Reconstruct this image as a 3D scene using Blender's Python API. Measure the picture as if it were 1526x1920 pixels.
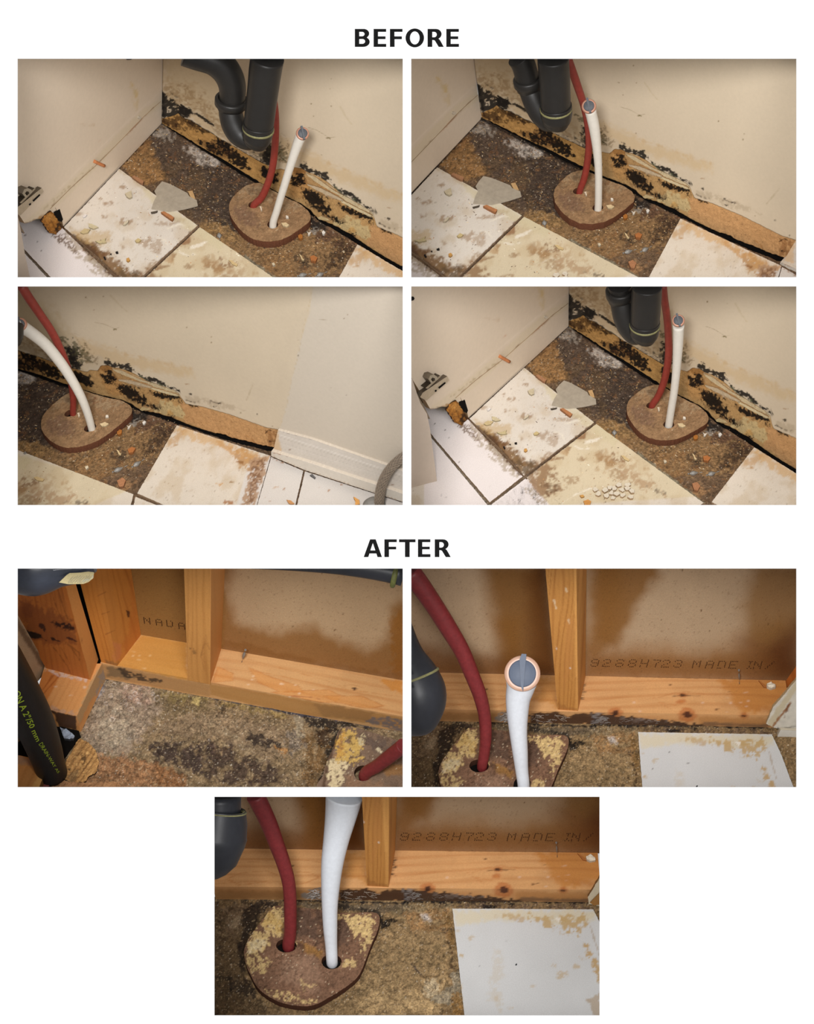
import bpy, math, random
import numpy as np
from mathutils import Vector
from mathutils.geometry import delaunay_2d_cdt

for o in list(bpy.data.objects):
    bpy.data.objects.remove(o)
SC = bpy.context.scene
COL = SC.collection

# ------------------------------------------------------------------ camera
W, H, F = 1526.0, 1920.0, 3000.0
CX, CY = 763.0, 960.0
PITCH = math.radians(48)
CAM = np.array([0.0, 0.0, 4.6])
fw = np.array([0, math.cos(PITCH), -math.sin(PITCH)])
rt = np.array([1.0, 0, 0])
up = np.array([0, math.sin(PITCH), math.cos(PITCH)])
cd = bpy.data.cameras.new('camera')
cd.sensor_fit = 'HORIZONTAL'; cd.sensor_width = 36.0; cd.lens = 36.0 * F / W
cd.clip_start = 0.01; cd.clip_end = 100
cam = bpy.data.objects.new('camera', cd); COL.objects.link(cam)
cam.location = CAM; cam.rotation_euler = (math.pi / 2 - PITCH, 0, 0)
SC.camera = cam

# ------------------------------------------------------------------ world, lights, exposure
wd = bpy.data.worlds.new('world'); SC.world = wd; wd.use_nodes = True
bg = wd.node_tree.nodes['Background']
bg.inputs[0].default_value = (1.0, 1.0, 1.0, 1); bg.inputs[1].default_value = 0.55

def area(name, off, size, power, col=(1, .99, .98)):
    l = bpy.data.lights.new(name, 'AREA'); l.shape = 'DISK'; l.size = size
    l.energy = power; l.color = col
    o = bpy.data.objects.new(name, l); COL.objects.link(o)
    p = CAM + rt * off[0] + up * off[1] + fw * off[2]
    o.location = p
    t = CAM + fw * 3.6
    o.rotation_euler = (Vector(t) - Vector(p)).to_track_quat('-Z', 'Y').to_euler()
    o['label'] = 'large soft studio lamp above the display'; o['category'] = 'lamp'  # unseen soft light added by the camera, not a lamp of the display
    return o
area('studio_light', (-0.42, 0.26, -0.15), 0.7, 150)  # unseen soft lights added by the camera to light every opening
area('studio_light', (0.55, -0.05, -0.15), 1.0, 70)  # second unseen added light
SC.view_settings.view_transform = 'Standard'; SC.view_settings.look = 'None'
SC.view_settings.gamma = 1; SC.view_settings.exposure = 0.0
SC.view_settings.use_curve_mapping = False
SC.cycles.max_bounces = 6

BOARD_D = 3.3
FLOOR_D = {1: 3.9, 2: 3.9, 3: 3.9, 4: 3.9, 5: 4.3, 6: 4.3, 7: 4.3}
RECT = {1: (33, 110, 755, 520), 2: (771, 110, 1493, 520), 3: (33, 537, 755, 947), 4: (771, 537, 1493, 947),
        5: (33, 1066, 755, 1476), 6: (771, 1066, 1493, 1476), 7: (402, 1494, 1124, 1904)}
DESC = {1: 'in upper left picture', 2: 'in upper right picture', 3: 'in second-row left picture',
        4: 'in second-row right picture', 5: 'in third-row left picture', 6: 'in third-row right picture',
        7: 'in bottom picture'}

# ------------------------------------------------------------------ geometry helpers
def rays(p):
    p = np.asarray(p, float).reshape(-1, 2)
    return fw[None] + rt[None] * ((p[:, 0] - CX) / F)[:, None] - up[None] * ((p[:, 1] - CY) / F)[:, None]

def proj(P):
    d = np.asarray(P, float).reshape(-1, 3) - CAM
    z = d @ fw
    return np.stack([CX + F * (d @ rt) / z, CY - F * (d @ up) / z], 1)

def depth(P):
    return (np.asarray(P, float).reshape(-1, 3) - CAM) @ fw

class Plane:
    def __init__(s, p, n):
        s.p = np.asarray(p, float); n = np.asarray(n, float); s.n = n / np.linalg.norm(n)
        if (s.p - CAM) @ s.n > 0: s.n = -s.n          # the normal faces the viewer
    def at(s, px):
        r = rays(px)
        t = ((s.p - CAM) @ s.n) / (r @ s.n)
        return CAM + r * t[:, None]
    def up(s, h):
        return Plane(s.p + s.n * h, s.n)

def aff(pairs, kind='h'):
    a = np.array([p[0] for p in pairs], float); b = np.array([p[1] for p in pairs], float)
    ma, mb = a.mean(0), b.mean(0); sa = a.std(); sb = b.std()
    A = (a - ma) / sa; B = (b - mb) / sb; M = []
    rhs = []
    for (x, y), (u, v) in zip(A, B):
        if kind == 'h':
            M += [[x, y, 1, 0, 0, 0, -u * x, -u * y], [0, 0, 0, x, y, 1, -v * x, -v * y]]
        else:
            M += [[x, y, 1, 0, 0, 0], [0, 0, 0, x, y, 1]]
        rhs += [u, v]
    h = np.linalg.lstsq(np.array(M), np.array(rhs), rcond=None)[0]
    h = np.concatenate([h, [0, 0, 1]]) if kind != 'h' else np.concatenate([h, [1]])
    Hm = h.reshape(3, 3)
    Ta = np.array([[1 / sa, 0, -ma[0] / sa], [0, 1 / sa, -ma[1] / sa], [0, 0, 1]])
    Tb = np.array([[sb, 0, mb[0]], [0, sb, mb[1]], [0, 0, 1]])
    return Tb @ Hm @ Ta

def app(Hm, p):
    p = np.asarray(p, float).reshape(-1, 2)
    q = np.c_[p, np.ones(len(p))] @ Hm.T
    return q[:, :2] / q[:, 2:3]

# crops in which coordinates were read: origin and scale
S1 = 361 / 1526.0
CR = {'1a': (33, 110, S1), '1b': (394, 110, S1), '2a': (771, 110, S1), '2b': (1132, 110, S1), '3a': (33, 537, S1), '3b': (394, 537, S1),
      '4a': (771, 537, S1), '4b': (1132, 537, S1), '5a': (33, 1066, S1), '5b': (394, 1066, S1), '6a': (771, 1066, S1), '6b': (1132, 1066, S1),
      '7a': (402, 1494, S1), '7b': (763, 1494, S1), '1W': (300, 150, 260 / 1526.), '1X': (540, 260, 220 / 1526.),
      '5c': (33, 1066, 160 / 1526.), '5d': (33, 1300, 160 / 1526.), 'px': (0, 0, 1.0)}
def T(c, pts):
    x0, y0, s = CR[c]
    p = np.asarray(pts, float).reshape(-1, 2)
    return np.stack([x0 + p[:, 0] * s, y0 + p[:, 1] * s], 1)
def T1(c, x, y):
    return tuple(T(c, [(x, y)])[0])

I3 = np.eye(3)
MAP = {1: {'f': I3, 'w': I3, 'l': I3}, 2: {}, 3: {}, 4: {}, 5: {k: I3 for k in 'fwl'}, 7: {k: I3 for k in 'fwl'}}
fl = {'C': (303, 230), 'A': (221, 317), 'J': (371, 425), 'L': (118.6, 424.7), 'R': (671, 459), 'r': (476.8, 385.6), 'w': (511, 421)}
wa = [((616.4, 258), (1199.4, 216), (214.7, 616), (1359, 630.5)), ((569, 311), (1167.5, 275.6), (202, 679), (1315, 687)),
      ((705, 398.6), (1297.6, 346), (337, 732), (1448, 776)), ((702.7, 410.5), (1295, 358.5), (338, 746.4), (1445.5, 788)),
      ((586.8, 370), (1192, 331), (243.6, 734.6), (1333, 748.8)), ((445, 297), (1052.5, 273), (90, 691), (1197, 672)),
      ((582.8, 194.5), (1159, 154), (161.5, 558.8), (1326, 565))]
MAP[4]['w'] = aff([((303, 230), (1065, 610)), ((305, 174), (1067, 553.6))] + [(q[0], q[3]) for q in wa])
MAP[2]['w'] = aff([((303, 230), (903, 220)), ((305, 174), (896, 160))] + [(q[0], q[1]) for q in wa])
i2w = np.linalg.inv(MAP[2]['w'])
MAP[3]['w'] = aff([(q[0], q[2]) for q in wa] + [(tuple(app(i2w, p)[0]), r) for p, r in
      [((1490.5, 449.5), (521.8, 804.4)), ((1464, 492), (507.6, 848)), ((1453, 413.6), (482, 776.4))]])
sl = [((582, 404.5), (1190, 371.5), (249.5, 770), (1327, 785.5)), ((495.7, 450.6), (1102, 420), (137, 835), (1233.7, 824.5)),
      ((429.5, 389), (1038.4, 360.8), (85, 792.5), (1175.8, 767.7))]       # round board: tip, front, left
MAP[4]['f'] = aff([(fl['C'], (1065, 610)), (fl['A'], (982, 689)), (fl['J'], (1114, 792)), (fl['L'], (878.6, 784)),
                   (fl['R'], (1416, 837)), (fl['r'], (1223, 760.6)), (fl['w'], (1253.8, 795))] + [(q[0], q[3]) for q in sl])
MAP[2]['f'] = aff([(fl['C'], (903, 220)), (fl['A'], (817, 316)), (fl['J'], (978, 409)), (fl['R'], (1276.5, 409.5)),
                   (fl['r'], (1084.5, 359.6)), (fl['w'], (1121, 391.5)),
                   (tuple(app(np.linalg.inv(MAP[4]['f']), (1323.6, 941.5))[0]), (1210, 518))] + [(q[0], q[1]) for q in sl])
i2 = np.linalg.inv(MAP[2]['f'])
c2 = lambda x, y: tuple(app(i2, (x, y))[0])
i3w = np.linalg.inv(MAP[3]['w'])
MAP[3]['f'] = aff([(c2(1276.5, 409.5), (330.6, 796.8)), (c2(1210, 518), (253, 925)), (c2(1084.5, 359.6), (134, 776)),
                   (c2(1121, 391.5), (172.6, 802)), (c2(1464.4, 492), (507.6, 848)),
                   (tuple(app(i3w, (34, 699))[0]), (34, 699)), (tuple(app(i3w, (160, 734))[0]), (160, 734))] + [(q[0], q[2]) for q in sl])
MAP[2]['l'] = aff([((303, 230), (903, 220)), ((298, 191.6), (895, 178.6)), ((262.5, 220.7), (852, 211.3)),
                   ((249.5, 161), (824, 151.4)), ((221, 317), (817, 316))], 'a')
MAP[3]['l'] = MAP[2]['l']
MAP[4]['l'] = aff([((303, 230), (1065, 610)), ((298, 191.6), (1065.6, 567.8)), ((182, 306), (941, 672.3)), ((47, 418.8), (807.7, 767.7)),
                   ((118.6, 424.7), (878.6, 784)), ((262.5, 220.7), (1024, 596)), ((82.7, 358.4), (842, 711)), ((305, 110), (1066.7, 490))])
h6 = aff([((621, 1804), (979, 1466)), ((540.4, 1775.5), (902, 1440)), ((848, 1703), (1194, 1372)), ((707, 1662), (1067, 1328.6)),
          ((1118, 1598), (1463, 1274)), ((944, 1668), (1286, 1340.5)), ((1056.4, 1670), (1391, 1344)), ((802, 1666.7), (1152, 1335.7)),
          ((456, 1591.5), (826, 1262)), ((952, 1567), (1297.6, 1244.6)), ((1101, 1691.5), (1437, 1363))], 'a')
MAP[6] = {k: h6 for k in 'fwl'}

def canon(c, pts, pl):
    """crop coordinates -> canonical pixels of the plane (panel 1 or panel 7)"""
    q = T(c, pts)
    if c == 'px': return q
    return app(np.linalg.inv(MAP[int(c[0])][pl]), q)

# ------------------------------------------------------------------ noise and painting
def _h(ix, iy, s):
    v = (ix.astype(np.int64) * 374761393 + iy.astype(np.int64) * 668265263 + s * 1442695041) & 0xffffffff
    v = ((v ^ (v >> 13)) * 1274126177) & 0xffffffff
    v = v ^ (v >> 16)
    return (v & 0xffff) / 65535.0
def vn(x, y, s):
    ix = np.floor(x); iy = np.floor(y); fx = x - ix; fy = y - iy
    fx = fx * fx * (3 - 2 * fx); fy = fy * fy * (3 - 2 * fy)
    a = _h(ix, iy, s); b = _h(ix + 1, iy, s); c = _h(ix, iy + 1, s); d = _h(ix + 1, iy + 1, s)
    return (a + (b - a) * fx) * (1 - fy) + (c + (d - c) * fx) * fy
def fbm(x, y, sc, o=4, s=0):
    v = 0; a = 1.0; t = 0
    x = x / sc; y = y / sc
    for i in range(o):
        v = v + a * vn(x, y, s + i * 17); t += a; a *= .55; x = x * 2.03 + 11.3; y = y * 2.03 + 5.7
    return np.clip((v / t - .5) * 1.55 + .5, 0, 1)
def ss(a, b, x):
    t = np.clip((x - a) / (b - a), 0, 1); return t * t * (3 - 2 * t)
def sdf(x, y, poly):
    d = np.full(x.shape, 1e18); ins = np.zeros(x.shape, bool)
    n = len(poly)
    for i in range(n):
        ax, ay = poly[i]; bx, by = poly[(i + 1) % n]
        ex, ey = bx - ax, by - ay; wx, wy = x - ax, y - ay
        t = np.clip((wx * ex + wy * ey) / (ex * ex + ey * ey + 1e-12), 0, 1)
        d = np.minimum(d, (wx - ex * t) ** 2 + (wy - ey * t) ** 2)
        if ay != by:
            c = ((ay > y) != (by > y)) & (x < ex * (y - ay) / ey + ax)
            ins ^= c
    d = np.sqrt(d)
    return np.where(ins, -d, d)
def sdl(x, y, pl):
    d = np.full(x.shape, 1e18)
    for i in range(len(pl) - 1):
        ax, ay = pl[i]; bx, by = pl[i + 1]
        ex, ey = bx - ax, by - ay; wx, wy = x - ax, y - ay
        t = np.clip((wx * ex + wy * ey) / (ex * ex + ey * ey + 1e-12), 0, 1)
        d = np.minimum(d, (wx - ex * t) ** 2 + (wy - ey * t) ** 2)
    return np.sqrt(d)
def rgb(c):
    c = np.asarray(c, float) / 255.0
    return np.where(c <= 0.04045, c / 12.92, ((c + 0.055) / 1.055) ** 2.4)

class Paint:
    """albedo of a surface, laid down in layers on its canonical coordinates"""
    def __init__(s, xy, base, pl='f', gain=1.0):
        s.x, s.y = xy[:, 0], xy[:, 1]; s.pl = pl
        s.c = np.tile(rgb(base), (len(xy), 1)); s.k = 0; s.gain = gain
    def var(s, sc, amp, o=3, seed=5, col=None):
        n = (fbm(s.x, s.y, sc, o, seed) - .5) * 2
        if col is None: s.c *= (1 + amp * n)[:, None]
        else:
            m = np.clip(n * amp, 0, 1)[:, None]; s.c = s.c * (1 - m) + rgb(col) * m
        return s
    def lay(s, c, pts, col, op=1.0, soft=3.0, dis=4.0, sp=None, st=None, ds=7.0, pl=None):
        """c: crop id, pts: outline (or line if st = width px); sp = (scale, threshold, softness) makes it patchy"""
        s.k += 1
        P = canon(c, pts, pl or s.pl) if not isinstance(pts, np.ndarray) else pts
        m = soft + dis + (st or 0) + 1
        lo = P.min(0) - m; hi = P.max(0) + m
        idx = np.nonzero((s.x > lo[0]) & (s.x < hi[0]) & (s.y > lo[1]) & (s.y < hi[1]))[0]
        if len(idx) == 0: return s
        x, y = s.x[idx], s.y[idx]
        d = sdl(x, y, P) - st / 2 if st else sdf(x, y, P)
        if dis: d = d + (fbm(x, y, ds, 4, 31 * s.k) - .5) * 2 * dis
        a = 1 - ss(-soft / 2, soft / 2, d)
        if sp:
            n = fbm(x, y, sp[0], 4, 7 * s.k + 3); th = sp[1] - (.19 if max(col) < 60 else .05); a = a * ss(th - sp[2], th + sp[2], n)
        a = (a * op)[:, None]
        s.c[idx] = s.c[idx] * (1 - a) + rgb(col) * a
        return s
    def speck(s, sc, thr, col, op=1.0, seed=9, w=.04, mask=None):
        n = fbm(s.x, s.y, sc, 3, seed); thr = thr + .05
        a = ss(thr - w, thr + w * 1.5, n) * op
        if mask is not None: a = a * mask
        s.c = s.c * (1 - a[:, None]) + rgb(col) * a[:, None]
        return s
    def grain(s, amp, sc=3.2, seed=17):
        n = fbm(s.x, s.y, sc, 3, seed) - .5; m = .6 + .8 * fbm(s.x, s.y, 26, 2, seed + 3)
        s.c *= (1 + 2 * amp * n * m)[:, None]
        return s
    def wood(s, ang, sc, col, amp=.5, seed=3, stretch=14.0, wob=1.0):
        ca, sa = math.cos(ang), math.sin(ang)
        u = s.x * ca + s.y * sa; v = -s.x * sa + s.y * ca
        v = v + (fbm(u / stretch, v / 3, sc * 3, 2, seed) - .5) * sc * 5 * wob
        n = .5 + .5 * np.sin(v / sc * 2.2); n = n ** 3 * (.4 + .9 * fbm(u / stretch, v, sc, 3, seed + 4))
        f = fbm(u / stretch, v, sc * .35, 2, seed + 8)
        a = np.clip(amp * (n * .9 + (f - .5) * .5), 0, 1)[:, None]
        s.c = s.c * (1 - a) + rgb(col) * a
        return s
    def out(s):
        return np.clip(s.c * s.gain, 0.002, 0.93)

# ------------------------------------------------------------------ materials
MATS = {}
def mat(name, rough=.6, detail=.15, dscale=260., bump=.2, spec=.4, col=None, metal=0., alpha=1., bscale=None, coat=0.):
    if name in MATS: return MATS[name]
    m = bpy.data.materials.new(name); m.use_nodes = True; nt = m.node_tree; N = nt.nodes; Lk = nt.links
    b = N['Principled BSDF']
    if col is None:
        a = N.new('ShaderNodeVertexColor'); a.layer_name = 'Col'; src = a.outputs['Color']
    else:
        r = N.new('ShaderNodeRGB'); r.outputs[0].default_value = (*rgb(col), 1); src = r.outputs[0]
    tc = N.new('ShaderNodeTexCoord')
    if detail > 0:
        n = N.new('ShaderNodeTexNoise'); n.inputs['Scale'].default_value = dscale; n.inputs['Detail'].default_value = 4
        n.inputs['Roughness'].default_value = .7
        Lk.new(tc.outputs['Object'], n.inputs['Vector'])
        mr = N.new('ShaderNodeMapRange'); mr.inputs['From Min'].default_value = .3; mr.inputs['From Max'].default_value = .7
        mr.inputs['To Min'].default_value = 1 - detail; mr.inputs['To Max'].default_value = 1 + detail
        Lk.new(n.outputs['Fac'], mr.inputs['Value'])
        mx = N.new('ShaderNodeVectorMath'); mx.operation = 'SCALE'
        Lk.new(src, mx.inputs[0]); Lk.new(mr.outputs[0], mx.inputs['Scale']); src = mx.outputs[0]
    Lk.new(src, b.inputs['Base Color'])
    b.inputs['Roughness'].default_value = rough; b.inputs['Specular IOR Level'].default_value = spec
    b.inputs['Metallic'].default_value = metal; b.inputs['Alpha'].default_value = alpha
    b.inputs['Coat Weight'].default_value = coat
    if bump > 0:
        n2 = N.new('ShaderNodeTexNoise'); n2.inputs['Scale'].default_value = bscale or dscale; n2.inputs['Detail'].default_value = 5
        Lk.new(tc.outputs['Object'], n2.inputs['Vector'])
        bp = N.new('ShaderNodeBump'); bp.inputs['Strength'].default_value = bump; bp.inputs['Distance'].default_value = .004
        Lk.new(n2.outputs['Fac'], bp.inputs['Height']); Lk.new(bp.outputs[0], b.inputs['Normal'])
    MATS[name] = m
    return m
mat('drywall_paint', .75, .03, 120, .05, .25)
mat('cabinet_paint', .55, .03, 90, .03, .3)
mat('torn_paper', .9, .14, 300, .35, .1)
mat('subfloor_rot', .8, .38, 240, .7, .2)
mat('dirty_tile', .45, .10, 380, .10, .35)
mat('particle_board', .85, .18, 260, .4, .15)
mat('fibreboard', .9, .12, 320, .3, .1)
mat('pine', .6, .08, 240, .12, .3)
mat('black_plastic', .42, .12, 60, .05, .32, col=(31, 29, 27))
mat('black_plastic_dark', .42, .15, 60, .05, .35, col=(34, 35, 40))
mat('dark_void', .95, .1, 60, 0, .1, col=(16, 13, 11))  # near-black colour standing for shade inside holes, gaps and notches
mat('red_plastic', .45, .14, 90, .06, .4, col=(124, 46, 37))
mat('red_plastic_after', .45, .2, 90, .06, .4, col=(120, 42, 44))
mat('white_plastic', .45, .04, 90, .03, .4, col=(196, 190, 180))
mat('white_plastic_after', .45, .05, 90, .03, .4, col=(214, 219, 226))
mat('copper', .35, .1, 90, .03, .5, col=(168, 120, 98), metal=.1)
mat('plug_grey', .6, .1, 90, .1, .4, col=(78, 80, 84))
mat('yellow_sealant', .6, .3, 200, .2, .4, col=(116, 112, 74))
mat('steel', .55, .15, 150, .1, .5, col=(130, 126, 120), metal=.2)
mat('painted_chip', .8, .12, 260, .2, .2)
mat('grey_film', .35, .12, 60, .2, .5, col=(176, 164, 146), alpha=.82)
mat('yellow_print', .7, .15, 200, 0, .2, col=(150, 172, 52))
mat('brown_print', .8, .2, 200, 0, .1, col=(62, 36, 20))
mat('black_print', .9, 0, 200, 0, .0, col=(20, 20, 20))
mat('white_board', .9, .0, 200, 0, .1, col=(200, 200, 200))
mat('lining_paint', .9, .0, 200, 0, .1, col=(244, 244, 244))  # for the added unseen linings, bright to bounce light
mat('baseboard_paint', .5, .05, 120, .05, .35)

# ------------------------------------------------------------------ mesh building
def link(o, parent=None, **kw):
    COL.objects.link(o)
    if parent is not None: o.parent = parent
    for k, v in kw.items():
        if v is not None: o[k] = v
    return o

def mk(name, V, Fc, material, cols=None, parent=None, smooth=False, origin=None, **kw):
    """one mesh object; V in world coordinates"""
    V = np.asarray(V, float)
    if parent is not None:
        org = np.zeros(3); q = parent
        while q is not None:
            org = org + np.array(q.location); q = q.parent
        loc = (0, 0, 0)
    else:
        org = np.array([(V[:, 0].min() + V[:, 0].max()) / 2, (V[:, 1].min() + V[:, 1].max()) / 2, V[:, 2].min()]) if origin is None else np.asarray(origin, float)
        loc = org
    me = bpy.data.meshes.new(name)
    if isinstance(Fc, np.ndarray):
        n, k = Fc.shape
        me.vertices.add(len(V)); me.vertices.foreach_set('co', (V - org).astype(np.float32).ravel())
        me.loops.add(n * k); me.loops.foreach_set('vertex_index', Fc.astype(np.int32).ravel())
        me.polygons.add(n); me.polygons.foreach_set('loop_start', np.arange(0, n * k, k, dtype=np.int32))
        me.update(calc_edges=True)
    else:
        me.from_pydata([tuple(v) for v in (V - org)], [], Fc); me.update()
    if cols is not None:
        a = me.color_attributes.new('Col', 'FLOAT_COLOR', 'POINT')
        a.data.foreach_set('color', np.c_[cols, np.ones(len(V))].astype(np.float32).ravel())
    me.materials.append(MATS[material])
    if smooth: me.polygons.foreach_set('use_smooth', np.ones(len(me.polygons), bool))
    o = bpy.data.objects.new(name, me); o.location = loc
    return link(o, parent, **kw)

def empty(name, loc, label, cat, group=None, kind=None):
    o = bpy.data.objects.new(name, None); o.empty_display_size = .05; o.location = loc
    return link(o, None, label=label, category=cat, group=group, kind=kind)

def resample(P, n, bias=1.0):
    P = np.asarray(P, float); L = np.r_[0, np.cumsum(np.linalg.norm(np.diff(P, axis=0), axis=1))]
    t = np.linspace(0, 1, n) ** bias * L[-1]
    return np.stack([np.interp(t, L, P[:, k]) for k in range(P.shape[1])], 1)

def gridF(nx, ny):
    i = np.arange(nx - 1)[:, None]; j = np.arange(ny - 1)[None]
    a = (i * ny + j).ravel()
    return np.stack([a, a + ny, a + ny + 1, a + 1], 1)

def face_cam(V, Fc):
    k = len(Fc) // 2
    a, b, c = V[Fc[k][0]], V[Fc[k][1]], V[Fc[k][2]]
    n = np.cross(b - a, c - a)
    if n @ (CAM - a) < 0: return Fc[:, ::-1]
    return Fc

def sheet(name, A, B, plane, paint, material, step=2.0, ystep=None, bias=1.0, thick=0., relief=None, parent=None, inv=None, xuni=True, **kw):
    """grid between two polylines A and B given in picture pixels, laid on a plane.  paint(xy_canonical)->Paint"""
    A = np.asarray(A, float); B = np.asarray(B, float)
    nx = max(2, int(max(np.ptp(A[:, 0]), np.ptp(B[:, 0]), np.ptp(A[:, 1])) / step) + 1)
    if xuni:
        xs = np.linspace(A[0, 0], A[-1, 0], nx); a = np.stack([xs, np.interp(xs, A[:, 0], A[:, 1])], 1)
        xs = np.linspace(B[0, 0], B[-1, 0], nx); b = np.stack([xs, np.interp(xs, B[:, 0], B[:, 1])], 1)
    else:
        a = resample(A, nx); b = resample(B, nx)
    L = np.linalg.norm(a - b, axis=1).max()
    ny = max(2, int(L / (ystep or step)) + 1)
    t = 1 - (1 - np.linspace(0, 1, ny)) ** bias
    px = a[:, None] * (1 - t[None, :, None]) + b[:, None] * t[None, :, None]
    px = px.reshape(-1, 2)
    V = plane.at(px)
    can = app(inv, px) if inv is not None else px
    if relief is not None: V = V + plane.n[None] * relief(can)[:, None]
    c = paint(can).out()
    Fc = face_cam(V, gridF(nx, ny))
    if thick:
        ring = np.r_[np.arange(0, nx * ny, ny), np.arange((nx - 1) * ny + 1, nx * ny), np.arange((nx - 1) * ny - 1, -1, -ny)[0:], np.arange(ny - 2, 0, -1)]
        base = len(V); V2 = V[ring] - plane.n * thick
        r1 = np.arange(len(ring)); r2 = (r1 + 1) % len(ring)
        sk = np.stack([ring[r1], ring[r2], base + r2, base + r1], 1)
        V = np.r_[V, V2]; c = np.r_[c, c[ring] * .8]; Fc = np.r_[Fc, sk]
    return mk(name, V, Fc, material, c, parent, **kw)

def clip(poly, r):
    x0, y0, x1, y1 = r
    P = [tuple(p) for p in poly]
    for ax, v, sg in ((0, x0, 1), (0, x1, -1), (1, y0, 1), (1, y1, -1)):
        out = []
        for i in range(len(P)):
            a, b = P[i - 1], P[i]
            ia = (a[ax] - v) * sg >= 0; ib = (b[ax] - v) * sg >= 0
            if ia != ib:
                t = (v - a[ax]) / (b[ax] - a[ax]); out.append((a[0] + (b[0] - a[0]) * t, a[1] + (b[1] - a[1]) * t))
            if ib: out.append(b)
        P = out
        if not P: return None
    return np.array(P)

def dens(P, step, closed=True, jit=0., seed=0):
    rnd = np.random.RandomState(seed)
    P = np.asarray(P, float); out = []
    n = len(P)
    for i in range(n if closed else n - 1):
        a, b = P[i], P[(i + 1) % n]
        k = max(1, int(np.linalg.norm(b - a) / step))
        for j in range(k):
            q = a + (b - a) * j / k
            if jit and j: q = q + rnd.uniform(-jit, jit, 2)
            out.append(q)
    return np.array(out)

def prism(name, poly, plane, h, material, paint=None, color=None, step=3.0, edge=None, jit=0., holes=(), relief=None, inv=None,
          parent=None, base=0., seed=0, edge_gain=.8, **kw):
    """a flat piece standing on plane: outline in picture pixels read on its top face"""
    top = plane.up(h)
    O = dens(poly, step, jit=jit, seed=seed)
    pts = [tuple(p) for p in O]; n0 = len(pts)
    edges = [(i, (i + 1) % n0) for i in range(n0)]; loops = [list(range(n0))]
    for hp in holes:
        k = len(pts); hh = [tuple(p) for p in hp]; pts += hh
        edges += [(k + i, k + (i + 1) % len(hh)) for i in range(len(hh))]; loops.append(list(range(k, k + len(hh))))
    lo, hi = O.min(0), O.max(0)
    gx, gy = np.meshgrid(np.arange(lo[0] + step / 2, hi[0], step), np.arange(lo[1] + step / 2, hi[1], step))
    gx, gy = gx.ravel(), gy.ravel()
    if len(gx):
        d = sdf(gx, gy, O); ok = d < -step * .45
        for hp in holes: ok &= sdf(gx, gy, np.asarray(hp)) > step * .45
        pts += list(zip(gx[ok], gy[ok]))
    r = delaunay_2d_cdt([Vector(p) for p in pts], edges, [], 0, 1e-4)
    vs = np.array([tuple(v) for v in r[0]]); tr = np.array([f for f in r[2] if len(f) == 3])
    if len(tr) == 0: return None
    ce = vs[tr].mean(1); ok = sdf(ce[:, 0], ce[:, 1], O) < 0
    for hp in holes: ok &= sdf(ce[:, 0], ce[:, 1], np.asarray(hp)) > 0
    tr = tr[ok]
    V = top.at(vs); can = app(inv, vs) if inv is not None else vs
    c = paint(can).out() if paint is not None else np.tile(rgb(color), (len(V), 1))
    if relief is not None: V = V + plane.n[None] * relief(can)[:, None]
    tr = face_cam(V, tr)
    Fc = [tuple(int(i) for i in f) for f in tr]
    ec = rgb(edge) if edge is not None else None
    om = {}
    for new, olds in enumerate(r[3]):
        for q in olds: om.setdefault(q, new)
    Va = [V]; Ca = [c]; nb = len(V)
    for lp in loops:
        ids = np.array([om.get(i, i) for i in lp])
        lv = V[ids] - plane.n * (h - base)
        lm = V[ids] - plane.n * .0002
        k = len(ids)
        cc = np.tile(ec, (k, 1)) if ec is not None else c[ids] * edge_gain
        Va += [lm, lv]; Ca += [cc, cc * .8]
        for i in range(k):
            j = (i + 1) % k
            Fc.append((nb + i, nb + j, nb + k + j, nb + k + i))
        nb += 2 * k
    return mk(name, np.concatenate(Va), Fc, material, np.concatenate(Ca), parent, **kw)

def smooth_path(P, n):
    P = np.asarray(P, float)
    if len(P) < 3: return resample(P, n)
    L = np.r_[0, np.cumsum(np.linalg.norm(np.diff(P[:, :3], axis=0), axis=1))]
    t = np.linspace(0, L[-1], n); out = np.zeros((n, P.shape[1]))
    m = np.gradient(P, L, axis=0)
    for q, tt in enumerate(t):
        i = min(np.searchsorted(L, tt, 'right') - 1, len(L) - 2); hh = L[i + 1] - L[i]; s = (tt - L[i]) / hh
        out[q] = (2 * s**3 - 3 * s**2 + 1) * P[i] + (s**3 - 2 * s**2 + s) * hh * m[i] + (-2 * s**3 + 3 * s**2) * P[i + 1] + (s**3 - s**2) * hh * m[i + 1]
    return out

def tube(name, P, R, material, parent=None, n=40, seg=20, caps=True, cols=None, **kw):
    """swept tube through world points P with radii R"""
    Q = smooth_path(np.c_[P, R], n); C, rr = Q[:, :3], Q[:, 3]
    tg = np.gradient(C, axis=0); tg /= np.linalg.norm(tg, axis=1)[:, None]
    ref = np.array([0.3, 1, .1]); a = np.cross(tg[0], ref); a /= np.linalg.norm(a)
    V = []; A_, B_ = [], []
    for i in range(n):
        a = a - tg[i] * (a @ tg[i]); a /= np.linalg.norm(a); b = np.cross(tg[i], a); A_.append(a); B_.append(b)
        th = np.linspace(0, 2 * np.pi, seg, endpoint=False)
        V.append(C[i] + rr[i] * (np.cos(th)[:, None] * a + np.sin(th)[:, None] * b))
    V = np.concatenate(V); Fc = []
    for i in range(n - 1):
        for j in range(seg):
            k = (j + 1) % seg
            Fc.append((i * seg + j, i * seg + k, (i + 1) * seg + k, (i + 1) * seg + j))
    if caps:
        Fc.append(tuple(range(seg))[::-1]); Fc.append(tuple((n - 1) * seg + j for j in range(seg)))
    o = mk(name, V, Fc, material, None if cols is None else cols(V), parent, smooth=True, **kw)
    if caps:
        for p in o.data.polygons:
            if len(p.vertices) > 4: p.use_smooth = False
    return o, (C, rr, np.array(A_), np.array(B_), tg)

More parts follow.
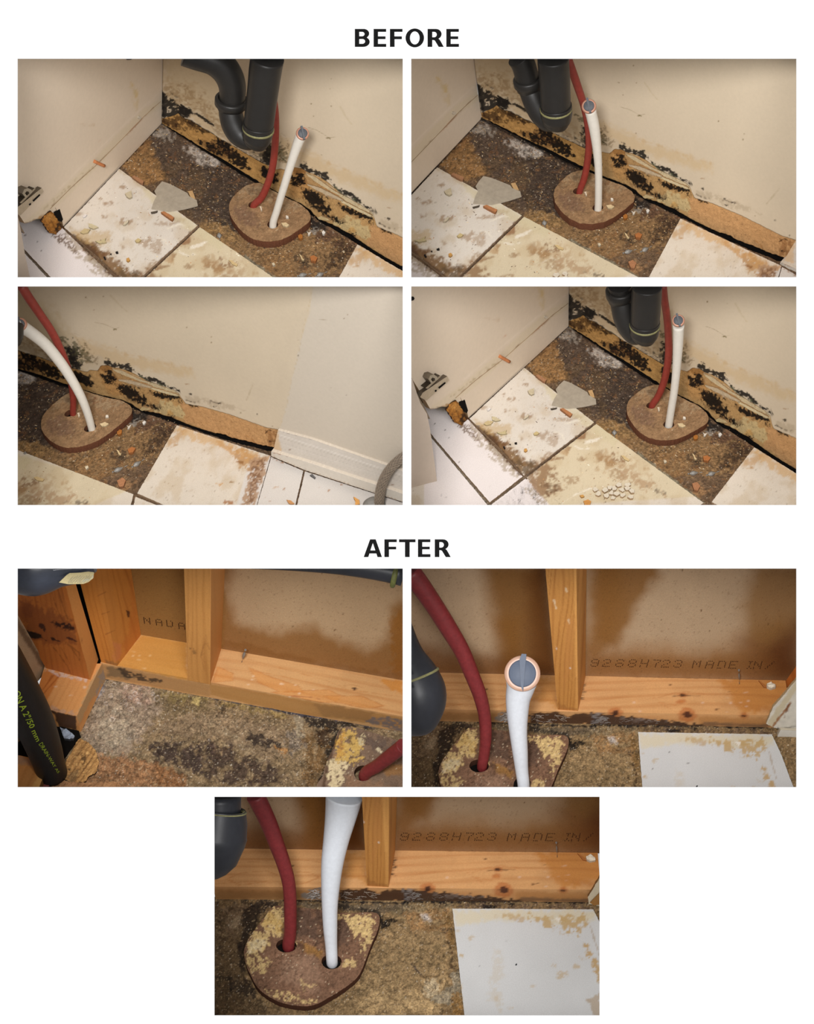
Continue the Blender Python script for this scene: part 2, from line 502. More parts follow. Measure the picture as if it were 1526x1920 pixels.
def pxtube(name, pts, widths, plane, material, parent=None, n=40, seg=20, **kw):
    """pts in picture pixels on the plane; widths in picture pixels"""
    P = plane.at(pts) if isinstance(plane, Plane) else np.array([pl.at([p])[0] for pl, p in zip(plane, pts)])
    R = np.asarray(widths, float) / 2 * depth(P) / F
    return tube(name, P, R, material, parent, n, seg, **kw)

def lathe(name, c, axis, prof, material, parent=None, seg=28, **kw):
    """prof: list of (along, radius)"""
    axis = axis / np.linalg.norm(axis); a = np.cross(axis, [0.21, .3, 1.]); a /= np.linalg.norm(a); b = np.cross(axis, a)
    th = np.linspace(0, 2 * np.pi, seg, endpoint=False); V = []; Fc = []
    for (z, r) in prof:
        V.append(c + axis * z + max(r, 1e-5) * (np.cos(th)[:, None] * a + np.sin(th)[:, None] * b))
    V = np.concatenate(V)
    for i in range(len(prof) - 1):
        for j in range(seg):
            k = (j + 1) % seg; Fc.append((i * seg + j, i * seg + k, (i + 1) * seg + k, (i + 1) * seg + j))
    return mk(name, V, Fc, material, None, parent, smooth=True, **kw)

def hexa(name, C8, paint, material, step=.006, parent=None, inv=None, **kw):
    """closed six-faced timber: C8 = 4 bottom + 4 top world corners, each face a painted grid"""
    C8 = np.asarray(C8, float); cen = C8.mean(0)
    Vs = []; Fs = []; nb = 0
    for f in ((0, 1, 2, 3), (4, 5, 6, 7), (0, 1, 5, 4), (1, 2, 6, 5), (2, 3, 7, 6), (3, 0, 4, 7)):
        p = C8[list(f)]
        nx = max(2, min(150, int(max(np.linalg.norm(p[1] - p[0]), np.linalg.norm(p[2] - p[3])) / step) + 1))
        ny = max(2, min(150, int(max(np.linalg.norm(p[3] - p[0]), np.linalg.norm(p[2] - p[1])) / step) + 1))
        s = np.linspace(0, 1, nx)[:, None, None]; t = np.linspace(0, 1, ny)[None, :, None]
        V = (p[0] * (1 - s) * (1 - t) + p[1] * s * (1 - t) + p[2] * s * t + p[3] * (1 - s) * t).reshape(-1, 3)
        G = gridF(nx, ny); a, b, c = V[G[0][0]], V[G[0][1]], V[G[0][2]]
        if np.cross(b - a, c - a) @ (p.mean(0) - cen) < 0: G = G[:, ::-1]
        Vs.append(V); Fs.append(G + nb); nb += len(V)
    V = np.concatenate(Vs); px = proj(V)
    can = app(inv, px) if inv is not None else px
    return mk(name, V, np.concatenate(Fs), material, paint(can).out(), parent, **kw)

def trim_to_opening(P, before_names):
    """saw every mesh of a picture off at the added lining of its opening (a cut-away model)"""
    import bmesh
    x0, y0, x1, y1 = P.r; e = 2.8
    cs = [(x0 - e, y0 - e), (x1 + e, y0 - e), (x1 + e, y1 + e), (x0 - e, y1 + e)]
    rr = rays(cs); pls = []
    for i in range(4):
        n = np.cross(rr[i], rr[(i + 1) % 4]); n /= np.linalg.norm(n)
        if n @ (rr[0] + rr[1] + rr[2] + rr[3]) > 0: n = -n          # points outwards
        pls.append(n)
    for o in list(bpy.data.objects):
        if o.name in before_names or o.type != 'MESH': continue
        off = np.zeros(3); q = o
        while q is not None: off = off + np.array(q.location); q = q.parent
        me = o.data; V = np.empty(len(me.vertices) * 3, np.float32); me.vertices.foreach_get('co', V); V = V.reshape(-1, 3) + off
        dd = depth(V).min()
        if dd < BOARD_D + .01: print('NEAR', P.k, o.name, round(float(dd), 3))
        bad = [n for n in pls if ((V - CAM) @ n).max() > 1e-4]
        if not bad: continue
        bm = bmesh.new(); bm.from_mesh(me)
        for n in bad:
            g = bmesh.ops.bisect_plane(bm, geom=bm.verts[:] + bm.edges[:] + bm.faces[:], plane_co=Vector(CAM - off), plane_no=Vector(n), clear_outer=True, dist=1e-6)
            ed = [x for x in g['geom_cut'] if isinstance(x, bmesh.types.BMEdge)]
            if len(me.vertices) < 6000 and ed:
                try: bmesh.ops.holes_fill(bm, edges=ed, sides=0)
                except Exception: pass
        if len(bm.verts) == 0:
            bm.free(); bpy.data.objects.remove(o); continue
        bm.to_mesh(me); bm.free(); me.update()

def zplane(z): return Plane((0, 0, z), (0, 0, 1))
def vplane(p0, p1, u=(0, 0, 1)):
    return Plane(p0, np.cross(np.asarray(p1) - np.asarray(p0), u))

class Panel:
    def __init__(s, k):
        s.k = k; s.r = RECT[k]; s.d = DESC[k]; s.M = MAP[k]; s.I = {q: np.linalg.inv(m) for q, m in s.M.items()}
        x0, y0, x1, y1 = s.r; s.cr = (x0 - 2.2, y0 - 2.2, x1 + 2.2, y1 + 2.2)
        s.z = (CAM + rays([((x0 + x1) / 2, y1)])[0] * FLOOR_D[k])[2]
        s.F = zplane(s.z)                      # subfloor
    def P(s, c, pts, pl='f'):
        """crop coordinates of any picture -> pixels of this panel"""
        if c != 'px' and int(c[0]) == s.k: return T(c, pts)
        return app(s.M[pl], canon(c, pts, pl))

# ------------------------------------------------------------------ white display board with seven openings
bp = Plane(CAM + fw * BOARD_D, fw)
def build_board():
    xs = sorted({-150, 1676} | {v for r in RECT.values() for v in (r[0], r[2])})
    ys = sorted({-150, 2070} | {v for r in RECT.values() for v in (r[1], r[3])})
    V = []; idx = {}
    def vid(x, y, b):
        if (x, y, b) not in idx:
            idx[(x, y, b)] = len(V); V.append(bp.at([(x, y)])[0] + fw * (.0015 * b))
        return idx[(x, y, b)]
    hole = lambda x, y: any(r[0] < x < r[2] and r[1] < y < r[3] for r in RECT.values())
    solid = {}
    for i in range(len(xs) - 1):
        for j in range(len(ys) - 1):
            solid[(i, j)] = not hole((xs[i] + xs[i + 1]) / 2, (ys[j] + ys[j + 1]) / 2)
    Fc = []
    for (i, j), sd in solid.items():
        if not sd: continue
        q = [(xs[i], ys[j]), (xs[i + 1], ys[j]), (xs[i + 1], ys[j + 1]), (xs[i], ys[j + 1])]
        Fc.append([vid(*p, 0) for p in q][::-1]); Fc.append([vid(*p, 1) for p in q])
        for (di, dj, a, b) in ((0, -1, 0, 1), (1, 0, 1, 2), (0, 1, 2, 3), (-1, 0, 3, 0)):
            if not solid.get((i + di, j + dj), False):
                Fc.append([vid(*q[a], 0), vid(*q[b], 0), vid(*q[b], 1), vid(*q[a], 1)])
    mk('wall_front', V, Fc, 'white_board', kind='structure', label='white display board framing the seven pictures', category='board')
    for k, (x0, y0, x1, y1) in RECT.items():  # unseen white linings added to hide cut edges and bounce light
        e = 3.0
        q = [(x0 - e, y0 - e), (x1 + e, y0 - e), (x1 + e, y1 + e), (x0 - e, y1 + e)]
        o = [(x0 - e - 4, y0 - e - 4), (x1 + e + 4, y0 - e - 4), (x1 + e + 4, y1 + e + 4), (x0 - e - 4, y1 + e + 4)]
        n = bp.at(q) + fw * .002; no = bp.at(o) + fw * .002
        f_ = CAM + rays(q) * 5.4; fo = CAM + rays(o) * 5.4
        V = np.concatenate([n, f_, no, fo]); Fc = []
        for i in range(4):
            j = (i + 1) % 4
            Fc += [(i, j, 4 + j, 4 + i), (8 + i, 8 + j, 12 + j, 12 + i), (i, j, 8 + j, 8 + i), (4 + i, 4 + j, 12 + j, 12 + i)]
        mk('wall_side', V, Fc, 'lining_paint', kind='structure', label='white box lining behind the opening ' + DESC[k], category='lining')  # added unseen lining, kept white to bounce light
build_board()

# ------------------------------------------------------------------ headings
def arc(cx, cy, rx, ry, a0, a1, n=10):
    return [(cx + rx * math.cos(math.radians(a)), cy + ry * math.sin(math.radians(a))) for a in np.linspace(a0, a1, n)]
# glyphs in units of cap height 1, y up
GL = {
 'E': (.705, [[(0, 0), (.705, 0), (.705, .165), (.245, .165), (.245, .435), (.665, .435), (.665, .585), (.245, .585), (.245, .84), (.70, .84), (.70, 1), (0, 1)]]),
 'F': (.70, [[(0, 0), (.26, 0), (.26, .43), (.665, .43), (.665, .585), (.25, .585), (.25, .84), (.70, .84), (.70, 1), (0, 1)]]),
 'T': (.93, [[(.335, 0), (.60, 0), (.60, .835), (.93, .835), (.93, 1), (0, 1), (0, .835), (.335, .835)]]),
 'A': (1.03, [[(0, 0), (.26, 0), (.325, .20), (.715, .20), (.775, 0), (1.03, 0), (.675, 1), (.36, 1)], [(.375, .375), (.655, .375), (.515, .79)]]),
 'B': (.83, [[(0, 0), (.47, 0)] + arc(.47, .28, .36, .28, -90, 55) + [(.67, .525)] + arc(.50, .745, .30, .255, -45, 90) + [(0, 1)],
             [(.245, .17), (.42, .17)] + arc(.42, .305, .155, .135, -90, 90) + [(.245, .44)],
             [(.245, .59), (.40, .59)] + arc(.40, .715, .145, .125, -90, 90) + [(.245, .84)]]),
 'R': (.90, [[(0, 0), (.26, 0), (.26, .385), (.31, .385)] + [(.40, .36), (.455, .27), (.62, 0), (.90, 0), (.735, .30), (.67, .405), (.60, .455)] + arc(.47, .715, .31, .285, -55, 90) + [(0, 1)],
             [(.26, .535), (.37, .535)] + arc(.37, .6875, .145, .1525, -90, 90) + [(.26, .84)]]),
 'O': (1.03, [arc(.515, .5, .515, .525, 0, 350, 36), arc(.515, .5, .27, .365, 0, 350, 32)]),
}
def heading(word, xs, ybot, cap):
    q = bp.at([((xs[0] + xs[-1]) / 2 + 15, ybot)])[0]
    t = empty('heading', q, 'bold black word %s printed on the white board above the %s' % (word, 'upper four pictures' if word == 'BEFORE' else 'lower three pictures'), 'lettering')
    for ch, x in zip(word, xs):
        w, lp = GL[ch]
        P = [np.array([(x + a * cap, ybot - b * cap) for a, b in l]) for l in lp]
        prism('letter', P[0], bp, .0008, 'black_print', color=(20, 20, 20), step=40, holes=P[1:], parent=t, label='black letter ' + ch)
heading('BEFORE', [665.2, 700.4, 731, 760.3, 801.6, 836.7], 87.8, 33.6)
heading('AFTER', [681.8, 720.6, 748, 783.5, 815], 1044.5, 33.3)

# ================================================================== BEFORE: one rotten cabinet corner seen four times
GW, GF, GL_ = .84, .80, 1.12
BLK = (26, 21, 17)

def paint_drywall(can):
    p = Paint(can, (208, 191, 166), 'w', GW)
    p.var(90, .03, 3, 5)
    p.lay('1b', [(-600, -400), (260, -400), (400, 300), (640, 860), (-600, 300)], (206, 187, 164), .5, 120, 0)
    p.lay('3b', [(820, -60), (790, 200), (720, 420), (640, 760), (590, 1000), (545, 1140), (1700, 1600), (1700, -200)], (205, 193, 177), .85, 3, 1)
    p.lay('3b', [(820, -60), (790, 120), (745, 300), (700, 540), (650, 720), (600, 980), (545, 1140)], (196, 174, 138), .6, 2, 1, st=1.2, sp=(14, .42, .1))
    # water-stained wall behind the trap
    p.lay('1a', [(1140, 0), (1140, 300), (1526, 560), (1900, 900), (2100, 900), (2000, 400), (1526, -60)], (193, 172, 138), .75, 40, 14)
    p.lay('1W', [(0, 100), (60, 170), (420, 360), (700, 560), (900, 740), (1200, 900), (1200, 800), (640, 330), (380, 40), (0, 0)], (176, 150, 112), .55, 22, 16, sp=(10, .5, .16))
    p.lay('1W', [(40, 200), (60, 60), (300, 60), (560, 250), (900, 640), (1240, 800), (1240, 930), (700, 640), (400, 460)], (150, 122, 86), .6, 10, 10, sp=(4, .56, .08))
    p.lay('1b', [(560, 620), (700, 700), (1000, 860), (1526, 1080), (1526, 1150), (1000, 960), (700, 850), (540, 860)], (199, 168, 120), .5, 16, 6)
    p.lay('1b', [(860, 800), (1020, 860), (1250, 960), (1526, 1080)], (190, 152, 98), .45, 8, 5, st=2, sp=(10, .45, .1))
    p.lay('1b', [(560, 760), (700, 790), (760, 860), (620, 900), (540, 880)], (196, 180, 156), .6, 6, 5)
    # little marks
    for c, x, y, r in (('1b', 798, 357, 1.3), ('1b', 958, 374, 1.0), ('1b', 958, 158, .8), ('1b', 820, 455, .7), ('1b', 953, 238, 1.1), ('2b', 115, 187, 1.2), ('2b', 908, 494, 1.5),
                       ('2b', 1115, 597, 1.6), ('2b', 1100, 640, 1.5), ('1b', 880, 760, .8), ('3b', 372, 1012, 2.2), ('3b', 1090, 222, 1.6), ('3b', 1062, 255, 1.6),
                       ('3b', 955, 800, 1.5), ('3b', 1317, 1013, 1.1), ('3b', 722, 1080, 1.2), ('3b', 697, 545, 2), ('3b', 240, 1000, 1.2), ('1b', 1438, 1190, .8), ('3b', 1075, 860, 2)):
        p.lay(c, [(x, y), (x + 1, y + 3)], (120, 96, 58) if r < 1.9 else (78, 70, 58), .75, 1.2, .4, st=r * 1.6)
    p.lay('1b', [(780, 546), (850, 570), (900, 600), (940, 627), (985, 622)], (132, 112, 78), .8, 1.2, .3, st=.5)
    p.lay('1b', [(925, 630), (940, 627), (948, 634)], (110, 96, 50), .9, 1.5, .5, st=2)
    p.lay('1b', [(1030, 380), (1070, 450), (1120, 520)], (186, 166, 132), .5, 3, 1, st=2)
    p.lay('2b', [(1390, 1030), (1340, 1090), (1290, 1150)], (176, 158, 128), .6, 3, 1, st=2.5)
    p.lay('3b', [(690, 425), (715, 425)], (120, 104, 80), .7, 1, .3, st=.8)
    p.lay('3b', [(835, 264), (940, 264)], (160, 146, 120), .7, 1, .3, st=.8)
    p.lay('1W', [(1310, 560), (1380, 620), (1410, 680), (1420, 740)], (128, 108, 82), .7, 1, .5, st=.5)
    p.lay('1X', [(1290, 900), (1350, 905)], (150, 110, 70), .6, 1, 1, st=.9)
    # mould: corner
    p.lay('1W', [(18, 120), (90, 190), (160, 240), (230, 280), (350, 320), (360, 380), (300, 420), (200, 380), (130, 420), (20, 420)], BLK, .96, 2, 5, sp=(5, .40, .06), ds=4)
    p.lay('1W', [(18, 120), (60, 180), (50, 260), (18, 270)], BLK, .97, 2, 2)
    p.lay('1W', [(18, 290), (55, 290), (50, 390), (18, 395)], BLK, .97, 2, 2)
    p.lay('1W', [(110, 130), (150, 150), (135, 165)], BLK, .6, 2, 2)
    p.lay('1W', [(160, 170), (200, 190), (180, 200)], BLK, .5, 2, 2)
    p.lay('1W', [(200, 280), (340, 310), (350, 350), (470, 400), (540, 460), (620, 520), (540, 490), (460, 430), (350, 370), (280, 400), (200, 350)], BLK, .96, 1.6, 3, ds=4)
    p.lay('1W', [(200, 360), (270, 420), (350, 450), (430, 500), (520, 560), (620, 620), (700, 670), (800, 720), (860, 760), (1000, 840), (1100, 900), (1190, 940)], BLK, .9, 1.4, 1.6, st=1.8, ds=5)
    p.lay('1W', [(340, 380), (440, 420), (560, 500), (600, 590), (500, 530), (370, 440)], (203, 180, 146), .85, 3, 3)
    p.lay('1W', [(600, 560), (760, 610), (830, 700), (760, 690)], (170, 150, 122), .6, 4, 3)
    for y in (0, 22, 44):
        p.lay('1W', [(860, 730 + y), (980, 790 + y), (1080, 850 + y * .9), (1180, 910 + y * .4)], (46, 36, 28), .85, 1.2, 1.2, st=.9, ds=4)
        p.lay('1W', [(880, 742 + y), (1000, 805 + y), (1090, 866 + y * .8), (1180, 918 + y * .4)], (206, 184, 160), .7, 1.2, 1, st=.8, ds=4)
    p.lay('1W', [(1130, 720), (1230, 690), (1230, 900), (1180, 880), (1160, 790)], BLK, .95, 2, 5, sp=(5, .42, .06), ds=4)
    p.lay('1W', [(1030, 790), (1130, 800), (1170, 870), (1080, 850)], BLK, .7, 2, 5, sp=(4, .5, .06), ds=4)
    p.lay('3a', [(360, 470), (470, 480), (500, 560), (500, 660), (420, 640), (380, 540)], BLK, .95, 2, 6, sp=(6, .46, .06), ds=4)
    p.lay('3a', [(260, 360), (450, 420), (560, 520), (600, 600), (480, 600), (400, 480)], (90, 84, 56), .75, 3, 5, sp=(4, .56, .05), ds=4)
    for q in ([(1330, 790), (1290, 820)], [(1380, 795), (1410, 815)], [(1340, 860), (1400, 900)], [(1370, 880), (1330, 850)], [(1350, 765), (1365, 770)]):
        p.lay('1W', q, (72, 66, 40), .85, 1.5, 2, st=1.6)
    p.lay('1W', [(1300, 640), (1400, 700), (1500, 880), (1450, 940), (1320, 900)], (120, 98, 66), .6, 4, 4, sp=(3, .62, .05))
    # mould: ridge above the torn layers
    p.lay('1X', [(160, 340), (230, 330), (250, 390), (320, 400), (410, 430), (480, 440), (540, 490), (560, 545), (500, 560), (430, 500), (330, 460), (240, 430), (170, 390)], BLK, .96, 1.6, 5, sp=(5, .32, .07), ds=4)
    p.lay('1X', [(200, 300), (270, 320), (250, 350)], BLK, .8, 1.5, 3, sp=(3, .5, .05))
    p.lay('1X', [(560, 560), (620, 620), (700, 660), (760, 680), (840, 710), (890, 770), (960, 830), (1040, 880), (1120, 930), (1160, 975), (1080, 930), (980, 880), (900, 820), (820, 760), (720, 720), (640, 660)], BLK, .97, 1.6, 4, sp=(6, .25, .08), ds=3.5)
    p.lay('1X', [(600, 620), (720, 740), (860, 800), (960, 860)], (74, 78, 54), .85, 2, 3, st=3.2, sp=(4, .42, .08))
    for c, P_ in (('1X', [(1260, 1030), (1310, 1045)]), ('1X', [(1190, 1100), (1260, 1140)]), ('1X', [(1310, 1160), (1350, 1175)]), ('1X', [(1385, 1175), (1400, 1160)]),
                  ('2b', [(920, 1130), (1000, 1120)]), ('2b', [(960, 1160), (1010, 1160)]), ('2b', [(1010, 1140), (1040, 1142)]), ('3b', [(5, 905), (60, 930)]), ('3b', [(540, 1125), (590, 1140)]), ('3b', [(490, 1112), (505, 1118)])):
        p.lay(c, P_, (54, 42, 30), .9, 1.4, 2.6, st=1.8, sp=(3, .4, .1))
    p.lay('2b', [(720, 1030), (900, 1080), (1100, 1150), (1260, 1240), (1100, 1200), (900, 1160), (740, 1080)], (178, 160, 134), .6, 5, 4, sp=(6, .45, .12))
    return p

def paint_band(can):
    p = Paint(can, (184, 146, 96), 'w', GW)
    p.var(26, .10, 3, 15)
    p.lay('1W', [(0, 380), (200, 360), (1200, 940), (1240, 1174), (1000, 1100), (0, 470)], (180, 136, 78), .8, 6, 4)
    p.lay('2b', [(680, 1100), (900, 1160), (1526, 1430), (1420, 1620), (1300, 1560), (660, 1250)], (196, 150, 102), .9, 5, 4)
    p.lay('1X', [(600, 1060), (720, 1010), (900, 1060), (1060, 1160), (1080, 1280), (960, 1300), (800, 1230), (600, 1100)], (200, 176, 128), .9, 4, 6)
    p.lay('1X', [(760, 1180), (860, 1150), (860, 1220), (780, 1220)], (198, 150, 84), .7, 6, 4)
    p.lay('1X', [(0, 380), (200, 380), (330, 500), (240, 760), (0, 760)], (186, 140, 86), .8, 8, 5)
    p.lay('1X', [(0, 380), (200, 370), (260, 460), (120, 480)], (142, 98, 52), .75, 5, 5)
    # corner stains
    p.lay('1W', [(0, 400), (220, 390), (330, 440), (420, 520), (520, 560), (500, 600), (380, 560), (200, 560), (0, 470)], (70, 46, 26), .75, 3, 7, sp=(6, .50, .09), ds=5)
    p.lay('1W', [(20, 400), (180, 430), (190, 520), (60, 480)], (56, 36, 24), .8, 3, 6, sp=(5, .46, .08), ds=5)
    p.lay('1W', [(200, 360), (380, 440), (560, 560), (540, 590), (380, 520), (250, 440)], (44, 30, 20), .85, 2, 5, sp=(4, .42, .08), ds=4)
    # mould on the brown band
    for c, P_, th in (('1W', [(420, 670), (460, 680), (460, 710), (425, 705)], .3), ('1W', [(510, 690), (560, 690), (610, 760), (600, 810), (530, 770), (480, 720)], .42),
                      ('1W', [(620, 630), (690, 660), (740, 700), (680, 720), (630, 670)], .35), ('1W', [(600, 720), (700, 760), (720, 800), (640, 780)], .48),
                      ('1W', [(720, 740), (790, 750), (880, 800), (940, 860), (970, 940), (1000, 990), (900, 970), (800, 920), (740, 860)], .38),
                      ('1W', [(560, 640), (700, 700), (760, 800), (700, 860), (560, 780)], .62),
                      ('1W', [(1110, 960), (1180, 960), (1190, 1040), (1160, 1070), (1100, 1030)], .3), ('1W', [(1230, 1080), (1265, 1080), (1250, 1130)], .3),
                      ('1X', [(20, 480), (190, 440), (240, 560), (200, 600), (60, 610)], .47), ('1X', [(120, 520), (210, 540), (200, 600), (130, 570)], .3),
                      ('1X', [(230, 700), (300, 670), (360, 690), (420, 760), (480, 820), (490, 870), (380, 880), (270, 850), (210, 780)], .2),
                      ('1X', [(420, 735), (500, 770), (480, 790)], .3), ('1X', [(300, 860), (520, 870), (560, 940), (530, 990), (420, 960), (320, 900)], .42),
                      ('1X', [(180, 640), (260, 660), (240, 740), (190, 760)], .55),
                      ('1X', [(660, 850), (800, 900), (950, 970), (1060, 1020), (1130, 1010), (1110, 1065), (1000, 1040), (860, 1010), (720, 940)], .22),
                      ('1X', [(460, 990), (620, 1000), (640, 1060), (740, 1070), (740, 1110), (660, 1110), (560, 1060)], .36),
                      ('1X', [(1040, 1080), (1110, 1110), (1060, 1140)], .45), ('1X', [(1220, 1150), (1280, 1190), (1250, 1210)], .4), ('1X', [(1310, 1215), (1350, 1240)], .3),
                      ('1X', [(790, 1220), (870, 1240), (870, 1270), (800, 1250)], .5),
                      ('3a', [(60, 530), (130, 540), (180, 620), (90, 600)], .42), ('3a', [(470, 690), (560, 700), (600, 770), (540, 790), (480, 750)], .3),
                      ('2b', [(1420, 1540), (1400, 1520), (1440, 1530)], .4)):
        if len(P_) == 2: p.lay(c, P_, BLK, .9, 1.5, 2, st=2.2)
        else:
            p.lay(c, P_, (92, 60, 34), .55, 6, 7, sp=(7, .40, .1))
            p.lay(c, P_, BLK, .97, 1.5, 5, sp=(5, th, .06), ds=4)
    # layered papers: pale torn streaks right of the white pipe
    p.lay('1X', [(230, 440), (330, 460), (480, 580), (620, 680), (820, 790), (1000, 880), (1110, 960), (1120, 1010), (960, 950), (760, 850), (560, 740), (400, 640), (240, 560)], (176, 140, 94), .95, 3, 3)
    p.lay('1X', [(240, 440), (370, 500), (520, 600), (700, 710), (640, 690), (420, 540), (250, 460)], (196, 178, 146), .9, 2, 2)
    p.lay('1X', [(700, 700), (900, 830), (1110, 950), (1120, 1020), (1000, 980), (820, 870), (720, 810), (660, 720)], (204, 186, 150), .95, 3, 3)
    p.lay('1X', [(400, 560), (640, 690), (700, 790), (560, 720), (420, 620)], (180, 132, 80), .8, 3, 3)
    p.lay('1X', [(250, 590), (400, 630), (540, 700), (700, 800), (600, 800), (420, 690)], (186, 166, 140), .8, 3, 3)
    for a, b, cc in (((250, 470), (700, 740), (120, 96, 66)), ((300, 500), (640, 700), (214, 198, 166)), ((260, 600), (720, 820), (220, 204, 176)), ((300, 640), (640, 800), (130, 100, 66)),
                     ((500, 720), (900, 900), (120, 90, 60)), ((700, 800), (1060, 970), (150, 120, 84)), ((820, 860), (1080, 1000), (220, 204, 170)), ((620, 620), (900, 820), (150, 136, 104))):
        m_ = ((a[0] + b[0]) / 2, (a[1] + b[1]) / 2 + 12)
        p.lay('1X', [a, m_, b], cc, .75, 1.1, .8, st=.7, ds=6)
    # lower darkening by the gap and the split end
    p.lay('2b', [(1380, 1440), (1440, 1420), (1510, 1450), (1450, 1600), (1400, 1560)], (140, 92, 52), .6, 4, 6, sp=(5, .42, .1))
    p.lay('2b', [(1200, 1440), (1240, 1470), (1270, 1530)], (170, 120, 70), .8, 2, 2, st=2)
    p.lay('2b', [(1390, 1450), (1430, 1425), (1460, 1440)], (60, 36, 20), .8, 1.5, 1, st=1.2)
    p.grain(.12)
    p.speck(3, .84, (80, 52, 30), .4, 77)
    return p

def paint_left(can):
    p = Paint(can, (199, 183, 163), 'l', GL_)
    p.var(120, .02, 2, 8)
    p.lay('1a', [(1200, 270), (1000, 400), (830, 560), (620, 780), (330, 1060), (60, 1290), (160, 1300), (400, 1090), (640, 850), (830, 640), (1000, 470), (1200, 340)], (193, 178, 150), .5, 3, 1.2)
    p.lay('1a', [(900, 190), (940, 260), (945, 300)], (188, 160, 102), .75, 5, 3, st=2.5)
    p.lay('1a', [(915, 300), (930, 380)], (190, 168, 130), .5, 6, 3, st=3)
    p.lay('4a', [(985, 0), (1020, 30), (1050, 90), (1040, 180)], (186, 164, 122), .6, 5, 3, st=3)
    p.lay('1a', [(640, 655), (655, 640)], (180, 120, 80), .9, 1, .5, st=1.3)
    p.lay('1a', [(600, 520), (610, 540)], (182, 160, 132), .8, 2, 1.5, st=2)
    for q in ([(1130, 340), (1000, 460), (880, 590)], [(800, 660), (650, 815)], [(610, 850), (450, 1000), (270, 1170)]):
        p.lay('1a', q, (120, 94, 68), .8, .9, .3, st=.55)
    p.lay('1a', [(980, 480), (860, 610)], (150, 96, 60), .7, 1, .4, st=.8)
    p.lay('1a', [(640, 830), (480, 950), (330, 1090), (200, 1200)], (150, 130, 92), .55, 3, 3, st=3, sp=(3, .55, .06))
    p.lay('1a', [(1110, 280), (900, 470), (600, 760), (330, 1030)], (214, 200, 184), .45, 4, .6, st=1.4)
    p.lay('4a', [(150, 975), (200, 968), (250, 945)], (90, 66, 44), .8, 1, .4, st=.8)
    p.lay('4a', [(180, 985), (300, 930), (300, 1000), (200, 1010)], (150, 112, 66), .8, 3, 5, sp=(4, .5, .08))
    p.lay('4a', [(575, 250), (690, 260), (690, 280)], (186, 164, 140), .5, 3, 3)
    return p

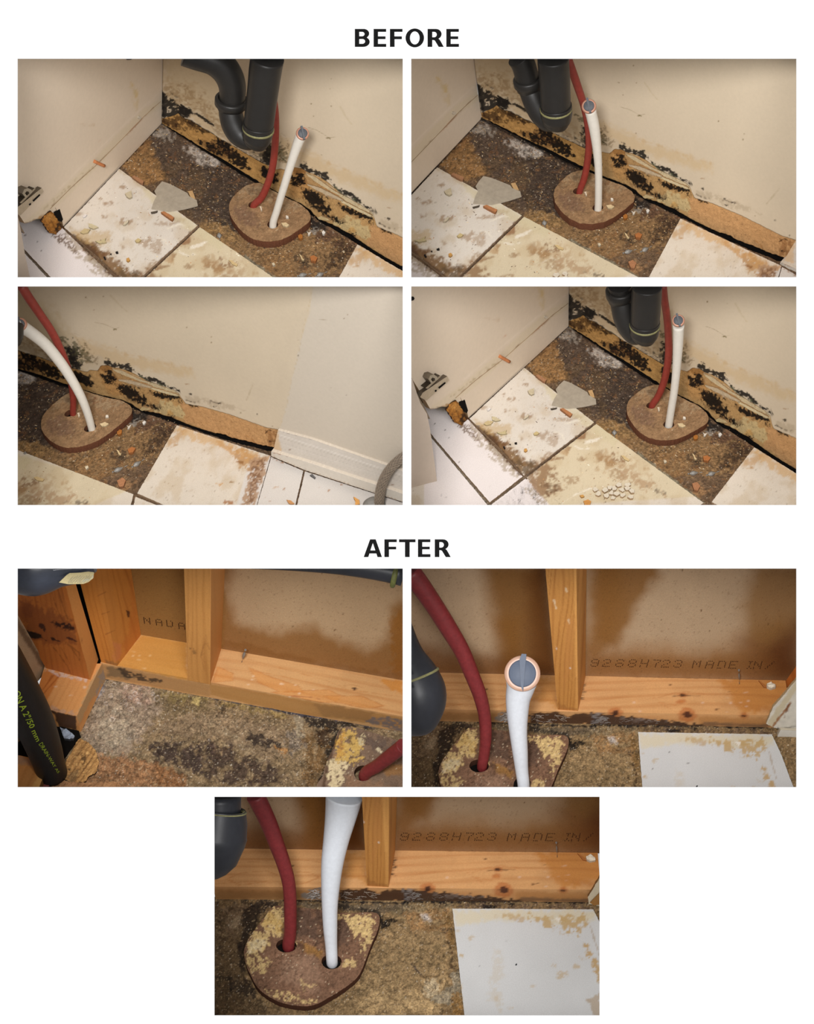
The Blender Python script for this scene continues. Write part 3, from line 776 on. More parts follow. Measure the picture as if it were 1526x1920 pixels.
def paint_subfloor(can):
    p = Paint(can, (112, 88, 66), 'f', GF)
    x, y = p.x, p.y
    p.var(22, .22, 4, 21)
    # dark zone in the middle, reddish-tan in front
    p.lay('1a', [(1000, 600), (1140, 520), (1526, 740), (2000, 1080), (1900, 1500), (1600, 1400), (1400, 1280), (1180, 980), (1000, 760)], (88, 72, 60), .9, 22, 16)
    p.lay('1b', [(0, 760), (380, 960), (180, 1100), (150, 1250), (240, 1400), (100, 1380), (-100, 1200)], (74, 60, 50), .75, 16, 10)
    p.lay('1a', [(830, 830), (920, 700), (1050, 640), (1100, 780), (1170, 950), (1010, 1010), (880, 930)], (152, 114, 72), .95, 8, 7)
    p.lay('1a', [(820, 800), (930, 690), (1000, 650), (1080, 660), (960, 760)], (104, 72, 44), .6, 8, 6)
    p.lay('1a', [(900, 860), (1120, 840), (1160, 960), (1010, 1000)], (160, 120, 76), .8, 5, 6)
    p.lay('1a', [(1060, 560), (1150, 520), (1250, 590), (1220, 640), (1100, 640)], (172, 160, 146), .7, 10, 9, sp=(7, .34, .15))
    p.lay('1a', [(1290, 690), (1420, 690), (1620, 800), (1560, 870), (1420, 800)], (190, 178, 166), .95, 10, 8, sp=(9, .26, .16))
    p.lay('1a', [(1350, 730), (1440, 790), (1530, 830)], (206, 192, 176), .8, 1.5, 1.5, st=1)
    p.lay('1a', [(1000, 760), (1500, 900), (1500, 1300), (1300, 1200)], (110, 86, 58), .4, 12, 10, sp=(12, .5, .1))
    p.lay('1b', [(0, 1300), (160, 1380), (420, 1480), (660, 1400), (820, 1330), (1000, 1380), (1160, 1460), (1060, 1640), (980, 1733), (500, 1733), (200, 1560), (-200, 1380)], (142, 110, 74), .9, 14, 14)
    p.lay('1b', [(0, 1260), (120, 1320), (240, 1440), (160, 1500), (-100, 1380)], (156, 122, 78), .7, 10, 10, sp=(9, .4, .15))
    p.lay('1b', [(820, 1340), (1000, 1350), (1160, 1440), (1120, 1560), (960, 1480), (860, 1440)], (92, 66, 52), .8, 9, 10, sp=(8, .38, .12))
    p.lay('1b', [(640, 1540), (760, 1560), (860, 1660), (720, 1660)], (70, 56, 44), .75, 8, 8, sp=(7, .42, .12))
    p.lay('4b', [(1060, 1260), (1190, 1280), (1100, 1390), (1050, 1400), (960, 1480), (900, 1420)], (64, 46, 34), .8, 6, 8, sp=(6, .42, .1))
    p.lay('1b', [(1000, 1400), (1160, 1450), (1050, 1620), (900, 1600)], (66, 50, 36), .6, 6, 8, sp=(4, .5, .08))
    p.lay('1X', [(280, 1040), (440, 1060), (560, 1100), (640, 1160), (420, 1200), (300, 1180), (230, 1140)], (38, 34, 32), .9, 5, 6, sp=(6, .36, .12))
    p.lay('1X', [(250, 1190), (330, 1130), (480, 1200), (350, 1240)], (150, 142, 132), .8, 3, 4, sp=(3, .58, .05))
    p.lay('1b', [(950, 1300), (1180, 1440), (1160, 1470), (900, 1340)], (132, 104, 80), .6, 5, 4)
    p.lay('4b', [(560, 1640), (760, 1560), (840, 1620), (760, 1700)], (168, 128, 88), .75, 8, 8, sp=(6, .45, .1))
    p.lay('4b', [(270, 1310), (420, 1420), (600, 1560), (800, 1720), (780, 1733), (560, 1600), (400, 1470), (255, 1330)], (136, 126, 104), .95, 2, 2)
    p.lay('4b', [(380, 1290), (640, 1330), (620, 1560), (420, 1440)], (150, 112, 72), .7, 10, 10, sp=(9, .42, .12))
    # joint bed under the tiles
    p.lay('4a', [(1455, 1080), (1110, 1330), (900, 1500), (600, 1733), (880, 1733), (910, 1520), (1130, 1350), (1480, 1100)], (92, 72, 56), .9, 2, 2)
    p.lay('4a', [(160, 1200), (620, 1730)], (132, 118, 100), .95, 1.5, .5, st=7)
    p.lay('4a', [(610, 1740), (800, 1600), (900, 1510)], (122, 104, 84), .95, 1.5, .8, st=7)
    # black shading painted into the floor colour against the walls
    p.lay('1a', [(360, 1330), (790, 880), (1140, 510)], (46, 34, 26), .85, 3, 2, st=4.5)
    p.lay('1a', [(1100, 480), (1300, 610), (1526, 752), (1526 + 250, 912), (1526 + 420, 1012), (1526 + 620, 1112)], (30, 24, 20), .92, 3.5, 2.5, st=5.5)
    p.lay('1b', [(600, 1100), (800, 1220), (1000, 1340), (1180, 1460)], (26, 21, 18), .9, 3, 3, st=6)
    p.grain(.42)
    p.speck(3.2, .80, (172, 142, 102), .6, 41, .05, mask=ss(.35, .6, fbm(x, y, 20, 2, 44)))
    p.speck(2.6, .90, (206, 190, 166), .7, 42, .05)
    p.speck(3.6, .78, (48, 36, 28), .6, 43, .08)
    p.speck(7, .76, (140, 96, 58), .45, 47, .08, mask=ss(.4, .65, fbm(x, y, 30, 2, 48)))
    return p

def dirt(p, s=0):
    p.var(40, .035, 3, 51 + s); p.speck(5, .80, (176, 150, 118), .28, 52 + s, .12); p.speck(2.6, .92, (120, 92, 66), .6, 53 + s, .04)
    n = fbm(p.x, p.y, 34, 4, 54 + s); m = ss(.52, .85, n) * .35
    p.c = p.c * (1 - m[:, None]) + rgb((186, 160, 120)) * m[:, None]
    return p

def paint_tile(can):
    p = Paint(can, (216, 204, 188), 'f', GF * 1.16)
    # each tile's own tone
    p.lay('1a', [(800, 860), (1440, 1330), (1000, 1733), (500, 1500), (360, 1330)], (217, 207, 194), 1, 4, 0)
    p.lay('1a', [(1440, 1330), (2400, 1900), (1000, 2100), (1000, 1733)], (210, 194, 164), 1, 4, 0)
    dirt(p)
    p.lay('4a', [(100, 950), (455, 1040), (900, 1505), (1100, 1740), (620, 1900), (100, 1900)], (228, 218, 214), 1, 2, 0)
    p.lay('3b', [(470, 1330), (300, 1420), (160, 1900), (1700, 1900), (1700, 1330)], (212, 204, 196), 1, 4, 0)
    # grime along the front joint of the corner tile
    p.lay('1a', [(440, 1400), (600, 1470), (720, 1560), (900, 1680), (1010, 1733), (760, 1733), (600, 1600)], (124, 90, 56), .9, 7, 9, sp=(8, .40, .12))
    p.lay('1a', [(520, 1480), (620, 1480), (700, 1560), (680, 1640), (560, 1540)], (106, 72, 42), .85, 6, 7, sp=(6, .38, .1))
    p.lay('4a', [(560, 1140), (700, 1180), (740, 1300), (990, 1420), (940, 1500), (820, 1460), (640, 1300)], (128, 98, 64), .9, 7, 9, sp=(8, .36, .13))
    p.lay('4a', [(820, 1380), (980, 1400), (990, 1440), (920, 1500), (840, 1440)], (96, 74, 50), .85, 6, 6, sp=(5, .34, .1))
    p.lay('4a', [(590, 1170), (680, 1190), (690, 1290), (640, 1280)], (92, 60, 34), .85, 5, 6, sp=(5, .38, .1))
    p.lay('4a', [(455, 1060), (600, 1150), (760, 1330), (890, 1490), (860, 1500), (700, 1340)], (80, 56, 38), .85, 2, 3, st=None)
    p.lay('1a', [(420, 1370), (760, 1380), (700, 1500), (560, 1460)], (190, 158, 104), .55, 8, 8)
    # joint edge grime
    p.lay('4a', [(1455, 1075), (1130, 1330), (905, 1505)], (104, 76, 54), .8, 3, 3, st=3, sp=(6, .32, .12))
    p.lay('4a', [(1300, 1200), (1390, 1130), (1400, 1180), (1330, 1230)], (140, 96, 60), .8, 5, 5)
    p.lay('4a', [(920, 1520), (1040, 1380), (1120, 1420), (1200, 1600), (1100, 1660), (1000, 1640)], (142, 108, 76), .85, 10, 12, sp=(10, .38, .12))
    p.lay('4a', [(1050, 1560), (1140, 1580), (1180, 1620), (1080, 1660)], (100, 72, 50), .7, 7, 8, sp=(6, .4, .1))
    p.lay('1a', [(1170, 1590), (1240, 1560), (1240, 1640)], (178, 142, 100), .7, 5, 5)
    p.lay('1a', [(1020, 1700), (1120, 1660), (1200, 1640)], (140, 104, 70), .7, 3, 3, st=4, sp=(5, .4, .1))
    # blotches on the corner tile
    for c, xx, yy, rx, ry, o in (('1a', 860, 1290, 50, 26, .7), ('1a', 1010, 1450, 50, 34, .6), ('1a', 690, 1255, 22, 18, .85), ('1a', 1100, 1490, 50, 60, .5), ('1a', 1260, 1280, 60, 26, .6),
                                 ('1a', 1160, 1310, 70, 16, .55), ('1a', 475, 1230, 26, 14, .6), ('1a', 820, 1495, 24, 10, .5), ('1a', 655, 1118, 14, 9, .8), ('1a', 715, 1145, 34, 12, .7),
                                 ('1a', 825, 1020, 16, 6, .7), ('1a', 1090, 1640, 60, 40, .6), ('1a', 1360, 1640, 30, 16, .6), ('1a', 1500, 1600, 26, 40, .5), ('4a', 1270, 1540, 60, 30, .6),
                                 ('4a', 1230, 1290, 30, 30, .6), ('2a', 1010, 1530, 50, 30, .8), ('2a', 1060, 1550, 40, 20, .8), ('2a', 1130, 1640, 70, 40, .6), ('2a', 810, 1565, 30, 14, .6)):
        q = [(xx + rx * math.cos(t), yy + ry * math.sin(t)) for t in np.linspace(0, 6.28, 12, endpoint=False)]
        p.lay(c, q, (150, 116, 80), o, 4, 5, sp=(5, .40, .12))
    for c, q in (('1a', [(1180, 1350), (1290, 1310), (1330, 1330)]), ('1a', [(1110, 1420), (1170, 1440), (1190, 1480)]), ('1a', [(1370, 1490), (1430, 1490), (1480, 1460)]),
                 ('1a', [(1280, 1530), (1340, 1560), (1400, 1550)]), ('4a', [(1180, 1730), (1300, 1650), (1420, 1600)]), ('4b', [(0, 1470), (100, 1430), (160, 1480)]),
                 ('2a', [(820, 1425), (880, 1400), (930, 1385)]), ('4a', [(1390, 1225), (1460, 1215), (1510, 1195)])):
        p.lay(c, q, (232, 222, 204), .8, 2, 2, st=2)
    p.lay('1a', [(1450, 1560), (1700, 1600), (1900, 1733), (1500, 1733)], (170, 134, 92), .5, 14, 14, sp=(12, .46, .12))
    # cream sealant patch along the far edge
    p.lay('1a', [(980, 1010), (1100, 1090), (1300, 1230), (1430, 1310), (1526, 1380), (1660, 1440), (1600, 1520), (1380, 1380), (1200, 1250), (1000, 1090)], (208, 194, 158), .6, 7, 5)
    p.lay('1a', [(780, 870), (900, 940), (960, 1000), (1010, 1040)], (190, 170, 136), .6, 3, 3, st=3)
    p.lay('1a', [(380, 1290), (560, 1120), (760, 910)], (196, 176, 150), .6, 4, 3, st=3, sp=(6, .4, .12))
    # white end tile: rubbings from the wet joint
    p.lay('4a', [(470, 1090), (700, 1290), (880, 1500), (820, 1520), (640, 1380), (480, 1180)], (176, 160, 140), .8, 4, 5, sp=(4, .52, .07))
    p.lay('4a', [(360, 1080), (460, 1100), (560, 1240), (500, 1220), (380, 1120)], (110, 86, 66), .85, 3, 5, sp=(3, .54, .05))
    p.lay('4a', [(900, 1560), (1080, 1700), (1040, 1733), (900, 1640)], (170, 152, 130), .8, 3, 5, sp=(3, .54, .06))
    for xx, yy in ((180, 1095), (265, 1140), (352, 1238), (290, 1205), (378, 1395), (620, 1590), (235, 1660), (270, 1675), (730, 1373), (170, 1350)):
        p.lay('4a', [(xx, yy), (xx + 6, yy - 6)], (84, 70, 60), .85, 1.2, 1, st=1.4)
    # right-hand tile by the wall
    p.lay('2b', [(620, 1270), (760, 1330), (960, 1420), (1150, 1520), (1300, 1600), (1250, 1640), (1050, 1530), (820, 1440), (640, 1360)], (206, 170, 122), .75, 6, 7, sp=(9, .36, .14))
    p.lay('2b', [(600, 1290), (690, 1330), (600, 1440), (510, 1440)], (190, 148, 98), .6, 6, 6, sp=(7, .4, .12))
    p.lay('2b', [(1090, 1540), (1240, 1580), (1300, 1680), (1200, 1740), (1100, 1640)], (178, 134, 84), .8, 7, 9, sp=(7, .42, .1))
    p.lay('2b', [(590, 1410), (630, 1425), (600, 1430)], (176, 136, 88), .8, 2, 2)
    p.lay('3b', [(0, 1190), (200, 1270), (400, 1350), (470, 1340), (430, 1420), (300, 1390), (100, 1290)], (196, 152, 100), .8, 6, 7, sp=(7, .38, .12))
    p.lay('3b', [(320, 1360), (440, 1360), (440, 1480), (380, 1600), (360, 1740), (240, 1740), (290, 1550)], (170, 136, 106), .9, 4, 5, sp=(4, .34, .12))
    p.lay('3b', [(330, 1380), (430, 1380), (410, 1500), (350, 1700), (290, 1740), (310, 1500)], (120, 84, 58), .8, 3, 4, sp=(3, .56, .06))
    p.lay('3b', [(215, 1390), (270, 1380), (260, 1420)], (140, 96, 54), .85, 2, 3)
    p.lay('3b', [(50, 1560), (100, 1560), (80, 1585)], (196, 148, 88), .8, 2, 3)
    p.lay('3b', [(155, 1550), (185, 1558)], (140, 100, 50), .8, 1.5, 2, st=2)
    p.lay('3b', [(110, 1700), (210, 1700), (200, 1733), (110, 1733)], (160, 104, 54), .85, 2, 3, sp=(4, .4, .1))
    p.lay('3b', [(470, 1350), (580, 1400)], (150, 104, 66), .8, 2, 2, st=2.4)
    for xx, yy in ((583, 1605), (435, 1670), (470, 1700), (1035, 1573), (935, 1617), (860, 1590)):
        p.lay('3b', [(xx, yy), (xx + 8, yy)], (160, 112, 70), .8, 1.5, 1.5, st=2.4)
    p.lay('3b', [(480, 1600), (540, 1590)], (190, 150, 110), .7, 1.5, 1.5, st=2, sp=(3, .5, .1))
    p.lay('3a', [(30, 1520), (160, 1520), (170, 1580), (60, 1580)], (140, 106, 74), .85, 6, 7, sp=(5, .4, .1))
    p.lay('3a', [(140, 1600), (420, 1640), (560, 1733), (100, 1733)], (170, 136, 100), .7, 8, 10, sp=(7, .46, .1))
    p.lay('3a', [(380, 1700), (540, 1700), (540, 1740)], (90, 72, 56), .7, 5, 6, sp=(5, .4, .1))
    return p

def paint_slab(can):
    p = Paint(can, (156, 122, 88), 'f', GF)
    x, y = p.x, p.y
    p.var(12, .12, 3, 61)
    p.lay('1b', [(250, 990), (480, 1010), (760, 1180), (600, 1200), (420, 1100), (220, 1100)], (172, 148, 116), .6, 8, 8, sp=(5, .46, .12))
    p.lay('1b', [(180, 1140), (320, 1200), (400, 1330), (300, 1330), (180, 1230)], (128, 98, 78), .7, 10, 8)
    p.lay('1b', [(280, 1010), (340, 1000), (400, 1060), (300, 1090)], (104, 82, 62), .7, 5, 6, sp=(4, .4, .1))
    p.lay('1b', [(480, 1040), (560, 1110), (500, 1130)], (110, 66, 40), .6, 3, 4, sp=(4, .4, .1))
    p.grain(.22)
    p.speck(2.8, .80, (190, 158, 116), .5, 62, .08); p.speck(2.8, .80, (100, 70, 50), .5, 63, .08); p.speck(3.5, .93, (216, 196, 162), .6, 64, .04)
    return p

def paint_edge(col, seed=71):
    def f(can):
        p = Paint(can, col, 'f', 1.0); p.var(6, .3, 3, seed); return p
    return f

HOLE_R = [(340, 1160), 38, 27]
HOLE_W = [(495, 1315), 43, 32]
SLAB = [(300, 1000), (390, 985), (480, 1035), (600, 1100), (700, 1145), (770, 1200), (795, 1245), (785, 1290), (720, 1345), (620, 1410), (545, 1440), (450, 1450), (350, 1432), (270, 1385), (200, 1310), (160, 1240), (150, 1170), (165, 1120), (205, 1070), (250, 1030)]

CHIPS = [  # name, label, crop, outline, height mm, colour, plane ('t' tile top, 'f' subfloor, 's' slab top)
 ('wood_peg', 'pinkish-brown wooden peg at the far edge of the corner tile', '1a', [(905, 935), (925, 925), (1000, 968), (992, 988), (975, 985)], 7, (178, 128, 92), 't'),
 ('wood_peg', 'orange pointed wooden peg in front of the grey film', '1a', [(1135, 1215), (1160, 1208), (1240, 1255), (1225, 1278)], 7, (190, 128, 84), 't'),
 ('wood_wedge', 'pale tan wooden wedge beside the tip of the grey film', '1a', [(1350, 1050), (1385, 1045), (1410, 1110), (1375, 1105)], 7, (206, 166, 116), 'f'),
 ('wood_stick', 'small dark stick on the tile just left of the orange peg', '1a', [(1055, 1215), (1110, 1205), (1105, 1216), (1062, 1226)], 3, (92, 80, 68), 't'),
 ('plaster_chip', 'cream curled plaster chip on tile left of grey film', '1a', [(850, 1068), (900, 1045), (908, 1095), (885, 1105), (862, 1090)], 5, (214, 198, 166), 't'),
 ('plaster_chip', 'tiny bright white plaster chip nearest the cabinet end', '1a', [(515, 1245), (535, 1230), (550, 1238), (535, 1255), (520, 1260)], 3, (240, 232, 226), 't'),
 ('plaster_flake', 'cream plaster flake, upper of the pair near cabinet end', '1a', [(560, 1305), (590, 1310), (640, 1335), (600, 1348), (565, 1335)], 4, (214, 198, 162), 't'),
 ('plaster_flake', 'cream plaster flake, lower of the pair near cabinet end', '1a', [(495, 1375), (530, 1345), (578, 1350), (560, 1375), (520, 1386)], 4, (210, 188, 142), 't'),
 ('plaster_flake', 'ragged cream plaster flake near corner tile brown stain', '1a', [(615, 1445), (660, 1440), (700, 1420), (690, 1440), (705, 1455), (650, 1462)], 4, (208, 190, 146), 't'),
 ('plaster_flake', 'narrow cream plaster flake on grey smudge mid corner tile', '1a', [(835, 1315), (850, 1290), (880, 1275), (875, 1295), (850, 1315)], 5, (218, 204, 176), 't'),
 ('plaster_chip', 'yellowish plaster chip beside the right-hand smudge on corner tile', '1a', [(930, 1440), (955, 1422), (980, 1435), (960, 1452), (940, 1455)], 4, (212, 188, 136), 't'),
 ('resin_chip', 'small orange chip near the front of the corner tile', '1a', [(862, 1582), (880, 1575), (892, 1595), (875, 1608), (862, 1600)], 4, (214, 160, 88), 't'),
 ('black_chip', 'black crumb, rightmost of three at corner tile front', '1a', [(775, 1530), (795, 1525), (798, 1540), (780, 1542)], 3, (30, 26, 24), 't'),
 ('black_chip', 'black crumb, middle of three at corner tile front', '1a', [(732, 1545), (744, 1543), (742, 1553)], 3, (34, 28, 24), 't'),
 ('black_chip', 'black crumb, leftmost of three at corner tile front', '1a', [(680, 1570), (692, 1568), (700, 1588), (690, 1590)], 3, (24, 22, 24), 't'),
 ('wood_chip', 'cream wood chip right of white pipe on round board', '1b', [(562, 1300), (600, 1298), (628, 1318), (610, 1330), (580, 1325)], 4, (226, 200, 156), 's'),
 ('white_chip', 'small white crumb near the corner of the round board', '1b', [(600, 1240), (618, 1245), (622, 1262), (600, 1260)], 4, (240, 228, 210), 's'),
 ('white_chip', 'small white hooked crumb beside red pipe hole', '1b', [(390, 1172), (405, 1170), (412, 1200), (402, 1205), (398, 1185)], 4, (236, 216, 188), 's'),
 ('resin_bead', 'amber bead lying right of the round board', '1b', [(697, 1400), (715, 1388), (733, 1398), (733, 1420), (712, 1428), (698, 1418)], 7, (176, 112, 50), 'f'),
 ('white_chip', 'bright white crumb on the dark subfloor by the wall', '1b', [(885, 1372), (900, 1362), (914, 1376), (903, 1392), (890, 1388)], 5, (236, 228, 218), 'f'),
 ('white_chip', 'branching white crumb beside the round board corner', '1b', [(765, 1365), (780, 1378), (800, 1370), (790, 1395), (775, 1402), (776, 1384)], 4, (226, 214, 196), 'f'),
 ('wood_curl', 'cream curled shaving on the brown subfloor', '1b', [(705, 1545), (722, 1560), (738, 1590), (745, 1585), (742, 1600), (724, 1590)], 4, (222, 194, 146), 'f'),
 ('brown_lump', 'orange-brown lump on subfloor before the round board', '1b', [(790, 1568), (820, 1558), (850, 1575), (835, 1605), (800, 1600)], 8, (178, 112, 62), 'f'),
 ('white_chip', 'small pale crumb on subfloor near front tile', '1b', [(488, 1620), (505, 1615), (515, 1630), (498, 1642)], 5, (220, 204, 174), 'f'),
 ('brown_lump', 'tan board lump at the front of the subfloor', '4b', [(700, 1560), (740, 1550), (765, 1580), (745, 1620), (715, 1610)], 8, (178, 124, 86), 'f'),
 ('wood_splinter', 'pale tan splinter lying on the middle front tile', '4b', [(138, 1338), (160, 1340), (205, 1375), (195, 1385), (160, 1368)], 3, (220, 192, 140), 't'),
 ('orange_chip', 'orange chip on tile near the braided hose', '3b', [(1135, 1665), (1180, 1690), (1185, 1725), (1150, 1733), (1150, 1700)], 5, (226, 164, 90), 't'),
 ('orange_chip', 'orange-brown torn chip lying between two white tiles', '3b', [(605, 1690), (640, 1695), (668, 1722), (640, 1725), (625, 1722)], 3, (206, 150, 98), 't'),
 ('metal_clip', 'dark grey clip on white tile before baseboard', '3b', [(790, 1495), (808, 1485), (835, 1512), (828, 1522), (808, 1508)], 4, (112, 108, 106), 't'),
 ('orange_chip', 'orange crumb, larger one at the front of the dirty tile', '4a', [(1365, 1700), (1400, 1688), (1425, 1702), (1415, 1733), (1375, 1733)], 4, (214, 150, 80), 't'),
 ('orange_chip', 'orange crumb, smaller one at the front of the dirty tile', '4a', [(1335, 1655), (1360, 1650), (1372, 1665), (1350, 1672)], 4, (214, 160, 90), 't'),
]
NAILS = [('screw', 'thin grey screw lying by the edge of the front tile', '1b', (70, 1385), (76, 1440), 7, (110, 116, 118)),
         ('nail', 'bright steel nail at the front of the subfloor', '1b', (835, 1728), (932, 1686), 7, (150, 146, 138)),
         ('nail', 'dark steel nail left of the bright one on the subfloor', '1b', (690, 1724), (805, 1702), 5, (92, 84, 74))]
LUMPS = [(10, 1610), (45, 1590), (85, 1600), (60, 1635), (100, 1640), (140, 1610), (150, 1650), (185, 1600), (225, 1620), (120, 1570), (190, 1570), (20, 1655), (75, 1672), (215, 1665), (-40, 1640), (-70, 1610)]

def pick(P, c, pts, pl='f'):
    return P.P(c, pts, pl)

def lineseg(a, b, xs):
    a, b = np.asarray(a), np.asarray(b)
    return np.interp(xs, [0], [0]) if 0 else a[1] + (np.asarray(xs, float) - a[0]) * (b[1] - a[1]) / (b[0] - a[0])

def before(k):
    global GW, GF
    GW, GF = (.70, .72) if k == 3 else (.84, .80)  # second-row left picture: same paints darkened to offset its stronger light
    P = Panel(k); d = P.d; x0, y0, x1, y1 = P.cr
    M, I = P.M, P.I
    f = lambda c, pts: P.P(c, pts, 'f'); w = lambda c, pts: P.P(c, pts, 'w'); l = lambda c, pts: P.P(c, pts, 'l')
    PF = P.F; PT = P.F.up(.007)                    # subfloor, tile tops
    C = f('px', [(303, 230)])[0]; R = f('px', [(754, 492)])[0]; L = f('px', [(118.6, 424.7)])[0]
    if k == 3: C = f('2a', [(560, 465)])[0]; R = T('3b', [(1526, 1745)])[0]; R = T('3b', [(482, 1345)])[0]
    C3, R3, L3 = PF.at([C])[0], PF.at([R])[0], PF.at([L])[0]
    top = {1: (305, 110), 2: (888, 110), 4: (1066.7, 537)}.get(k)
    u = np.array([0, 0, 1.])
    if top:
        n = np.cross(rays([top])[0], rays([C])[0]); n /= np.linalg.norm(n); u = u - n * (u @ n); u /= np.linalg.norm(u)
    PW = vplane(C3, R3, u)
    DW = PW.up(.006)                               # face of the drywall
    # ---- floor
    wl = lambda x: C[1] + (x - C[0]) * (R[1] - C[1]) / (R[0] - C[0])
    fe = np.array([canon(c, [q], 'w')[0] for c, q in (('1a', (1135, 508)), ('1a', (1526, 762)), ('1b', (250, 918)), ('1b', (420, 1018)), ('1b', (620, 1118)), ('1b', (800, 1240)),
                  ('1b', (900, 1312)), ('1b', (1000, 1364)), ('2b', (620, 1262)), ('2b', (800, 1352)), ('2b', (1000, 1448)), ('2b', (1405, 1612)), ('3b', (500, 1345)))])
    fe = app(M['w'], dens(fe, 6, closed=False, jit=.5, seed=8)); fe = fe[np.argsort(fe[:, 0])]
    if k != 3: fe = fe[fe[:, 0] > C[0]]; A = np.r_[[(x0, C[1] - 2), (C[0], C[1] - 1)], fe]
    else: A = fe
    ex = np.array([(x1 + 30, A[-1, 1] + (x1 + 30 - A[-1, 0]) * (.5 if k != 3 else .36))]) if A[-1, 0] < x1 else np.zeros((0, 2))
    A = np.r_[A, ex]
    A = np.r_[[(x0, np.interp(x0, A[:, 0], A[:, 1]))], A[(A[:, 0] > x0) & (A[:, 0] < x1)], [(x1, np.interp(x1, A[:, 0], A[:, 1]))]]
    A[:, 1] = np.minimum(A[:, 1], y1 - 1)
    rel = lambda can: (fbm(can[:, 0], can[:, 1], 9, 4, 91) - .5) * .004
    fo = sheet('floor', A, [(x0, y1), (x1, y1)], PF, paint_subfloor, 'subfloor_rot', step=1.7, relief=rel, inv=I['f'], thick=.004,
               kind='structure', label='stained brown subfloor strewn with crumbs ' + d, category='floor')
    # ---- tiles
    f4 = lambda pts: f('4a', pts)
    jt = 1
    tiles = []
    TL, TR, BR, BL_ = (895, 645), (1450, 1078), (893, 1500), (462, 1048)
    tiles.append(f('4a', [TL, TR, (1130, 1322), BR, (700, 1280), BL_]))
    sub = T('4b', [(800, 1726)])[0]; subc = [canon('4b', [(790, 1716)], 'f')[0]]
    Tr = canon('4a', [(1466, 1090)], 'f')[0]; Br = canon('4a', [(915, 1515)], 'f')[0]; S = subc[0]
    tiles.append(app(M['f'], np.array([Tr, S, S + (Br - Tr) * 1.03, Br])) if k != 3 else T('3a', [(-30, 1285), (918, 1648), (895, 1740), (870, 1800), (-30, 1800)]))
    # right tile by the wall, and those beyond it
    R1 = canon('3b', [(-134, 1102)], 'f')[0]; R2 = canon('3a', [(958, 1628)], 'f')[0]
    R1 = canon('3a', [(1262, 1100)], 'f')[0]
    R3_ = canon('3b', [(480, 1344)], 'f')[0]; R4 = canon('3b', [(366, 1740)], 'f')[0]
    wdir = (R3_ - R1) / np.linalg.norm(R3_ - R1); 
    tiles.append(app(M['f'], np.array([R1, R3_, R3_ + (R4 - R3_) * 1.15, R2 + (R4 - R3_) * .02])) if k != 3 else np.r_[T('3a', [(1262, 1100)]), T('3b', [(480, 1344), (366, 1745)]), T('3a', [(1190, 1745), (948, 1640)])])
    Q1 = canon('3b', [(484, 1352)], 'f')[0]; Q2 = canon('3b', [(738, 1462)], 'f')[0]; Q3 = canon('3b', [(672, 1740)], 'f')[0]; Q4 = canon('3b', [(372, 1740)], 'f')[0]
    if k in (3, 2):
        tiles.append(app(M['f'], np.array([Q1, Q2, Q2 + (Q3 - Q2) * 1.3, Q1 + (Q4 - Q1) * 1.3])))
        J1 = canon('3b', [(752, 1466)], 'f')[0]; J3 = canon('3b', [(688, 1740)], 'f')[0]
        E1 = canon('3b', [(1700, 1770)], 'f')[0]
        tiles.append(app(M['f'], np.array([J1, E1, E1 + (J3 - J1) * .6, J1 + (J3 - J1) * 1.3])))
    if k == 3: tiles.append(T('3a', [(935, 1668), (1160, 1756), (1150, 1900), (880, 1900)]))
    # front-left white tiles
    if k in (1, 4, 2):
        tiles.append(f('4a', [(440, 1046), (882, 1506), (622, 1712), (178, 1196), (60, 1040), (100, 900), (300, 950)]))
        tiles.append(f('4a', [(150, 1190), (602, 1730), (500, 1900), (-200, 1900), (-200, 1100)]))
        tiles.append(f('4a', [(905, 1524), (1110, 1750), (900, 1950), (636, 1728)]))
    # tile in front of the second one
    bl = canon('4a', [(924, 1524)], 'f')[0]
    vlong = S - Tr
    b2 = Br + (Br - Tr) * .03
    if k != 3: tiles.append(app(M['f'], np.array([bl, bl + vlong, bl + vlong + (Br - Tr) * .9, bl + (Br - Tr) * .9])))
    trel = lambda can: (fbm(can[:, 0], can[:, 1], 30, 2, 93) - .5) * .0006
    for q in tiles:
        q = clip(q, P.cr)
        if q is None or len(q) < 3 or abs(np.ptp(q[:, 0])) < 4 or np.ptp(q[:, 1]) < 3: continue
        prism('tile', q, PF, .007, 'dirty_tile', paint=paint_tile, step=2.4, jit=.35, inv=I['f'], parent=fo, edge=(150, 124, 98), relief=trel, seed=k)
    # ---- back wall: black sheet as shade in the gap, brown band, painted board above
    wx0 = C[0] if k != 3 else x0
    torn_c = [('1W', (14, 425)), ('1W', (120, 400)), ('1W', (200, 365)), ('1W', (270, 425)), ('1W', (350, 452)), ('1W', (430, 505)), ('1W', (520, 560)), ('1W', (620, 622)), ('1W', (700, 672)),
              ('1W', (800, 722)), ('1W', (860, 762)), ('1W', (1000, 842)), ('1W', (1100, 900)), ('1W', (1190, 945)), ('1b', (520, 878)), ('1b', (560, 872)), ('1b', (620, 890)), ('1b', (668, 862)), ('1b', (720, 868)),
              ('1X', (200, 400)), ('1X', (250, 436)), ('1X', (340, 462)), ('1X', (430, 510)), ('1X', (520, 570)), ('1X', (600, 640)), ('1X', (700, 722)), ('1X', (820, 790)), ('1X', (920, 850)), ('1X', (1040, 920)), ('1X', (1120, 990)), ('1X', (1120, 1050)), ('2b', (720, 1105)), ('2b', (850, 1145)), ('2b', (960, 1190)),
              ('2b', (1080, 1240)), ('2b', (1200, 1300)), ('2b', (1320, 1360)), ('2b', (1420, 1410)), ('2b', (1490, 1428)), ('3b', (545, 1140))]
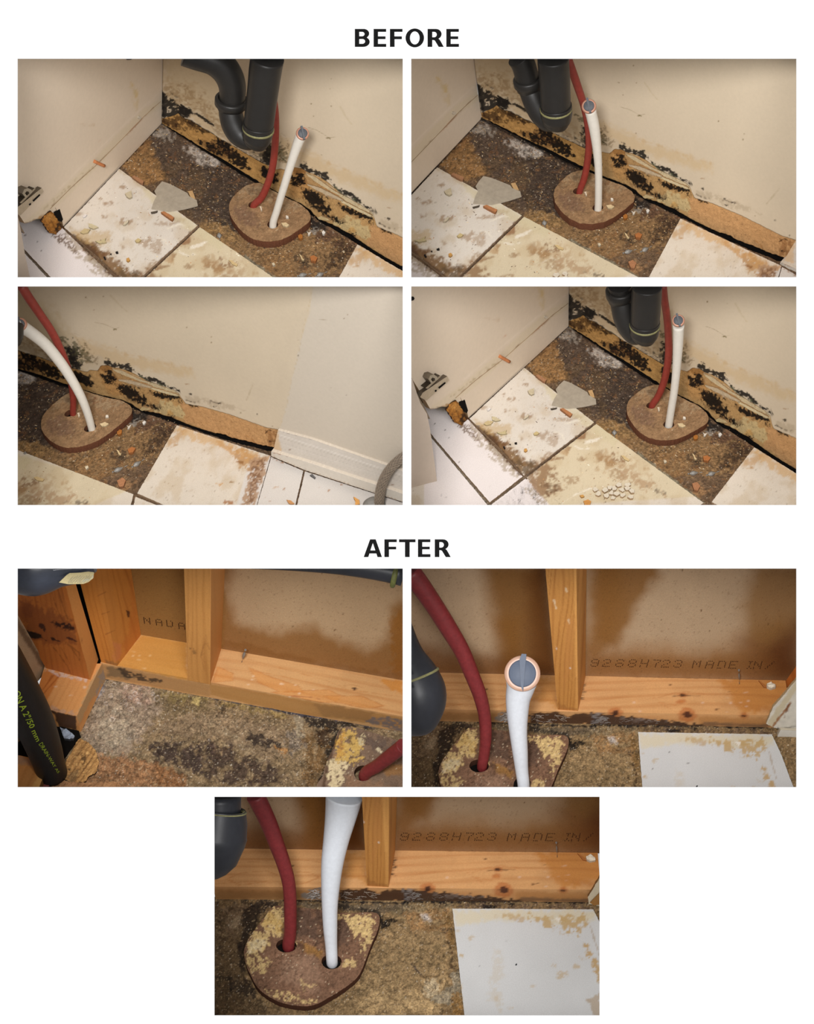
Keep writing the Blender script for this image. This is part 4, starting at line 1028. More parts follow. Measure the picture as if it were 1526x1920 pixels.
    base_c = [('1a', (1135, 507)), ('1a', (1300, 605)), ('1a', (1526, 742)), ('1b', (130, 815)), ('1b', (250, 892)), ('1b', (420, 995)), ('1b', (520, 1050)), ('1b', (620, 1100)), ('1b', (720, 1150)), ('1b', (800, 1205)), ('1b', (850, 1262)), ('1b', (930, 1300)), ('1b', (1000, 1330)),
              ('1b', (1100, 1385)), ('1b', (1200, 1452)), ('2b', (700, 1275)), ('2b', (800, 1325)), ('2b', (900, 1372)), ('2b', (1000, 1400)), ('2b', (1060, 1440)), ('2b', (1180, 1480)), ('2b', (1300, 1535)), ('2b', (1420, 1572)), ('3b', (515, 1285))]
    torn = np.array([canon(c, [q], 'w')[0] for c, q in torn_c]); base = np.array([canon(c, [q], 'w')[0] for c, q in base_c])
    torn = dens(torn, 3, closed=False, jit=.55, seed=4); base = dens(base, 4, closed=False, jit=.6, seed=5)
    torn = app(M['w'], torn); base = app(M['w'], base)
    torn = torn[np.argsort(torn[:, 0])]; base = base[np.argsort(base[:, 0])]
    end = T('3b', [(540, 1140)])[0] if k == 3 else w('3b', [(540, 1140)])[0]
    bx1 = min(x1, end[0])
    def cut(pl, a, b):
        pl = pl[(pl[:, 0] > a) & (pl[:, 0] < b)]
        return pl
    def yat(pl, x): return float(np.interp(x, pl[:, 0], pl[:, 1]))
    topx0 = (top[0] - (C[0] - top[0]) / (C[1] - top[1]) * 3) if top else x0
    Bt = np.r_[[(wx0, yat(torn, wx0 + 1))], cut(torn, wx0 + 1, min(bx1, x1)), [(bx1, yat(torn, bx1))]]
    if k == 3:
        bt = w('3b', [(545, 1143), (800, 1215), (1100, 1320), (1400, 1425), (1600, 1500)])
        Bt = np.r_[Bt, bt[1:]]; Bt = Bt[Bt[:, 0] <= x1 + 1]; Bt = np.r_[Bt, [(x1, yat(Bt, x1) + 2)]]
    elif bx1 < x1 - .5:
        Bt = np.r_[Bt, [(x1, yat(Bt, bx1) + (x1 - bx1) * .5)]]
    xs_top = (topx0, x1)
    wa_ = sheet('wall_back', [(xs_top[0], y0), (x1, y0)], Bt, DW, paint_drywall, 'drywall_paint', step=2.2, ystep=2.0, thick=.005, inv=I['w'], kind='structure', label='cream drywall with black mould along its foot ' + d, category='wall')
    # the band, extended down to its ragged foot; below it a black sheet painted as the gap's shade
    b1 = min(x1, bx1)
    At = np.array([(wx0, yat(torn, wx0 + 1) - 5)] + [(p[0], p[1] - 5) for p in cut(torn, wx0 + 1, b1)] + [(b1, yat(torn, b1) - 3)])
    Bb = np.array([(wx0, yat(base, wx0 + 1))] + [tuple(p) for p in cut(base, wx0 + 1, b1)] + [(b1, yat(base, b1))])
    sheet('torn_paper_band', At, Bb, PW.up(.001), paint_band, 'torn_paper', step=1.6, thick=.003, inv=I['w'], parent=wa_, label='brown paper band with black mould where the baseboard was',
          relief=lambda can: (fbm(can[:, 0], can[:, 1], 8, 3, 95) - .5) * .002)
    sheet('gap', [(wx0, C[1] - 6 if k != 3 else yat(base, wx0) - 6), (b1, yat(base, b1) - 6)] if 0 else np.c_[Bb[:, 0], Bb[:, 1] - 4], np.c_[Bb[:, 0], Bb[:, 1] + 16], PW.up(-.02),  # near-black sheet standing for the gap's shade
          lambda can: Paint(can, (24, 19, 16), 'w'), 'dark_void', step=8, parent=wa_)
    # curled torn layers standing off the wall
    for a_, th_, cc in (([(235, 450), (360, 500), (480, 590), (620, 690), (720, 740), (700, 760), (560, 690), (400, 590), (260, 490)], .004, (198, 178, 142)),
                        ([(250, 590), (420, 640), (560, 710), (720, 800), (710, 822), (540, 745), (380, 675), (255, 610)], .0045, (192, 172, 142)),
                        ([(700, 800), (860, 880), (1000, 950), (1090, 1000), (1075, 1015), (960, 970), (820, 900), (690, 825)], .0045, (206, 188, 150)),
                        ([(380, 1025), (430, 1005), (520, 1040), (545, 1070), (470, 1060), (400, 1050)], .006, (206, 180, 132)),
                        ([(150, 1), (150, 2), (151, 2)], 0, None)):
        if cc is None: continue
        q = clip(w('1X', a_), P.cr)
        if q is None or len(q) < 3: continue
        def pp(can, cc=cc):
            p = Paint(can, cc, 'w', GW); p.var(5, .12, 3, 97)
            return p
        prism('paper_strip', q, PW, th_, 'torn_paper', paint=pp, step=2.5, jit=.5, inv=I['w'], parent=wa_, edge=(150, 120, 84))
    if k in (3, 2):
        PB = PW.up(.012)
        bb = empty('baseboard_right', PB.at(w('3b', [(540, 1200)]))[0], 'white moulded baseboard stub with quarter-round at its foot ' + d, 'baseboard', kind='structure')
        def pb(can):
            p = Paint(can, (214, 204, 192), 'w', GW); p.var(30, .03, 3, 99)
            for dy, cc, s_ in ((28, (232, 224, 214), 2.2), (48, (186, 174, 162), .8), (84, (192, 182, 170), .7), (96, (224, 216, 206), .9), (130, (196, 186, 174), .7)):  # moulding's lit and shaded lines painted onto the flat board
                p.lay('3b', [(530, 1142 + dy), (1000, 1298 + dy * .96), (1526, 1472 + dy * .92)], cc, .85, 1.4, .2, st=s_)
            p.lay('3b', [(500, 1130), (545, 1140), (545, 1230), (560, 1300), (500, 1310)], (214, 176, 128), .7, 6, 5)
            p.lay('3b', [(480, 1312), (800, 1410), (1250, 1560), (1600, 1670)], (150, 128, 104), .6, 1.5, 1, st=1, sp=(10, .42, .1))
            for q in ([(620, 1290), (640, 1292)], [(1210, 1525), (1265, 1545)], [(1430, 1570), (1455, 1575)], [(1160, 1575), (1170, 1568)], [(975, 1450), (985, 1453)], [(638, 1385), (645, 1390)], [(1420, 1510), (1440, 1515)]):
                p.lay('3b', q, (130, 88, 60), .8, 1, .6, st=1.2)
            for q in ([(545, 1140), (600, 1160), (760, 1195), (920, 1245), (1000, 1275)], [(1290, 1368), (1340, 1375)]):
                p.lay('3b', q, (110, 90, 70), .7, 1.2, 1.2, st=1, sp=(5, .4, .1))
            return p
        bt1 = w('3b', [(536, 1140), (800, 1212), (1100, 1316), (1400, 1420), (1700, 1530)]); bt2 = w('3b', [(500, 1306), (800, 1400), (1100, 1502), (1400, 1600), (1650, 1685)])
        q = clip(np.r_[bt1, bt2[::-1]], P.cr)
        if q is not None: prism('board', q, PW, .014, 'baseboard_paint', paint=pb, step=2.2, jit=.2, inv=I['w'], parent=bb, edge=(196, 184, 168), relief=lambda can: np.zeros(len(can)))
        def pq(can):
            p = Paint(can, (218, 208, 194), 'w', GW); p.var(20, .03, 3, 98)
            p.lay('3b', [(480, 1340), (600, 1390), (760, 1455), (1000, 1535), (1300, 1630), (1600, 1730)], (176, 138, 96), .7, 1.5, .6, st=1.2)
            p.lay('3b', [(480, 1315), (560, 1330)], (160, 110, 66), .7, 1.5, 1, st=1.6)
            for q in ([(740, 1382), (790, 1390)], [(600, 1345), (612, 1350)], [(975, 1450), (990, 1452)]): p.lay('3b', q, (120, 84, 60), .8, 1, .6, st=1.1)
            return p
        m1 = w('3b', [(484, 1308), (800, 1404), (1100, 1504), (1400, 1602), (1650, 1687)]); m2 = w('3b', [(484, 1345), (740, 1452), (1000, 1538), (1300, 1636), (1650, 1748)])
        q = clip(np.r_[m1, m2[::-1]], P.cr)
        if q is not None:
            prism('quarter_round', q, PW, .024, 'baseboard_paint', paint=pq, step=2.2, jit=.2, inv=I['w'], parent=bb, edge=(196, 184, 168))
    # ---- left cabinet side
    if k != 3:
        PL = vplane(C3, L3, u)
        cb = empty('cabinet', L3, 'beige laminate cabinet side panel with rotted foot ' + d, 'cabinet')
        if k == 2:
            tp = [(x0 - 10, y0 - 10), (top[0] - .5, y0 - 10), tuple(C + [0, 1]), tuple(T('2a', [(0, 1062)])[0] + [-2.5, 3])]
            q = clip(tp, P.cr)
        else:
            q = l('4a', [(-100, -500), (1252, -500), (1250, 307), (850, 682), (455, 1042), (440, 1000), (415, 960), (372, 930), (350, 905), (318, 915), (285, 955), (240, 952), (190, 970), (152, 975), (118, 915), (60, 820), (-100, 560)])
            q[1] = (top[0] + (q[1][1] - top[1]) * (C[0] - top[0]) / (C[1] - top[1]), q[1][1]); q[2] = C + [0, 1]
            q = clip(q, P.cr)
        prism('side_panel', q, PL, .003, 'cabinet_paint', paint=paint_left, step=3.0, jit=.0, inv=I['l'], parent=cb, edge=(150, 118, 80), base=-.012)
        # lower plinth strip, a little proud
        st = l('1a', [(1136, 340), (1000, 462), (840, 628), (640, 832), (420, 1030), (262, 1190), (300, 1180), (350, 1270), (362, 1326), (560, 1110), (790, 866), (1000, 650), (1134, 507)])
        q = clip(st, P.cr)
        prism('plinth_strip', q, PL.up(.003), .0016, 'cabinet_paint', paint=paint_left, step=3.0, inv=I['l'], parent=cb, edge=(150, 124, 96))
        def bump(name, c, ctr, r, hgt, m, lab=None):
            q = l(c, [(ctr[0] + r * math.cos(t), ctr[1] + r * math.sin(t)) for t in np.linspace(0, 6.28, 10, endpoint=False)])
            if clip(q, P.cr) is not None and len(clip(q, P.cr)) > 4:
                prism(name, q, PL.up(.003), hgt, m, color=(196, 184, 166), step=2, parent=cb, label=lab)
        bump('screw_cap', '1a', (970, 468), 12, .003, 'painted_chip')
        # wooden peg sticking out
        if k in (1, 4):
            pg = l('1a', [(604, 812), (655, 838)])
            a = PL.up(.004).at(pg)
            tube('shelf_peg', [a[0], (a[0] + a[1]) / 2 + PL.n * .006, a[1] + PL.n * .012], [.0042] * 3, 'peg_wood', parent=cb, n=6, seg=14, label='short brown wooden peg stuck in the cabinet side')
            # hinge
            hg = mk_hinge(P, PL, l, cb)
            # rotten chipboard corner
            ro = l('4a', [(350, 900), (372, 925), (392, 960), (420, 1005), (452, 1045), (458, 1080), (440, 1120), (425, 1135), (390, 1098), (345, 1080), (318, 1050), (290, 1005), (278, 965), (305, 935)])
            def pr(can):
                p = Paint(can, (150, 100, 44), 'l', GL_); p.var(10, .35, 4, 101); p.wood(math.radians(60), 4, (70, 42, 20), .7, 5)
                p.lay('4a', [(400, 1000), (460, 1040), (450, 1110), (400, 1090)], (40, 26, 18), .9, 4, 6, sp=(4, .36, .1))
                p.lay('4a', [(330, 910), (400, 960), (380, 990), (300, 960)], (174, 126, 66), .6, 4, 4)
                return p
            prism('rotten_chipboard', ro, PL.up(.0), .005, 'particle_board', paint=pr, step=2, jit=.8, inv=I['l'], parent=cb, edge=(60, 38, 22), label='swollen orange-brown rotten chipboard corner',
                  relief=lambda can: (fbm(can[:, 0], can[:, 1], 4, 3, 103) - .3) * .008)
            bk = l('4a', [(380, 918), (424, 898), (450, 985), (440, 1005), (412, 985), (385, 950)])
            prism('black_recess', bk, PL.up(.001), .004, 'dark_void', color=(30, 27, 27), step=3, parent=cb, label='black exposed notch in the plinth strip')
            # door at the far left
            dq = P.P('4a', [(-30, 690), (10, 740), (45, 850), (75, 930), (125, 1010), (150, 1140), (190, 1440), (226, 1740), (230, 1800), (-300, 1800), (-300, 690)], 'l') if k == 4 else T('1a', [(-30, 1240), (5, 1260), (30, 1380), (60, 1560), (98, 1733), (105, 1790), (-100, 1790), (-100, 1240)])
            q = clip(dq, P.cr)
            if q is not None:
                nrm = Plane(PL.at([q.mean(0)])[0] * .97 + CAM * .03, (0.35, -1, 0.1))
                prism('door', q, nrm, .0, 'cabinet_paint', paint=lambda can: Paint(can, (184, 168, 152), 'l', 1.0).var(60, .04), step=5, base=-.016, edge=(150, 128, 104), parent=cb)
        # screw hole / dark spot at the top
        if k == 1:
            prism('hinge_hole', T('1a', [(860, 0), (918, 0), (900, 12), (868, 14)]) - [0, 1], PL.up(.003), .002, 'dark_void', color=(30, 20, 14), step=3, parent=cb, label='dark brown hole at the top of the cabinet side')
        if k == 4:
            prism('peg_hole', T('4a', [(2, 85), (18, 82), (27, 95), (20, 110), (2, 114)]), PL.up(.003), .002, 'dark_void', color=(110, 70, 40), step=3, parent=cb)
    # ---- round-nosed particle board round the pipes
    so = f('1b', SLAB)
    Q = clip(so, P.cr)
    hr = lambda hh: f('1b', [(hh[0][0] + hh[1] * math.cos(t), hh[0][1] + hh[2] * math.sin(t)) for t in np.linspace(0, 2 * math.pi, 16, endpoint=False)])
    HT = .02
    if k == 2: so = dens(so, 5)
    prism('pipe_collar_board', smooth_poly(so), PF, HT, 'particle_board', paint=paint_slab, step=1.9, jit=.35, holes=[hr(HOLE_R), hr(HOLE_W)], inv=I['f'], edge=(92, 56, 38), edge_gain=.7,
          relief=lambda can: (fbm(can[:, 0], can[:, 1], 7, 3, 105) - .5) * .0016,
          label='brown round-nosed particle board with two pipe holes ' + d, category='board', seed=3)
    PS = PF.up(HT)
    for hh in (HOLE_R, HOLE_W):  # black discs on the subfloor stand for shade inside the pipe holes
        prism('floor_hole', f('1b', [(hh[0][0] + hh[1] * .95 * math.cos(t), hh[0][1] + 10 + hh[2] * .95 * math.sin(t)) for t in np.linspace(0, 6.28, 14, endpoint=False)]), PF, .004, 'dark_void', color=(16, 12, 10), step=4, parent=fo, label='dark hole round a pipe')  # black disc standing for the hole's shade
    # ---- grey film scrap
    if k != 3:
        gf = f('1a', [(1145, 972), (1200, 990), (1280, 1030), (1345, 1065), (1360, 1090), (1420, 1122), (1428, 1165), (1340, 1188), (1270, 1202), (1200, 1212), (1060, 1190), (1080, 1130), (1102, 1088), (1084, 1050), (1110, 1010)])
        prism('film_scrap', gf, PT, .0025, 'grey_film', color=(150, 142, 130), step=3, base=.0008, label='grey translucent film scrap across tile and subfloor ' + d, category='scrap')
    # ---- chips
    pl = {'t': PT, 'f': PF, 's': PS}
    for nm, lb, c, q, hh, cc, on in CHIPS:
        q = f(c, q)
        cq = clip(q, (x0 + 1, y0 + 1, x1 - 1, y1 - 1))
        if cq is None or len(cq) < 3 or np.ptp(cq[:, 0]) < 1.5: continue
        if sdf(np.array([q[:, 0].mean()]), np.array([q[:, 1].mean()]), np.array([(P.r[0], P.r[1]), (P.r[2], P.r[1]), (P.r[2], P.r[3]), (P.r[0], P.r[3])], float))[0] > 0: continue
        prism(nm, cq, pl[on], hh * .001, 'painted_chip', color=tuple(int(v * .9) for v in cc), step=2.2, jit=.3, label=lb + ' ' + d, category='debris', edge=tuple(int(v * .72) for v in cc),
              relief=lambda can: (fbm(can[:, 0], can[:, 1], 3, 2, 107) - .5) * .0009)
    for nm, lb, c, a, b, wd_, cc in NAILS:
        q = f(c, [a, b])
        if not (P.r[0] < q[:, 0].min() and q[:, 0].max() < P.r[2] and P.r[1] < q[:, 1].min() and q[:, 1].max() < P.r[3]): continue
        a3 = PF.up(.0028).at(q); r = .0011
        D = a3[1] - a3[0]
        tube(nm, [a3[0], a3[0] + D * .06, a3[0] + D * .08, a3[0] + D * .9, a3[1]], [r * 2.2, r * 2.2, r, r, r * .3], 'steel', n=16, seg=8, label=lb + ' ' + d, category='fastener')
    if k == 4 or k == 2:
        rnd = random.Random(5)
        for i, (cx, cy) in enumerate(LUMPS):
            q = [(cx + (17 + rnd.random() * 13) * math.cos(t + i), cy + (14 + rnd.random() * 10) * math.sin(t + i)) for t in [j * 1.25 + rnd.random() * .7 for j in range(5)]]
            q = f('4b', q); cq = clip(q, (x0 + 1, y0 + 1, x1 - 1, y1 - 2))
            if cq is None or len(cq) < 3 or np.ptp(cq[:, 1]) < 2: continue
            prism('mortar_lump', cq, PT, .004 + .003 * rnd.random(), 'painted_chip', color=(206, 194, 174), step=2.4, jit=.3, edge=(160, 134, 104), label='white mortar lump in the cluster on front tile ' + d,
                  category='debris', group='white mortar lumps ' + d)
    crumbs(P, PF, PT, k)
    pipes_before(P, k, PF, PS, f)

def smooth_poly(q):
    q = np.asarray(q); n = len(q); out = []
    for i in range(n):
        p0, p1, p2, p3 = q[i - 1], q[i], q[(i + 1) % n], q[(i + 2) % n]
        for t in (0, .33, .66):
            out.append(.5 * ((2 * p1) + (-p0 + p2) * t + (2 * p0 - 5 * p1 + 4 * p2 - p3) * t * t + (-p0 + 3 * p1 - 3 * p2 + p3) * t ** 3))
    return np.array(out)

def crumb_mesh(name, pts3, sizes, cols, nrm, seed, **kw):
    rnd = np.random.RandomState(seed); V = []; Fc = []; Cc = []
    nrm = np.asarray(nrm); a = np.cross(nrm, [.3, .5, .81]); a /= np.linalg.norm(a); b = np.cross(nrm, a)
    for p, s, c in zip(pts3, sizes, cols):
        k = 5; th = np.sort(rnd.uniform(0, 2 * np.pi, k)); ang = rnd.uniform(0, 6.28); el = rnd.uniform(1, 3.0)
        base = len(V)
        ca, sa = math.cos(ang), math.sin(ang); A = a * ca + b * sa; B = -a * sa + b * ca
        for t in th: V.append(p + A * math.cos(t) * s * el + B * math.sin(t) * s)
        V.append(p + nrm * s * rnd.uniform(.6, 1.2) + A * s * rnd.uniform(-.5, .5))
        for i in range(k): Fc.append((base + i, base + (i + 1) % k, base + k))
        Cc += [c] * (k + 1)
    return mk(name, np.array(V), Fc, 'painted_chip', np.array(Cc), **kw)

def crumbs(P, PF, PT, k):
    rnd = np.random.RandomState(20 + k)
    area_ = canon('1a', [(1000, 640), (1140, 530), (1526, 770), (2150, 1120), (2700, 1450), (2500, 1733), (1900, 1640), (1440, 1290), (1180, 980), (830, 860)], 'f')
    q = rnd.uniform((P.r[0] + 2, P.r[1] + 2), (P.r[2] - 2, P.r[3] - 2), (9000, 2)); c = app(P.I['f'], q)
    ok = sdf(c[:, 0], c[:, 1], area_) < -2
    so = canon('1b', SLAB, 'f'); ok &= sdf(c[:, 0], c[:, 1], so) > 4
    ok &= fbm(c[:, 0], c[:, 1], 25, 2, 7) > rnd.uniform(.25, .75, len(c))
    q = q[ok][:480]
    pal = [rgb(v) for v in ((190, 158, 110), (160, 124, 80), (206, 190, 162), (150, 106, 66), (100, 76, 54), (180, 138, 84), (66, 52, 42))]
    crumb_mesh('crumbs', PF.at(q) + PF.n * .001, rnd.uniform(.0005, .0016, len(q)), [pal[i] for i in rnd.randint(0, len(pal), len(q))], PF.n, k, kind='stuff',
               label='fine tan and white crumbs scattered over subfloor ' + P.d, category='crumbs')
    if k == 3: area2 = canon('3a', [(0, 1330), (930, 1670), (900, 1733), (0, 1733)], 'f')
    else: area2 = canon('1a', [(480, 1250), (820, 950), (1400, 1340), (2300, 1800), (1100, 2300), (700, 1600)], 'f')
    q = rnd.uniform((P.r[0] + 2, P.r[1] + 2), (P.r[2] - 2, P.r[3] - 2), (2600, 2)); c = app(P.I['f'], q)
    ok = (sdf(c[:, 0], c[:, 1], area2) < -2) & (fbm(c[:, 0], c[:, 1], 30, 2, 8) > rnd.uniform(.3, .9, len(c)))
    q = q[ok][:420]
    pal = [rgb(v) for v in ((214, 190, 150), (150, 116, 80), (232, 222, 204), (186, 140, 92), (90, 70, 54))]
    if len(q): crumb_mesh('tile_crumbs', PT.at(q) + PT.n * .0006, rnd.uniform(.0005, .0015, len(q)), [pal[i] for i in rnd.randint(0, len(pal), len(q))], PF.n, k + 9, kind='stuff',
               label='sparse crumbs and shavings over the dirty tiles ' + P.d, category='crumbs')

mat('peg_wood', .6, .1, 200, .1, .3, col=(172, 108, 66))
def mk_hinge(P, PL, l, cb):
    hg = prism('hinge', l('4a', [(70, 878), (92, 842), (285, 712), (300, 742), (120, 905), (108, 900)]), PL.up(.003), .012, 'steel_paint', color=(176, 162, 140), step=4, parent=cb, edge=(96, 84, 70), label='bright metal concealed hinge')
    lp = l('4a', [(158, 768), (136, 736), (150, 706), (178, 698), (206, 716), (212, 738), (190, 750), (186, 728), (168, 722), (156, 736), (172, 760)])
    prism('hinge_arm', lp, PL.up(.003), .018, 'steel_paint', color=(160, 150, 132), step=3, parent=hg, edge=(110, 98, 82))
    prism('hinge_slot', l('4a', [(214, 800), (268, 758), (274, 768), (222, 812)]), PL.up(.015), .0006, 'dark_void', color=(20, 16, 14), step=3, parent=hg)
    prism('hinge_slot', l('4a', [(186, 826), (200, 818), (202, 832), (190, 838)]), PL.up(.015), .0006, 'dark_void', color=(20, 16, 14), step=3, parent=hg)
    prism('hinge_plate', l('4a', [(112, 806), (228, 706), (240, 712), (130, 812)]), PL.up(.003), .015, 'steel_paint', color=(150, 138, 118), step=3, parent=hg, edge=(70, 60, 48))
    q = l('4a', [(22, 846), (46, 850), (92, 930), (150, 1050), (142, 1052), (96, 990), (100, 1036), (88, 1036), (40, 930)])
    prism('hinge_cup', q, PL.up(.003), .009, 'steel_paint', color=(120, 104, 84), step=3, parent=hg, edge=(80, 60, 40))
    return hg
mat('steel_paint', .4, .12, 120, .08, .5, metal=.35)

def ring_cap(P, c3, axis, r, parent, mats=('copper', 'plug_grey')):
    lathe('copper_ring', c3, axis, [(-.006, r * .98), (-.004, r * 1.08), (.0, r * 1.1), (.003, r * 1.05), (.004, r * .9), (.0035, r * .78)], 'copper', parent, label='pinkish copper crimp ring')
    cp = lathe('end_plug', c3, axis, [(-.004, r * .8), (.005, r * .8), (.0065, r * .72), (.0068, 0)], 'plug_grey', parent, label='dark grey end plug')
    a = np.cross(axis, [1, .2, .1]); a /= np.linalg.norm(a); b = np.cross(axis, a)
    b = b if abs(b @ up) > abs(a @ up) else a
    s = np.cross(axis, b); s /= np.linalg.norm(s)
    t = r * .16; V = []
    for z in (.004, .011):
        for (uu, vv) in ((-1.15, -1), (1.15, -1), (1.15, 1), (-1.15, 1)):
            V.append(c3 + axis * z + b * uu * r + s * vv * t)
    mk('plug_rib', V, [(0, 1, 2, 3), (4, 5, 6, 7), (0, 1, 5, 4), (1, 2, 6, 5), (2, 3, 7, 6), (3, 0, 4, 7)], 'plug_grey', parent=cp)

def cutpath(pts, wd, ymin=-11.0, xmin=-12.0):
    """end a path just outside the opening (its crop coordinates)"""
    o, w_ = [], []
    ins = lambda p: p[1] >= ymin and p[0] >= xmin
    for i, (p, q) in enumerate(zip(pts, wd)):
        if i and ins(p) != ins(pts[i - 1]):
            a, b = (pts[i - 1], p); t = 1.0
            if (a[1] < ymin) != (b[1] < ymin): t = (ymin - a[1]) / (b[1] - a[1])
            elif b[0] != a[0]: t = (xmin - a[0]) / (b[0] - a[0])
            o.append((a[0] + (b[0] - a[0]) * t, a[1] + (b[1] - a[1]) * t)); w_.append(wd[i - 1] + (q - wd[i - 1]) * t)
        if ins(p): o.append(p); w_.append(q)
    return o, w_

def pipes_before(P, k, PF, PS, f):
    d = P.d
    c0 = {1: '1b', 2: '2a', 3: '3a', 4: '4b'}[k]
    s = lambda pts: T(c0, pts)
    E = {1: dict(wp=[(497, 1325), (530, 1200), (590, 1000), (645, 820), (700, 660), (722, 605)], ww=[58, 58, 62, 68, 82, 88], rp=[(345, 1168), (400, 1110), (450, 1010), (490, 880), (513, 700), (520, 560), (515, 400), (495, 280), (470, 200)], rw=[58, 58, 58, 56, 58, 56, 54, 54, 54], ring=(732, 594), rr=50),
         2: dict(wp=[(1480, 1195), (1484, 1050), (1482, 850), (1468, 680), (1445, 520), (1418, 405)], ww=[58, 58, 62, 74, 88, 92], rp=[(1333, 1060), (1370, 950), (1396, 820), (1408, 680), (1398, 520), (1370, 380), (1315, 210), (1255, 40), (1220, -60)], rw=[52, 54, 56, 56, 56, 58, 64, 68, 68], ring=(1408, 378), rr=56),
         3: dict(wp=[(588, 1128), (565, 1040), (510, 890), (430, 740), (330, 590), (200, 440), (90, 355), (10, 305), (-40, 285)], ww=[58, 62, 70, 78, 86, 92, 98, 104, 106], rp=[(440, 1012), (442, 930), (430, 800), (395, 640), (340, 500), (265, 350), (170, 210), (70, 60), (10, -40)], rw=[50, 50, 52, 56, 62, 66, 70, 76, 76], ring=(22, 302), rr=52),
         4: dict(wp=[(515, 1098), (530, 1000), (556, 840), (576, 650), (588, 450), (592, 310)], ww=[60, 60, 62, 68, 82, 90], rp=[(383, 945), (425, 880), (465, 790), (495, 680), (513, 540), (512, 400), (500, 240), (480, 100), (465, -60)], rw=[54, 54, 56, 58, 60, 60, 60, 60, 60], ring=(590, 272), rr=49)}[k]
    E['rp'], E['rw'] = cutpath(E['rp'], E['rw'])
    if k == 3: E['wp'], E['ww'] = cutpath(E['wp'], E['ww'])
    bw = PS.at(s([E['wp'][0]]))[0]; br = PS.at(s([E['rp'][0]]))[0]
    Pw = Plane(bw, (0, 1, 0)); Pr = Plane(br, (0, 1, 0))
    # red pipe
    t = empty('red_pipe', br, 'red plastic water pipe curving up behind white one ' + d, 'pipe')
    pts = s(E['rp']); 
    P3 = Pr.at(pts); P3 = np.r_[[P3[0] - [0, 0, .017]], P3]; rw_ = [E['rw'][0]] + E['rw']
    R = np.array(rw_) * S1 / 2 * depth(P3) / F
    tube('tube', P3, R, 'red_plastic', t, 50, 20)
    t = empty('white_pipe', bw, 'white plastic water pipe with copper ring and plug ' + d, 'pipe')
    P3 = Pw.at(s(E['wp'])); P3 = np.r_[[P3[0] - [0, 0, .017]], P3]; ww_ = [E['ww'][0]] + E['ww']
    R = np.array(ww_) * S1 / 2 * depth(P3) / F
    o, (C_, rr, A_, B_, tg) = tube('tube', P3, R, 'white_plastic', t, 44, 22)
    c3 = Pw.at(s([E['ring']]))[0]
    r = E['rr'] * S1 * depth([c3])[0] / F * .95
    toc = CAM - c3; toc /= np.linalg.norm(toc)
    ax = tg[-1] * .35 + toc * .9; ax /= np.linalg.norm(ax)
    ring_cap(P, c3 + toc * r * .3, ax, r, t)
    # drain trap
    if k in (1, 2, 4):
        D = {1: dict(tail=[(480, -140), (452, 0), (418, 250), (383, 535)], tw=[274, 268, 250, 238], hub=[(383, 515), (375, 590), (362, 640), (335, 690)], hw=[246, 242, 220, 120], seam=(382, 555),
                     arm=[(360, 628), (300, 640), (235, 600), (190, 530), (166, 450), (160, 380)], aw=[150, 170, 190, 195, 190, 190], nut=[(162, 400), (168, 322)], nw=[205, 262],
                     upr=[(172, 330), (178, 260), (166, 180), (120, 90), (40, 20), (-110, -30), (-200, -60)], uw=[205, 212, 222, 232, 236, 236, 236]),
             2: dict(tail=[(1118, -140), (1124, 0), (1136, 180), (1146, 385)], tw=[250, 250, 246, 238], hub=[(1147, 370), (1150, 440), (1144, 490), (1125, 550)], hw=[250, 250, 225, 120], seam=(1147, 398),
                     arm=[(1130, 500), (1090, 500), (1040, 450), (990, 370), (955, 290), (935, 230)], aw=[140, 160, 180, 180, 176, 176], nut=[(935, 240), (922, 160)], nw=[196, 236],
                     upr=[(920, 170), (905, 100), (880, 30), (820, -60), (730, -130)], uw=[190, 190, 190, 190, 190]),
             4: dict(tail=[(350, -140), (342, 0), (334, 150), (326, 290)], tw=[244, 240, 238, 230], hub=[(326, 275), (322, 340), (314, 385), (290, 430)], hw=[238, 236, 216, 120], seam=(325, 305),
                     arm=[(300, 375), (250, 385), (205, 330), (165, 240), (145, 150), (135, 90)], aw=[140, 160, 180, 184, 180, 180], nut=[(134, 110), (128, 30)], nw=[196, 232],
                     upr=[(128, 40), (124, -40), (100, -120), (40, -200)], uw=[190, 190, 190, 190])}[k]
        yb = min(bw[1], br[1]) - .02
        Pt = Plane((0, yb - .04, 0), (0, 1, 0)); Pa = Plane((0, yb + .01, 0), (0, 1, 0))
        t = empty('drain_trap', Pt.at(s([D['hub'][-1]]))[0], 'black plastic drain trap hanging over the subfloor ' + d, 'pipe')
        def ww(pts, wd, pl):
            pts, wd = cutpath(pts, wd)
            P3 = pl.at(s(pts)); return P3, np.array(wd) * S1 / 2 * depth(P3) / F
        a, b = ww(D['tail'], D['tw'], Pt); tube('tailpipe', a, b, 'black_plastic', t, 24, 32)
        a, b = ww(D['hub'], D['hw'], Pt); b[-1] *= .75
        # rounded lower elbow
        e = a[-1] + (a[-1] - a[-2]) * .12
        tube('lower_hub', np.r_[a, [e]], np.r_[b, [b[-1] * .4]], 'black_plastic', t, 26, 32)
        sc = Pt.at(s([D['seam']]))[0]; ax = a[0] - a[1]; ax /= np.linalg.norm(ax)
        rr_ = b[0] * 1.0
        lathe('sealant_ring', sc, ax, [(-.004, rr_ * .95), (-.003, rr_ * 1.035), (.001, rr_ * 1.035), (.003, rr_ * .95)], 'yellow_sealant', t, label='yellowish sealant line round the joint', seg=36)
        pls = [Pt, Pt] + [Pa] * (len(D['arm']) - 2)
        yy = np.linspace(Pt.p[1] + .008, Pa.p[1], len(D['arm']))
